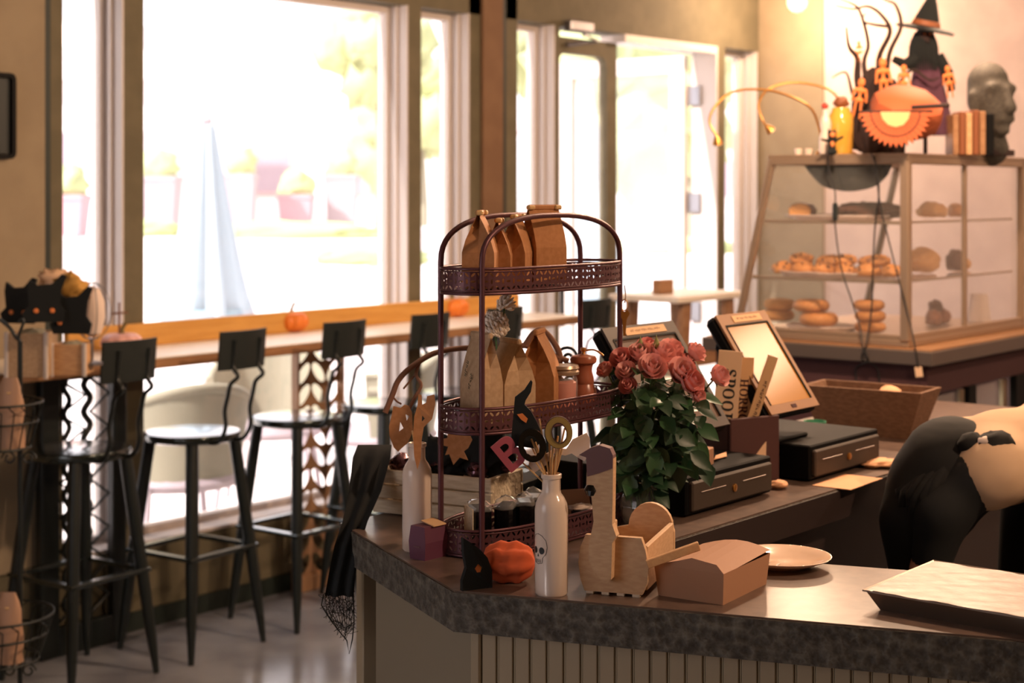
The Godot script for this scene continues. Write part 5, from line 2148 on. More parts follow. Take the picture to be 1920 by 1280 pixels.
func registers() -> void:
	till(2.484, 2.793, "black cash drawer with slotted front beside the vase of roses")
	till(2.951, 3.262, "black cash drawer farther down the counter, beyond the red menu box")
	screen(2.483, 2.733, false, "tilted till screen, dim brown, partly hidden by the roses")
	screen(2.892, 3.100, true, "tilted till screen with a lamp reflection painted in as amber glow, behind the menu cards")
	# red wooden box of menu cards
	var o := thing("menu_box", "dark red wooden box holding printed cards between the two cash drawers", "box", Vector3(2.872, TOP, -1.730), -0.35)
	var s := S()
	box(s, Vector3(0, 0.072, 0.050), Vector3(0.128, 0.136, 0.009), 0.002)
	put("front_board", s, M.box_red, o)
	s = S()
	box(s, Vector3(0, 0.072, -0.050), Vector3(0.128, 0.136, 0.009), 0.002)
	put("back_board", s, M.box_red, o)
	for x in [-0.0595, 0.0595]:
		s = S()
		box(s, Vector3(x, 0.070, 0), Vector3(0.009, 0.132, 0.091), 0.002)
		put("side_board", s, M.box_red, o)
	s = S()
	box(s, Vector3(0, 0.004, 0), Vector3(0.128, 0.008, 0.109))
	put("bottom_board", s, M.box_red, o)
	s = S()
	prism(s, [Vector2(-0.012, 0.028), Vector2(0.026, 0.028), Vector2(0.028, 0.088), Vector2(0.020, 0.082), Vector2(-0.010, 0.052)], 0.0547, 0.0556)
	put("pasted_card", s, M.card_pale, o)
	var k := 3.27 / 3000.0
	for e in [[1366, 735, 46, 122, 0.09, "SPOOKY", 23.0, 0.0, "card_pale", "pale card printed SPOOKY in the red menu box, tallest and leftmost"], [1396, 742, 38, 112, 0.05, "HORROR", 17.0, -0.010, "card", "tan card printed HORROR standing second in the red menu box"], [1428, 738, 20, 118, 0.32, "", 11.0, 0.014, "card", "narrow tan strip leaning right in the red menu box"]]:
		var c := thing("menu_card", e[9], "card", Vector3(2.862, 1.208, -1.711) + Basis(Vector3.UP, YAW) * Vector3((e[0] - 1395) * k, (735 - e[1]) * k, e[7] - 0.02), YAW, "printed cards in the red menu box")
		c.rotation.z = e[4] * -1.0
		s = S()
		box(s, Vector3.ZERO, Vector3(e[2] * k, e[3] * k * 1.25, 0.0025), 0.0006)
		put("card", s, M[e[8]], c)
		var t := put("lettering", text(e[5], e[6] * k * 1.3, 0.0005) if e[5] else marks(12, 0.10, 0.008), M.ink if e[5] == "SPOOKY" else M.maroon, c)
		t.rotation.z = -PI / 2
		t.position = Vector3(0.002, -0.022, 0.0016)
	# papers and small things round the tills
	s = S()
	place(Vector3(3.005, 1.020, -1.549) + Vector3(0, 0.001, 0), 0.05)
	box(s, Vector3.ZERO, Vector3(0.16, 0.0012, 0.085))
	home()
	tag(put("paper_sheet", s, M.paper), "flat sheet of paper at the counter's edge below the far cash drawer", "paper")
	for e in [[Vector3(3.224, 1.020, -1.587), 0.048, "crumpled pale napkin lying beyond the far cash drawer"], [Vector3(2.852, 1.020, -1.624), 0.02, "small crumpled paper scrap between the two cash drawers"]]:
		s = S()
		place(e[0] + Vector3(0, 0.008, 0))
		blob(s, Vector3.ZERO, Vector3(e[1], 0.009, e[1] * 0.8), 0.6, 8.0, 18, 1)
		home()
		tag(put("napkin", s, M.paper), e[2], "napkin")
	s = S()
	place(Vector3(2.70, TOP + 0.078, -1.68), 0.3)
	prism(s, [Vector2(-0.05, 0.0), Vector2(0.0, -0.014), Vector2(0.05, 0.0), Vector2(0.0, 0.008)], 0.0, 0.001)
	T = Transform3D(Basis.from_euler(Vector3(-PI / 2, 0.3, 0)), Vector3(2.71, TOP + 0.079, -1.675))
	s = S()
	prism(s, [Vector2(-0.05, 0.0), Vector2(0.0, -0.014), Vector2(0.05, 0.0), Vector2(0.0, 0.008)], 0.0, 0.001)
	home()
	tag(put("paper_scrap", s, M.paper), "curved slip of paper on top of the near cash drawer", "paper")
	s = S()
	place(Vector3(2.575, TOP + 0.076, -1.66), 0.2)
	box(s, Vector3(0, 0.017, 0), Vector3(0.11, 0.034, 0.06), 0.002)
	home()
	tag(put("kraft_block", s, M.box_kraft), "small kraft box on the near cash drawer behind the rose leaves", "box")
	o = thing("cup", "small green paper cup standing between the amber screen and the wooden bin", "cup", Vector3(3.414, 1.020, -1.846))
	s = S()
	lathe(s, [[0.0, 0.0], [0.020, 0.0], [0.027, 0.055], [0.025, 0.055], [0.019, 0.003], [0.0, 0.003]], 24)
	put("cup_wall", s, M.green_cup, o)
	# flared wooden bin
	o = thing("wooden_bin", "flared rough wooden bin at the far end of the service counter", "bin", Vector3(3.559, 1.020, -1.798) + Vector3(0.09, 0, -0.02), 0.10)
	var lv := [[0.052, 0.115, 0.0], [0.075, 0.155, 0.118], [0.066, 0.146, 0.118], [0.045, 0.108, 0.008]]
	var rows := []
	for e in lv:
		rows.append([Vector3(-e[0], e[2], e[1]), Vector3(e[0], e[2], e[1]), Vector3(e[0], e[2], -e[1]), Vector3(-e[0], e[2], -e[1])])
	for side in 4:
		s = S()
		var n := (side + 1) % 4
		quad(s, rows[0][side], rows[0][n], rows[1][n], rows[1][side])
		quad(s, rows[1][side], rows[1][n], rows[2][n], rows[2][side])
		quad(s, rows[2][side], rows[2][n], rows[3][n], rows[3][side])
		put("side_board", s, M.bin_wood, o)
	s = S()
	quad(s, rows[3][0], rows[3][1], rows[3][2], rows[3][3])
	put("bottom_board", s, M.bin_wood, o)
	s = S()
	place(o.position + Vector3(0, 0.10, 0.05))
	blob(s, Vector3(0, 0, 0), Vector3(0.03, 0.022, 0.03), 0.3, 5.0)
	home()
	tag(put("bread_roll", s, M.paper), "pale bread roll peeping over the rim of the wooden bin", "roll")


# ---------------------------------------------------------------- the pastry case and its cold base
func beam(s: SurfaceTool, a: Vector3, b: Vector3, w: float) -> void:
	var d := (b - a)
	var z := d.normalized()
	var x := Vector3.UP.cross(z) if absf(z.y) < 0.95 else Vector3.RIGHT.cross(z)
	x = x.normalized()
	T = Transform3D(Basis(x, z.cross(x), z), (a + b) / 2)
	box(s, Vector3.ZERO, Vector3(w, w, d.length() + w * 0.2), w * 0.12)
	home()


func pastry_case() -> void:
	var x0 := 4.73
	var x1 := 5.68
	var zb := -2.235
	var y0 := 1.149
	var y1 := 1.738
	# the refrigerated base
	var o := thing("case_base", "dark maroon cabinet under the pastry case with sliding glass doors and a steel-edged top", "cabinet")
	var s := S()
	slab(s, 4.70, 4.72, 0.0, 1.078, -2.92, -2.15)
	slab(s, 5.78, 5.80, 0.0, 1.078, -2.92, -2.15)
	slab(s, 4.72, 5.78, 0.0, 1.078, -2.92, -2.90)
	slab(s, 4.72, 5.78, 0.0, 0.44, -2.90, -2.15)
	slab(s, 4.72, 5.78, 0.985, 1.078, -2.90, -2.15)
	put("body", s, M.maroon, o)
	for e in [[4.72, 4.74], [5.00, 5.06], [5.40, 5.78]]:
		s = S()
		slab(s, e[0], e[1], 0.44, 0.985, -2.165, -2.14, 0.002)
		put("mullion", s, M.black_plastic, o)
	for e in [[4.74, 5.03, -2.168], [5.03, 5.40, -2.178]]:
		s = S()
		slab(s, e[0], e[1], 0.455, 0.97, e[2], e[2] + 0.004)
		var m := put("door", s, M.case_glass, o)
		s = S()
		slab(s, e[1] - 0.05, e[1] - 0.018, 0.45, 0.975, e[2] - 0.004, e[2] + 0.012, 0.002)
		slab(s, e[0], e[1], 0.445, 0.458, e[2] - 0.004, e[2] + 0.012, 0.002)
		put("door_rail", s, M.steel_edge, m)
	mat("fridge_lining", "a9a598", 0.6)
	s = S()
	slab(s, 4.722, 5.778, 0.442, 0.98, -2.90, -2.885)
	slab(s, 4.722, 5.778, 0.442, 0.452, -2.885, -2.2)
	put("lining", s, M.fridge_lining, o)
	s = S()
	slab(s, 4.73, 5.77, 0.755, 0.765, -2.88, -2.25)
	put("wire_shelf", s, M.felt_white, o)
	mat("tube_glow", "f3f3ea", 0.5)
	M.tube_glow.emission_enabled = true
	M.tube_glow.emission = Color(0.95, 1.0, 0.92)
	M.tube_glow.emission_energy_multiplier = 1.2
	s = S()
	tube(s, [Vector3(4.80, 0.965, -2.30), Vector3(5.70, 0.965, -2.30)], 0.010, 8)
	put("lamp_tube", s, M.tube_glow, o)
	var l := AreaLight3D.new()
	l.name = "tube_light"
	l.area_size = Vector2(0.9, 0.03)
	l.light_color = Color(0.95, 1.0, 0.9)
	l.light_energy = 0.35
	l.shadow_enabled = true
	l.position = Vector3(5.25, 0.95, -2.30)
	l.rotation.x = -PI / 2
	o.add_child(l)
	s = S()
	slab(s, 4.67, 5.83, 1.078, 1.123, -2.96, -2.12, 0.003)
	put("counter_slab", s, M.slab_steel, o)
	s = S()
	slab(s, 4.69, 5.82, 1.123, 1.127, -2.95, -2.13)
	put("wood_top", s, M.bar_edge, o)
	o = thing("storage_jug", "pale jug with a curved handle inside the cold cabinet, lower left", "jug", Vector3(4.86, 0.453, -2.42))
	s = S()
	lathe(s, [[0.0, 0.0], [0.05, 0.0], [0.055, 0.02], [0.05, 0.11], [0.03, 0.13], [0.0, 0.13]], 20)
	put("body", s, M.felt_white, o)
	s = S()
	tube(s, curve([Vector3(0.03, 0.12, 0.03), Vector3(0.075, 0.115, 0.04), Vector3(0.07, 0.05, 0.045), Vector3(0.045, 0.03, 0.03)], 5), 0.006, 6)
	put("handle", s, M.fridge_lining, o)
	# the glass case
	o = thing("pastry_case", "slant-fronted glass pastry case with metal frame and two glass shelves", "display case")
	s = S()
	slab(s, x0 - 0.01, x1 + 0.01, 1.127, y0, -2.87, zb + 0.012, 0.003)
	put("floor_plate", s, M.steel_edge, o)
	s = S()
	slab(s, x0 - 0.012, x1 + 0.012, y1 - 0.005, y1 + 0.006, -2.73, zb + 0.015, 0.002)
	put("roof", s, M.steel_edge, o)
	var fb := -2.855
	var ft := -2.715
	for e in [[Vector3(x0, y0, zb), Vector3(x0, y1, zb), 0.030], [Vector3(x1, y0, zb), Vector3(x1, y1, zb), 0.026], [Vector3(5.18, y0, zb), Vector3(5.18, y1, zb), 0.016], [Vector3(x0, y0, fb), Vector3(x0, y1, ft), 0.022], [Vector3(x1, y0, fb), Vector3(x1, y1, ft), 0.022]]:
		s = S()
		beam(s, e[0], e[1], e[2])
		put("frame_post", s, M.steel_edge, o)
	for e in [[Vector3(x0, y1 - 0.016, zb), Vector3(x0, y1 - 0.016, ft), 0.026], [Vector3(x0, y1 - 0.016, zb), Vector3(x1, y1 - 0.016, zb), 0.026], [Vector3(x0, y1 - 0.016, ft), Vector3(x1, y1 - 0.016, ft), 0.022], [Vector3(x0, y0 + 0.008, zb), Vector3(x0, y0 + 0.008, fb), 0.016], [Vector3(x0, y0 + 0.008, zb), Vector3(x1, y0 + 0.008, zb), 0.02]]:
		s = S()
		beam(s, e[0], e[1], e[2])
		put("frame_rail", s, M.steel_edge, o)
	s = S()
	place(Vector3(x0, 0, 0), -PI / 2)
	prism(s, [Vector2(zb, y0 + 0.01), Vector2(zb, y1 - 0.03), Vector2(ft, y1 - 0.03), Vector2(fb, y0 + 0.01)], -0.002, 0.002)
	home()
	put("end_pane", s, M.case_glass, o)
	s = S()
	slab(s, x0 + 0.016, 5.17, y0 + 0.02, y1 - 0.03, zb - 0.002, zb + 0.002)
	put("sliding_pane", s, M.case_glass, o)
	s = S()
	slab(s, 5.19, x1 - 0.014, y0 + 0.02, y1 - 0.03, zb - 0.012, zb - 0.008)
	put("sliding_pane", s, M.case_glass, o)
	s = S()
	quad(s, Vector3(x0 + 0.012, y0 + 0.01, fb), Vector3(x0 + 0.012, y1 - 0.03, ft), Vector3(x1 - 0.012, y1 - 0.03, ft), Vector3(x1 - 0.012, y0 + 0.01, fb))
	put("front_pane", s, M.case_glass, o)
	for e in [[1.522, -2.755], [1.332, -2.80]]:
		s = S()
		slab(s, x0 + 0.014, x1 - 0.014, e[0] - 0.003, e[0] + 0.003, e[1], zb - 0.03)
		put("glass_shelf", s, M.case_glass, o)
		s = S()
		slab(s, x0 + 0.008, x0 + 0.016, e[0] - 0.006, e[0] + 0.006, e[1], zb - 0.02, 0.001)
		slab(s, x0 + 0.016, x1 - 0.014, e[0] - 0.004, e[0] + 0.004, zb - 0.034, zb - 0.026, 0.001)
		put("shelf_edge", s, M.steel_edge, o)
	pastries()
	# the cords that hang down the end of the case
	mat("cord_black", "121110", 0.6)
	for e in [["black lamp cord with an inline switch hanging down the end of the pastry case", [Vector3(4.700, 1.752, -2.493), Vector3(4.700, 1.690, -2.491), Vector3(4.700, 1.620, -2.468), Vector3(4.700, 1.516, -2.468), Vector3(4.700, 1.378, -2.447), Vector3(4.700, 1.276, -2.411), Vector3(4.700, 1.188, -2.380), Vector3(4.665, 1.130, -2.352), Vector3(4.665, 1.084, -2.333), Vector3(4.690, 1.054, -2.387), Vector3(4.690, 0.977, -2.383)]], ["thin black cord hanging down the middle of the case's end pane", [Vector3(4.700, 1.748, -2.343), Vector3(4.700, 1.705, -2.323), Vector3(4.700, 1.620, -2.313), Vector3(4.700, 1.518, -2.326), Vector3(4.700, 1.381, -2.334), Vector3(4.700, 1.244, -2.339), Vector3(4.665, 1.136, -2.340), Vector3(4.665, 1.089, -2.355), Vector3(4.690, 1.059, -2.314), Vector3(4.690, 0.983, -2.305)]], ["thin black cord with a square tag running down beside the case's corner post", [Vector3(4.700, 1.739, -2.328), Vector3(4.700, 1.586, -2.310), Vector3(4.700, 1.484, -2.284), Vector3(4.700, 1.350, -2.247), Vector3(4.700, 1.250, -2.218), Vector3(4.665, 1.154, -2.177), Vector3(4.665, 1.072, -2.163)]]]:
		o = thing("lamp_cord", e[0], "cord")
		s = S()
		tube(s, curve(e[1], 5), 0.0026, 6)
		put("wire", s, M.cord_black, o)
		if e[0].contains("inline"):
			s = S()
			place(Vector3(4.695, 1.556, -2.465), -PI / 2)
			box(s, Vector3.ZERO, Vector3(0.018, 0.06, 0.016), 0.006)
			home()
			put("switch", s, M.black_plate, o)
		elif e[0].contains("tag"):
			s = S()
			place(Vector3(4.665, 1.060, -2.161), -PI / 2, 0, 0.15)
			box(s, Vector3.ZERO, Vector3(0.024, 0.032, 0.003), 0.0008)
			home()
			put("tag", s, M.card_pale, o)


func dish(at: Vector3, rx: float, rz: float, label: String, scallop := 0.0) -> void:
	var o := thing("serving_dish", label, "dish", at)
	var s := S(true)
	var rows := []
	for e in [[0.0, 0.004, 0], [0.75, 0.004, 0], [0.82, 0.006, 0], [1.0, 0.018, 1], [0.99, 0.014, 1], [0.80, 0.0, 0], [0.0, 0.0, 0]]:
		var row := []
		for j in 48:
			var a := TAU * j / 48.0
			var k: float = e[0] * (1.0 + scallop * e[2] * cos(a * 12))
			row.append(Vector3(cos(a) * rx * k, e[1] + scallop * 0.04 * e[2] * cos(a * 12), sin(a) * rz * k))
		rows.append(row)
	grid(s, rows, true)
	put("dish_body", s, M.felt_white, o)


func bagel(at: Vector3, r: float, m: Material, label: String, tilt := 0.0) -> void:
	var o := thing("bagel", label, "bagel", at, 0.0, "bagels in the pastry case")
	o.rotation.x = tilt
	var s := S(true)
	var rows := []
	for i in 13:
		var b := TAU * i / 12.0
		var row := []
		for j in 32:
			var a := -TAU * j / 32.0
			var rr := r * (0.60 + 0.40 * cos(b)) * (1.0 + 0.02 * sin(a * 3.0))
			row.append(Vector3(cos(a) * rr, r * 0.34 + sin(b) * r * 0.34, sin(a) * rr))
		rows.append(row)
	grid(s, rows, true)
	put("crust", s, m, o)


func pastries() -> void:
	grain("crumb", "c98c4c", "e0ab6c", 0.06, Vector3(9, 9, 9), 0.8)
	grain("crust_gold", "b9743a", "cf9350", 0.05, Vector3(8, 8, 8), 0.6)
	grain("brownie", "4a2a1c", "5d3626", 0.06, Vector3(9, 9, 9), 0.85)
	mat("crust_dark", "7c4523", 0.6)
	mat("berry", "221a2a", 0.5)
	# top shelf
	dish(Vector3(4.940, 1.547, -2.566) * Vector3(1, 0, 1) + Vector3(0, 1.5255, 0), 0.17, 0.20, "white dish on the pastry case's top shelf")
	var o := thing("cake_loaf", "sliced golden pound cake end on the top shelf, lit pale on its cut face", "cake", Vector3(4.930, 1.559, -2.713) * Vector3(1, 0, 1) + Vector3(0, 1.530, 0), 0.2)
	var s := S()
	prism(s, [Vector2(-0.035, 0), Vector2(0.035, 0), Vector2(0.040, 0.03), Vector2(0.026, 0.048), Vector2(0.0, 0.054), Vector2(-0.026, 0.048), Vector2(-0.040, 0.03)], -0.05, 0.05)
	put("crust", s, M.crust_dark, o)
	s = S()
	prism(s, [Vector2(-0.033, 0.002), Vector2(0.033, 0.002), Vector2(0.037, 0.03), Vector2(0.024, 0.045), Vector2(0.0, 0.050), Vector2(-0.024, 0.045), Vector2(-0.037, 0.03)], 0.05, 0.052)
	put("cut_face", s, M.crumb, o)
	o.rotation.y = -PI / 2 + 0.3
	s = S()
	place(Vector3(4.950, 1.561, -2.468) * Vector3(1, 0, 1) + Vector3(0, 1.553, 0), 0.0)
	blob(s, Vector3.ZERO, Vector3(0.13, 0.033, 0.12), 0.35, 9.0, 30, 1)
	home()
	tag(put("chocolate_cake", s, M.brownie), "dark brown crumbly chocolate cake on the top shelf", "cake")
	# middle shelf: a scalloped tray of berry scones
	dish(Vector3(4.950, 1.350, -2.591) * Vector3(1, 0, 1) + Vector3(0, 1.3355, 0), 0.19, 0.23, "white scalloped tray of scones on the middle shelf", 0.05)
	var words := ["at the tray's outer corner", "second from the tray's outer corner", "in the front row, third from the outer corner", "in the middle of the front row", "in the front row near the corner post", "against the case's corner post", "heaped on top at the outer end", "heaped on top in the middle, darkest of all", "heaped on top toward the corner post", "heaped highest in the back row", "in the back row at the outer end", "in the back row behind the cord"]
	for i in 12:
		var f: float = [0.0, 0.18, 0.36, 0.54, 0.73, 0.92, 0.12, 0.5, 0.78, 0.3, 0.05, 0.65][i]
		var lift: float = 0.0 if i < 6 else (0.030 if i < 9 else 0.024)
		var at := Vector3(4.84 + (0.0 if i < 6 else 0.03 if i < 9 else 0.09), 1.358 + lift, lerpf(-2.74, -2.30, f))
		o = thing("scone", "golden berry scone %s" % words[i], "scone", at, i * 1.3, "berry scones on the middle shelf")
		s = S()
		blob(s, Vector3.ZERO, Vector3(0.045, 0.024, 0.036), 0.4, 4.0, 16, 1)
		put("scone_body", s, M.crust_gold, o)
		s = S()
		for b in 9:
			var a := b * 2.4
			var e := 0.2 + 0.13 * b
			blob(s, Vector3(cos(a) * cos(e) * 0.043, sin(e) * 0.023, sin(a) * cos(e) * 0.034), Vector3(0.005, 0.004, 0.005), 0.0, 1.0, 6)
		put("berries", s, M.berry, o)
	# bottom: bagels
	dish(Vector3(4.90, 1.151, -2.62), 0.11, 0.13, "white round plate under the bagels on the case floor")
	for e in [[Vector3(4.950, 1.185, -2.819), 1.170, 0.056, "crumb", "yellow bagel lowest at the outer end of the case floor"], [Vector3(4.950, 1.236, -2.815), 1.208, 0.056, "crumb", "yellow bagel stacked on another at the outer end"], [Vector3(4.840, 1.192, -2.603), 1.170, 0.066, "crust_gold", "plump brown bagel lying on the white plate"], [Vector3(4.840, 1.245, -2.631), 1.215, 0.062, "crust_gold", "plump brown bagel stacked tilted on the plate's bagel"], [Vector3(4.900, 1.196, -2.443), 1.153, 0.052, "crust_gold", "brown bagel lowest in the stack beside the corner post"], [Vector3(4.900, 1.237, -2.443), 1.189, 0.052, "crust_gold", "brown bagel second in the stack beside the corner post"], [Vector3(4.900, 1.281, -2.447), 1.225, 0.052, "crust_gold", "brown bagel topmost in the stack beside the corner post"]]:
		bagel(Vector3(e[0].x, e[1], e[0].z), e[2], M[e[3]], e[4], 0.0)
	# seen through the sliding door
	for e in [[5.33, 1.530, -2.42, 0.075, 0.034, "crumb", "pale wrapped pastry on the top shelf behind the sliding door"], [5.50, 1.530, -2.40, 0.05, 0.03, "crust_gold", "round golden pastry on the top shelf by the sliding door's middle post"], [5.28, 1.339, -2.44, 0.10, 0.052, "crumb", "pale loaf in a bag on the middle shelf behind the sliding door"], [5.44, 1.339, -2.38, 0.05, 0.046, "brownie", "dark brown loaf on the middle shelf behind the sliding door"], [5.58, 1.339, -2.42, 0.05, 0.028, "crumb", "small pale loaf on the middle shelf past the middle post"], [5.30, 1.151, -2.40, 0.042, 0.034, "crust_dark", "brown muffin on the case floor behind the sliding door"], [5.42, 1.151, -2.42, 0.042, 0.034, "crust_dark", "brown muffin by the middle post on the case floor"], [5.36, 1.195, -2.42, 0.036, 0.026, "brownie", "dark chocolate muffin heaped on the two brown ones"]]:
		s = S()
		place(Vector3(e[0], e[1] + e[4] * 0.62, e[2]), 0.4)
		blob(s, Vector3.ZERO, Vector3(e[3], e[4], e[3] * 0.7), 0.3, 5.0, 18, 1)
		home()
		tag(put("pastry", s, M[e[5]]), e[6], "pastry")
	o = thing("paper_cup", "pale upturned paper cup on the case floor behind the sliding door", "cup", Vector3(5.60, 1.15, -2.36))
	s = S()
	lathe(s, [[0.0, 0.0], [0.042, 0.0], [0.031, 0.10], [0.0, 0.10]], 24)
	put("cup_wall", s, M.felt_white, o)
	# a dark cloth swag hung inside under the case's roof
	o = thing("cloth_swag", "dark grey half-round cloth swag hanging inside the top of the case", "cloth", Vector3(4.80, 1.722, -2.47), -PI / 2)
	mat("cloth_grey", "34312e", 0.9)
	s = S(true)
	var rows := []
	for i in 9:
		var f := i / 8.0
		var row := []
		for j in 21:
			var g := j / 20.0 * 2.0 - 1.0
			row.append(Vector3(g * 0.16, -0.10 * f * sqrt(maxf(0.0, 1.0 - g * g)), 0.03 * sin(f * PI) + 0.008 * sin(g * 9.0)))
		rows.append(row)
	rows.reverse()
	grid(s, rows)
	var rear := []
	for row in rows:
		var r2 := []
		for j in range(20, -1, -1):
			r2.append(row[j] - Vector3(0, 0, 0.003))
		rear.append(r2)
	grid(s, rear)
	put("swag", s, M.cloth_grey, o)



# ---------------------------------------------------------------- decorations on top of the case
const ROOF := 1.7445


func case_decor() -> void:
	var s := S()
	mat("lamp_lens", "fff3df", 0.15)
	for e in [["brass gooseneck clip lamp arching farthest out from the case", [Vector3(4.868, 1.763, -2.604), Vector3(4.861, 1.837, -2.613), Vector3(4.825, 1.903, -2.625), Vector3(4.762, 1.943, -2.671), Vector3(4.688, 1.963, -2.731), Vector3(4.609, 1.955, -2.796), Vector3(4.555, 1.907, -2.831), Vector3(4.533, 1.854, -2.842), Vector3(4.540, 1.804, -2.818)], Vector3(0.006, -0.026, 0.0)], ["dark gooseneck clip lamp arching behind the brass one", [Vector3(5.016, 1.765, -2.581), Vector3(5.014, 1.859, -2.584), Vector3(4.986, 1.955, -2.618), Vector3(4.944, 1.988, -2.669), Vector3(4.886, 1.997, -2.741), Vector3(4.840, 1.973, -2.798), Vector3(4.801, 1.923, -2.813), Vector3(4.791, 1.872, -2.795), Vector3(4.782, 1.846, -2.773)], Vector3(0.014, -0.018, 0.014)]]:
		var o := thing("gooseneck_lamp", e[0], "lamp")
		s = S()
		tube(s, curve(e[1], 6), 0.0045, 7)
		put("neck", s, M.brass, o)
		var end: Vector3 = e[1][-1]
		var d: Vector3 = e[2]
		s = S()
		tube(s, [end, end + d * 0.5, end + d], [0.008, 0.014, 0.018], 12)
		put("shade", s, M.brass, o)
		s = S()
		tube(s, [end + d, end + d * 1.12], [0.0155, 0.014], 12)
		put("lens", s, M.lamp_lens, o)
		var f: Vector3 = e[1][0]
		s = S()
		place(Vector3(f.x, ROOF, f.z))
		lathe(s, [[0.0, 0.0], [0.026, 0.0], [0.026, 0.012], [0.008, 0.02], [0.0, 0.02]], 16)
		home()
		put("base", s, M.brass, o)
	# jars and small figures at the near end
	var k := 5.35 / 3000.0
	var o := thing("amber_jar", "squat amber glass jar with a lumpy stopper on the pastry case", "jar", Vector3(4.800, 1.758, -2.499) * Vector3(1, 0, 1) + Vector3(0, ROOF, 0), YAW)
	mat("amber", "c99a3e", 0.12)
	s = S()
	lathe(s, [[0.0, 0.0], [0.034, 0.0], [0.038, 0.006], [0.041, 0.10], [0.040, 0.125], [0.030, 0.145], [0.028, 0.155], [0.0, 0.155]], 28)
	put("jar_body", s, M.amber, o)
	s = S()
	blob(s, Vector3(0, 0.172, 0), Vector3(0.026, 0.018, 0.026), 0.5, 5.0, 14)
	put("stopper", s, M.crust_dark, o)
	o = thing("white_bottle", "slim white painted bottle with a red ball stopper beside the amber jar", "bottle", Vector3(4.731, 1.757, -2.519) * Vector3(1, 0, 1) + Vector3(0, ROOF, 0), YAW)
	s = S()
	lathe(s, [[0.0, 0.0], [0.020, 0.0], [0.022, 0.01], [0.021, 0.055], [0.015, 0.075], [0.019, 0.095], [0.014, 0.12], [0.009, 0.13], [0.008, 0.148], [0.0, 0.148]], 24)
	put("bottle_body", s, M.ceramic, o)
	s = S()
	mat("red_ball", "b03a2a", 0.35)
	blob(s, Vector3(-0.002, 0.158, 0), Vector3(0.012, 0.012, 0.012), 0.0, 1.0, 14)
	put("stopper", s, M.red_ball, o)
	o = thing("cat_figure", "little black cat figure with raised arms and orange face, before the amber jar", "figure", Vector3(4.672, 1.751, -2.465) * Vector3(1, 0, 1) + Vector3(0, ROOF, 0), YAW)
	s = S()
	body_field(s, [[Vector3(0, 0.008, 0), Vector3(0, 0.042, 0), 0.014, 0.010], [Vector3(0, 0.058, 0.002), Vector3(0, 0.062, 0.002), 0.014, 0.013], [Vector3(-0.008, 0.04, 0), Vector3(-0.034, 0.046, 0.004), 0.006, 0.004], [Vector3(0.008, 0.04, 0), Vector3(0.034, 0.054, 0.004), 0.006, 0.004], [Vector3(-0.009, 0.068, 0), Vector3(-0.012, 0.08, 0), 0.005, 0.002], [Vector3(0.009, 0.068, 0), Vector3(0.012, 0.08, 0), 0.005, 0.002], [Vector3(-0.008, 0.006, 0.004), Vector3(-0.010, 0.004, 0.012), 0.007, 0.006], [Vector3(0.008, 0.006, 0.004), Vector3(0.010, 0.004, 0.012), 0.007, 0.006]], 0.003, 0.006)
	put("body", s, M.felt_black, o)
	s = S()
	blob(s, Vector3(0, 0.060, 0.012), Vector3(0.009, 0.009, 0.005), 0.0, 1.0, 12)
	blob(s, Vector3(0, 0.030, 0.010), Vector3(0.007, 0.010, 0.005), 0.0, 1.0, 12)
	put("patches", s, M.eye_orange, o)
	for e in [[1497, "small shiny white votive at the case's outer corner"], [1514, "small shiny white votive beside the brass lamp's foot"]]:
		o = thing("votive", e[1], "candle holder", Vector3.ZERO, 0.0, "votives")
		o.position = (Vector3(4.781, 1.760, -2.648) if e[0] == 1497 else Vector3(4.785, 1.759, -2.611)) * Vector3(1, 0, 1) + Vector3(0, ROOF, 0)
		s = S()
		lathe(s, [[0.0, 0.0], [0.010, 0.0], [0.013, 0.022], [0.011, 0.022], [0.009, 0.004], [0.0, 0.004]], 16)
		put("cup_wall", s, M.ceramic, o)
	# dark driftwood mass with bare branches and orange skeleton dolls
	mat("driftwood", "2c1b18", 0.85)
	o = thing("driftwood", "dark gnarled driftwood stump with bare twisted branches on the pastry case", "driftwood", Vector3(4.973, 1.760, -2.444) * Vector3(1, 0, 1) + Vector3(0, ROOF, 0), YAW)
	s = S()
	blob(s, Vector3(0.0, 0.10, -0.02), Vector3(0.085, 0.17, 0.05), 0.5, 3.0, 24, 1)
	put("stump", s, M.driftwood, o)
	k = 5.40 / 3000.0
	for b in [[[[-30, 150], [-42, 200], [-44, 240], [-60, 262], [-62, 300]], 0.016], [[[-20, 160], [-30, 230], [-20, 270], [-36, 330], [-55, 345], [-78, 352]], 0.010], [[[0, 170], [0, 240], [18, 290], [2, 320], [-20, 340], [-50, 334], [-85, 340]], 0.011], [[[10, 180], [20, 250], [40, 300], [30, 340], [10, 350], [-30, 372]], 0.010], [[[-25, 150], [-50, 170], [-62, 215], [-90, 205]], 0.008], [[[30, 180], [60, 220], [90, 200], [112, 206]], 0.008], [[[20, 300], [-12, 305], [-34, 312], [-24, 328]], 0.007]]:
		s = S()
		var pts := []
		for p in b[0]:
			pts.append(Vector3(p[0] * k, (p[1] - 60) * k * 1.0, rng.randf_range(-0.02, 0.02)))
		pts = curve(pts, 5)
		var rr := []
		for j in pts.size():
			rr.append(b[1] * lerpf(1.0, 0.2, float(j) / pts.size()))
		tube(s, pts, rr, 6)
		put("branch", s, M.driftwood, o)
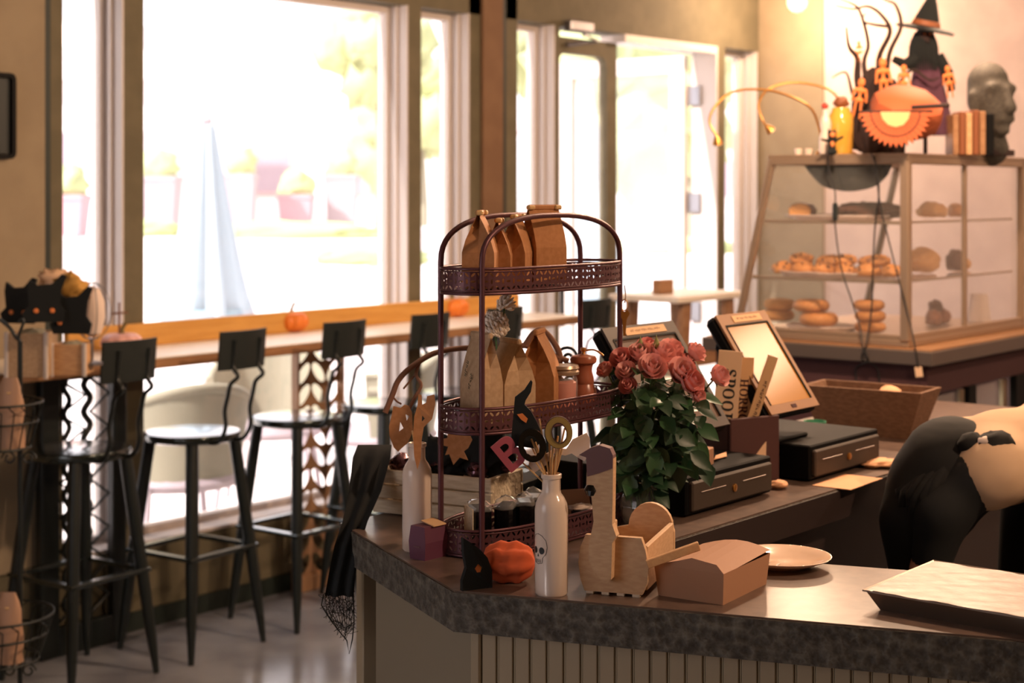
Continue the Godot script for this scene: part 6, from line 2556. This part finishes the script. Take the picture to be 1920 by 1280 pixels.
	for e in [[1612, 180, 0.95, -0.15, "orange skeleton doll hanging at the driftwood's far left"], [1612, 95, 0.5, 0.1, "small orange skeleton doll high on the driftwood's left branch"], [1656, 145, 1.0, 0.05, "orange skeleton doll hanging in the middle of the driftwood"], [1694, 150, 0.8, 0.0, "orange skeleton doll hanging before the purple gown"], [1777, 150, 0.75, 0.1, "orange skeleton doll hanging right of the purple gown"]]:
		var d := thing("skeleton_doll", e[4], "doll", Vector3.ZERO, YAW, "skeleton dolls on the driftwood")
		d.position = Vector3(4.909, 1.904, -2.412) + Basis(Vector3.UP, YAW) * Vector3((e[0] - 1650) * k, (200 - e[1]) * k, 0)
		d.rotation.z = e[3]
		var z: float = e[2]
		s = S()
		body_field(s, [[Vector3(0, 0.045, 0) * z, Vector3(0, 0.052, 0) * z, 0.013 * z, 0.012 * z], [Vector3(0, 0.03, 0) * z, Vector3(0, -0.01, 0) * z, 0.006 * z, 0.005 * z], [Vector3(-0.014, 0.02, 0) * z, Vector3(0.014, 0.02, 0) * z, 0.009 * z, 0.009 * z], [Vector3(-0.010, -0.014, 0) * z, Vector3(0.010, -0.014, 0) * z, 0.008 * z, 0.008 * z], [Vector3(-0.020, 0.022, 0) * z, Vector3(-0.026, -0.02, 0.004) * z, 0.005 * z, 0.004 * z], [Vector3(0.020, 0.022, 0) * z, Vector3(0.026, -0.02, 0.004) * z, 0.005 * z, 0.004 * z], [Vector3(-0.009, -0.018, 0) * z, Vector3(-0.012, -0.08, 0) * z, 0.005 * z, 0.004 * z], [Vector3(0.009, -0.018, 0) * z, Vector3(0.012, -0.08, 0) * z, 0.005 * z, 0.004 * z]], 0.0035, 0.003)
		put("body", s, M.eye_orange, d)
	# witch figure
	o = thing("witch_figure", "hanging witch figure in a purple gown and broad black hat on the pastry case", "figure", Vector3(5.127, 1.762, -2.365) * Vector3(1, 0, 1) + Vector3(0, ROOF, 0), YAW)
	mat("gown", "4d2b3c", 0.9)
	k = 5.36 / 3000.0
	s = S(true)
	var rows := []
	for i in 9:
		var f := i / 8.0
		var row := []
		for j in 40:
			var a := -TAU * j / 40
			var r: float = lerpf(0.085, 0.030, f) * (1.0 + 0.14 * cos(a * 7.0 + f * 2.0) * (1.0 - f * 0.6))
			row.append(Vector3(cos(a) * r + 0.02, lerpf(0.07, 0.38, f), sin(a) * r * 0.6))
		rows.append(row)
	grid(s, rows, true)
	put("gown", s, M.gown, o)
	s = S()
	body_field(s, [[Vector3(0.01, 0.40, 0.01), Vector3(0.008, 0.42, 0.012), 0.030, 0.028], [Vector3(0.01, 0.395, 0.035), Vector3(0.008, 0.385, 0.052), 0.008, 0.005], [Vector3(0.01, 0.375, 0.02), Vector3(0.01, 0.37, 0.03), 0.012, 0.010]], 0.004, 0.006)
	put("head", s, M.driftwood, o)
	s = S()
	for q in [-1, 1]:
		blob(s, Vector3(0.01 + q * 0.010, 0.412, 0.040), Vector3(0.004, 0.003, 0.003), 0.0, 1.0, 8)
	put("eyes", s, M.eye_orange, o)
	for q in [[-1, [[-0.012, 0.34], [-0.06, 0.31], [-0.10, 0.33]]], [1, [[0.05, 0.34], [0.085, 0.28], [0.10, 0.22]]]]:
		s = S()
		var pts := []
		for p in q[1]:
			pts.append(Vector3(p[0], p[1], 0.012))
		tube(s, pts, [0.022, 0.02, 0.012], 10)
		put("sleeve", s, M.felt_black, o)
	s = S(true)
	for j in 34:
		var a := PI * 0.1 + j * 0.155
		var b := Vector3(0.01 + cos(a) * 0.028, 0.42, sin(a + PI) * 0.026)
		tube(s, curve([b, b + Vector3(cos(a) * 0.02, -0.05, sin(a + PI) * 0.012), b + Vector3(cos(a) * 0.024, -0.13, sin(a + PI) * 0.01)], 3), [0.006, 0.006, 0.006, 0.005, 0.004, 0.003, 0.002], 5)
	put("hair", s, M.felt_black, o)
	s = S()
	place(Vector3(0.012, 0.432, 0), 0, 0.15, -0.18)
	lathe(s, [[0.0, -0.004], [0.095, -0.006], [0.10, 0.0], [0.094, 0.005], [0.048, 0.012], [0.040, 0.04], [0.024, 0.085], [0.010, 0.12], [0.0, 0.126]], 30)
	home()
	put("hat", s, M.felt_black, o)
	s = S()
	place(Vector3(0.012, 0.432, 0), 0, 0.15, -0.18)
	lathe(s, [[0.0485, 0.012], [0.050, 0.014], [0.0445, 0.030], [0.042, 0.031]], 30)
	home()
	put("hat_band", s, M.crust_dark, o)
	# orange round box, rattan half fan, books, black block and the dark stone head
	o = thing("round_box", "big orange faceted paper lantern lying tilted on the pastry case", "lantern", Vector3(4.806, 1.869, -2.268) * Vector3(1, 0, 1) + Vector3(0, ROOF, 0), YAW)
	mat("orange_paper", "a8522a", 0.75)
	s = S()
	place(Vector3(0, 0.135, 0), 0, 0.5, -0.12)
	lathe(s, [[0.0, -0.07], [0.075, -0.068], [0.112, -0.035], [0.120, 0.0], [0.112, 0.035], [0.075, 0.062], [0.0, 0.07]], 9)
	home()
	put("lantern_paper", s, M.orange_paper, o)
	s = S()
	tube(s, [Vector3(-0.05, 0.0, 0.0), Vector3(-0.05, 0.13, 0.0)], 0.007, 6)
	tube(s, [Vector3(0.06, 0.0, 0.0), Vector3(0.06, 0.13, 0.0)], 0.007, 6)
	tube(s, [Vector3(0.0, 0.0, -0.05), Vector3(0.0, 0.13, -0.03)], 0.007, 6)
	put("prop", s, M.driftwood, o)
	o = thing("rattan_fan", "half-round orange rattan fan with spokes leaning before the lantern", "fan", Vector3(4.653, 1.878, -2.235), YAW)
	k = 5.02 / 3000.0
	o.position.y = Vector3(4.653, 1.871, -2.235).y
	o.rotation.x = -0.12
	s = S()
	prism(s, px(k, [[-28, 0], [28, 0], [24, -14], [14, -25], [0, -29], [-14, -25], [-24, -14]]), -0.004, 0.004)
	put("hub", s, M.tin_tie, o)
	for j in 19:
		var a := PI + PI * (j + 0.5) / 19.0
		var d := Vector2(cos(a), sin(a))
		var w := Vector2(-d.y, d.x)
		s = S()
		prism(s, [d * 27 * k - w * 1.5 * k, d * 27 * k + w * 1.5 * k, d * 58 * k + w * 4.6 * k, d * 68 * k, d * 58 * k - w * 4.6 * k], -0.0025, 0.0025)
		put("spoke", s, M.orange_paper, o)
	s = S()
	var arc := []
	for j in 25:
		var a := PI + PI * j / 24.0
		arc.append(Vector3(cos(a) * 46 * k, sin(a) * 46 * k, 0.003))
	tube(s, arc, 0.0018, 5)
	tube(s, [Vector3(-68 * k, 0, 0), Vector3(70 * k, 0.003, 0)], 0.004, 6)
	put("ring", s, M.driftwood, o)
	s = S()
	tube(s, [Vector3(30 * k, 8 * k, 0.01), Vector3(100 * k, 12 * k, 0.012)], 0.007, 7)
	put("handle", s, M.driftwood, o)
	var words := ["tan upright book nearest the orange lantern", "brown upright book second in the row on the case", "tan upright book in the middle of the row on the case", "narrow brown upright book fourth in the row", "broad tan upright book nearest the stone head"]
	for i in 5:
		o = thing("book", words[i], "book", Vector3(5.126, 1.757, -2.255) * Vector3(1, 0, 1) + Basis(Vector3.UP, YAW) * Vector3(0.0225 * i, 0, 0) + Vector3(0, ROOF, 0), YAW, "upright books on the pastry case")
		s = S()
		var h: float = [0.135, 0.145, 0.14, 0.15, 0.146][i]
		box(s, Vector3(0, h / 2, 0), Vector3(0.019, h, 0.10), 0.002)
		put("cover", s, [M.bar_edge, M.crust_dark, M.wood_pale, M.crust_dark, M.bar_edge][i], o)
		s = S()
		box(s, Vector3(0, h / 2 + 0.001, -0.003), Vector3(0.013, h - 0.004, 0.096))
		put("pages", s, M.card_pale, o)
	s = S()
	place(Vector3(5.217, 1.754, -2.175) * Vector3(1, 0, 1) + Vector3(0, ROOF + 0.07, 0), YAW)
	box(s, Vector3.ZERO, Vector3(0.032, 0.14, 0.09), 0.003)
	home()
	tag(put("black_case", s, M.black_plastic), "upright black box between the books and the stone head", "box")
	o = thing("stone_head", "large dark stone head sculpture at the pastry case's right end", "sculpture", Vector3(5.381, 1.750, -2.228) * Vector3(1, 0, 1) + Vector3(0, ROOF, 0), YAW + 0.5)
	grain("dark_stone", "2e2a25", "4c463d", 0.05, Vector3(7, 7, 7), 0.8)
	s = S()
	body_field(s, [[Vector3(0, 0.03, 0), Vector3(0, 0.10, 0), 0.065, 0.045], [Vector3(0, 0.20, 0.0), Vector3(0, 0.26, -0.01), 0.078, 0.070], [Vector3(0, 0.12, 0.02), Vector3(0, 0.15, 0.03), 0.052, 0.06], [Vector3(-0.045, 0.235, 0.055), Vector3(0.045, 0.235, 0.055), 0.018, 0.018], [Vector3(0, 0.225, 0.075), Vector3(0, 0.165, 0.095), 0.014, 0.022], [Vector3(-0.022, 0.125, 0.078), Vector3(0.022, 0.125, 0.078), 0.011, 0.011], [Vector3(0, 0.095, 0.062), Vector3(0, 0.09, 0.066), 0.022, 0.02], [Vector3(-0.078, 0.16, 0.0), Vector3(-0.078, 0.21, -0.005), 0.013, 0.016], [Vector3(0.078, 0.16, 0.0), Vector3(0.078, 0.21, -0.005), 0.013, 0.016]], 0.008, 0.016)
	put("head", s, M.dark_stone, o)
	s = S()
	slab(s, -0.06, 0.06, 0.0, 0.022, -0.05, 0.06, 0.003)
	put("plinth", s, M.driftwood, o)


# ---------------------------------------------------------------- a body as one smooth skin round its bones (surface nets)
func body_field(s: SurfaceTool, bones: Array, cell: float, blend: float, flat := []) -> void:
	var lo := Vector3(INF, INF, INF)
	var hi := -lo
	for b in bones:
		for e in [b[0], b[1]]:
			var r: float = maxf(b[2], b[3]) + cell * 2.5
			lo = lo.min(e - Vector3(r, r, r))
			hi = hi.max(e + Vector3(r, r, r))
	var n := Vector3i(((hi - lo) / cell).ceil()) + Vector3i.ONE
	var field := PackedFloat32Array()
	field.resize(n.x * n.y * n.z)
	field.fill(1e3)
	for b in bones:
		var a: Vector3 = b[0]
		var c: Vector3 = b[1]
		var ab := c - a
		var len2 := maxf(ab.length_squared(), 1e-12)
		var reach: float = maxf(b[2], b[3]) + blend * 2.0 + cell * 2.0
		var i0 := Vector3i(((a.min(c) - Vector3(reach, reach, reach) - lo) / cell).floor()).max(Vector3i.ZERO)
		var i1 := Vector3i(((a.max(c) + Vector3(reach, reach, reach) - lo) / cell).ceil()).min(n - Vector3i.ONE)
		for z in range(i0.z, i1.z + 1):
			for y in range(i0.y, i1.y + 1):
				var at := (z * n.y + y) * n.x
				for x in range(i0.x, i1.x + 1):
					var p := lo + Vector3(x, y, z) * cell
					var t := clampf((p - a).dot(ab) / len2, 0.0, 1.0)
					var d: float = p.distance_to(a + ab * t) - lerpf(b[2], b[3], t)
					var old := field[at + x]
					if old > 100.0:
						field[at + x] = d
					else:
						var h := maxf(blend - absf(old - d), 0.0) / blend
						field[at + x] = minf(old, d) - h * h * blend * 0.25
	var ids := {}
	var pts: Array[Vector3] = []
	var sx := 1
	var sy := n.x
	var sz := n.x * n.y
	var corner := [0, sx, sy, sx + sy, sz, sx + sz, sy + sz, sx + sy + sz]
	var cpos := [Vector3(0, 0, 0), Vector3(1, 0, 0), Vector3(0, 1, 0), Vector3(1, 1, 0), Vector3(0, 0, 1), Vector3(1, 0, 1), Vector3(0, 1, 1), Vector3(1, 1, 1)]
	var edges := [[0, 1], [2, 3], [4, 5], [6, 7], [0, 2], [1, 3], [4, 6], [5, 7], [0, 4], [1, 5], [2, 6], [3, 7]]
	for z in n.z - 1:
		for y in n.y - 1:
			for x in n.x - 1:
				var i := z * sz + y * sy + x
				var f0 := field[i]
				if f0 > cell * 3.0 or f0 < -cell * 3.0:
					continue
				var neg := 0
				for c in 8:
					if field[i + corner[c]] < 0.0:
						neg += 1
				if neg == 0 or neg == 8:
					continue
				var sum := Vector3.ZERO
				var m := 0
				for e in edges:
					var fa := field[i + corner[e[0]]]
					var fb := field[i + corner[e[1]]]
					if (fa < 0.0) != (fb < 0.0):
						sum += cpos[e[0]].lerp(cpos[e[1]], fa / (fa - fb))
						m += 1
				ids[i] = pts.size()
				pts.append(lo + (Vector3(x, y, z) + sum / m) * cell)
	s.set_smooth_group(0)
	for i in ids:
		var f0 := field[i]
		for ax in 3:
			var st: int = [sx, sy, sz][ax]
			var u: int = [sy, sz, sx][ax]
			var v: int = [sz, sx, sy][ax]
			var f1 := field[i + st]
			if (f0 < 0.0) == (f1 < 0.0):
				continue
			if not (ids.has(i - u) and ids.has(i - v) and ids.has(i - u - v)):
				continue
			var a: Vector3 = pts[ids[i - u - v]]
			var b: Vector3 = pts[ids[i - v]]
			var c: Vector3 = pts[ids[i]]
			var d: Vector3 = pts[ids[i - u]]
			if f0 < 0.0:
				quad(s, a, b, c, d)
			else:
				quad(s, a, d, c, b)


func person() -> void:
	# a worker bending far forward over the counter's inner shelf, back uppermost, arms reaching down
	var o := thing("person", "person in a pale tan shirt bending low behind the counter with dark hair hanging down", "person", Vector3(3.067, 0.826, -1.332) * Vector3(1, 0, 1), YAW)
	var base := 0.0
	var k := 3.3 / 3000.0
	var p := func(x: float, y: float, z: float) -> Vector3: return Vector3((x - 1800) * k, 1.62 - (y - 360) * k - base, z)
	# skin: one body under the clothes
	var s := S()
	var hip: Vector3 = p.call(2000, 826, -0.05)
	var chest: Vector3 = p.call(1874, 848, 0.0)
	var neck: Vector3 = p.call(1808, 850, 0.01)
	var head: Vector3 = p.call(1772, 872, 0.01)
	var bones := [[hip, chest, 0.082, 0.062], [chest, neck, 0.06, 0.05], [neck, head, 0.055, 0.085], [head, p.call(1752, 908, 0.01), 0.085, 0.062], [p.call(1746, 898, 0.045), p.call(1740, 906, 0.05), 0.013, 0.012], [p.call(1779, 862, 0.085), p.call(1784, 872, 0.085), 0.016, 0.012]]
	for q in [-1, 1]:
		var sh: Vector3 = p.call(1836, 852, 0.10 * q)
		var el: Vector3 = p.call(1745, 930, 0.09 * q)
		var wr: Vector3 = p.call(1724, 1030, 0.08 * q)
		bones.append([chest, sh, 0.058, 0.05])
		bones.append([sh, el, 0.052, 0.042])
		bones.append([el, wr, 0.040, 0.027])
		bones.append([wr, p.call(1722, 1052, 0.08 * q), 0.030, 0.032])
		for fi in 4:
			var r0: Vector3 = p.call(1722 - fi * 3, 1058, 0.08 * q + (fi - 1.5) * 0.014)
			bones.append([r0, r0 + Vector3(-0.012, -0.030 - fi * 0.002, 0.0), 0.0095, 0.009])
			bones.append([r0 + Vector3(-0.012, -0.030 - fi * 0.002, 0.0), r0 + Vector3(-0.030, -0.050, 0.0), 0.009, 0.0075])
		bones.append([p.call(1732, 1046, 0.08 * q - 0.02 * q), p.call(1716, 1062, 0.08 * q - 0.04 * q), 0.011, 0.008])
		var hp: Vector3 = p.call(2000, 866, 0.075 * q - 0.05)
		var kn: Vector3 = p.call(1965, 1180, 0.09 * q - 0.02)
		bones.append([hip, hp, 0.095, 0.085])
		bones.append([hp, kn, 0.088, 0.058])
		bones.append([kn, Vector3(kn.x + 0.03, 0.09, kn.z - 0.04), 0.056, 0.04])
		bones.append([Vector3(kn.x + 0.03, 0.05, kn.z - 0.04), Vector3(kn.x - 0.13, 0.035, kn.z - 0.0), 0.045, 0.032])
	body_field(s, bones, 0.012, 0.035)
	put("body", s, M.skin, o)
	# shirt, hanging slack below the chest
	mat("shirt", "c9a98a", 0.9)
	s = S()
	var cloth := [[hip + Vector3(0, 0.008, 0), chest + Vector3(0, 0.004, 0), 0.094, 0.074], [chest + Vector3(0, 0.006, 0), neck + Vector3(0.012, 0.0, 0), 0.074, 0.060]]
	for q in [-1, 1]:
		var sh: Vector3 = p.call(1836, 852, 0.10 * q)
		cloth.append([chest, sh, 0.070, 0.062])
		cloth.append([sh, p.call(1818, 866, 0.10 * q), 0.062, 0.056])
	body_field(s, cloth, 0.014, 0.05)
	put("shirt", s, M.shirt, o)
	# black sleeves and apron bib
	s = S()
	var sleeves := []
	for q in [-1, 1]:
		sleeves.append([p.call(1838, 854, 0.10 * q), p.call(1815, 862, 0.10 * q), 0.050, 0.054])
		sleeves.append([p.call(1815, 858, 0.10 * q), p.call(1745, 930, 0.09 * q), 0.052, 0.048])
		sleeves.append([p.call(1745, 930, 0.09 * q), p.call(1727, 1024, 0.082 * q), 0.055, 0.038])
	body_field(s, sleeves, 0.012, 0.03)
	put("sleeves", s, M.black_matte, o)
	# hair falling past the face, with a tied bun
	mat("hair", "090808", 0.85)
	s = S()
	body_field(s, [[head + Vector3(0.012, 0.010, 0), p.call(1752, 898, 0.0), 0.104, 0.090], [p.call(1748, 880, 0.02), p.call(1715, 950, 0.03), 0.066, 0.055], [p.call(1775, 890, -0.02), p.call(1735, 980, -0.01), 0.070, 0.055], [p.call(1706, 960, 0.02), p.call(1702, 1060, 0.01), 0.055, 0.034], [p.call(1735, 980, 0.0), p.call(1728, 1080, 0.0), 0.062, 0.040], [p.call(1800, 892, 0.04), p.call(1782, 935, 0.04), 0.045, 0.036]], 0.013, 0.045)
	put("hair", s, M.hair, o)
	s = S()
	for q in 46:
		var a := -1.5 + 3.0 * q / 45.0
		var top: Vector3 = head + Vector3(0.05 - 0.03 * absf(a), 0.085 - 0.02 * absf(a), sin(a) * 0.07)
		var mid: Vector3 = p.call(1735 + 10 * sin(q * 2.1), 900, sin(a) * 0.10 + 0.01) + Vector3(-0.055 * cos(a), 0.0, 0.0)
		var low: Vector3 = p.call(1700 + 14 * sin(q * 1.3) + 26 * absf(sin(a)), 985 + 30 * sin(q * 0.9), sin(a) * 0.075)
		var end: Vector3 = p.call(1698 + 20 * sin(q * 1.7) + 24 * absf(sin(a)), 1060 + 24 * sin(q * 1.9), sin(a) * 0.05)
		tube(s, curve([top, mid, low, end], 4), [0.010, 0.012, 0.013, 0.013, 0.013, 0.012, 0.012, 0.011, 0.010, 0.009, 0.007, 0.005, 0.003], 6)
	put("hair_strands", s, M.hair, o)
	s = S()
	blob(s, p.call(1834, 806, 0.118), Vector3(0.042, 0.028, 0.030), 0.25, 4.0, 16)
	blob(s, p.call(1796, 808, 0.100), Vector3(0.028, 0.024, 0.024), 0.25, 4.0, 14)
	put("hair_bun", s, M.hair, o)
	s = S()
	tube(s, [p.call(1806, 800, 0.12), p.call(1813, 797, 0.13), p.call(1820, 800, 0.125)], 0.010, 8)
	put("hair_tie", s, M.felt_white, o)
	# trousers
	s = S()
	var legs := [[hip + Vector3(0.02, -0.02, 0), hip + Vector3(0.05, -0.03, 0), 0.112, 0.112]]
	for q in [-1, 1]:
		var hp: Vector3 = p.call(2000, 866, 0.075 * q - 0.05)
		var kn: Vector3 = p.call(1965, 1180, 0.09 * q - 0.02)
		legs.append([hp, kn, 0.092, 0.075])
		legs.append([kn, Vector3(kn.x + 0.03, 0.10, kn.z - 0.04), 0.076, 0.062])
	body_field(s, legs, 0.014, 0.04)
	put("trousers", s, M.black_matte, o)
	for q in [-1, 1]:
		var kn: Vector3 = p.call(1965, 1180, 0.09 * q - 0.02)
		s = S()
		body_field(s, [[Vector3(kn.x + 0.03, 0.055, kn.z - 0.04), Vector3(kn.x - 0.13, 0.045, kn.z), 0.055, 0.045], [Vector3(kn.x + 0.03, 0.075, kn.z - 0.04), Vector3(kn.x + 0.028, 0.09, kn.z - 0.04), 0.052, 0.05]], 0.01, 0.02)
		put("shoe", s, M.black_plastic, o)
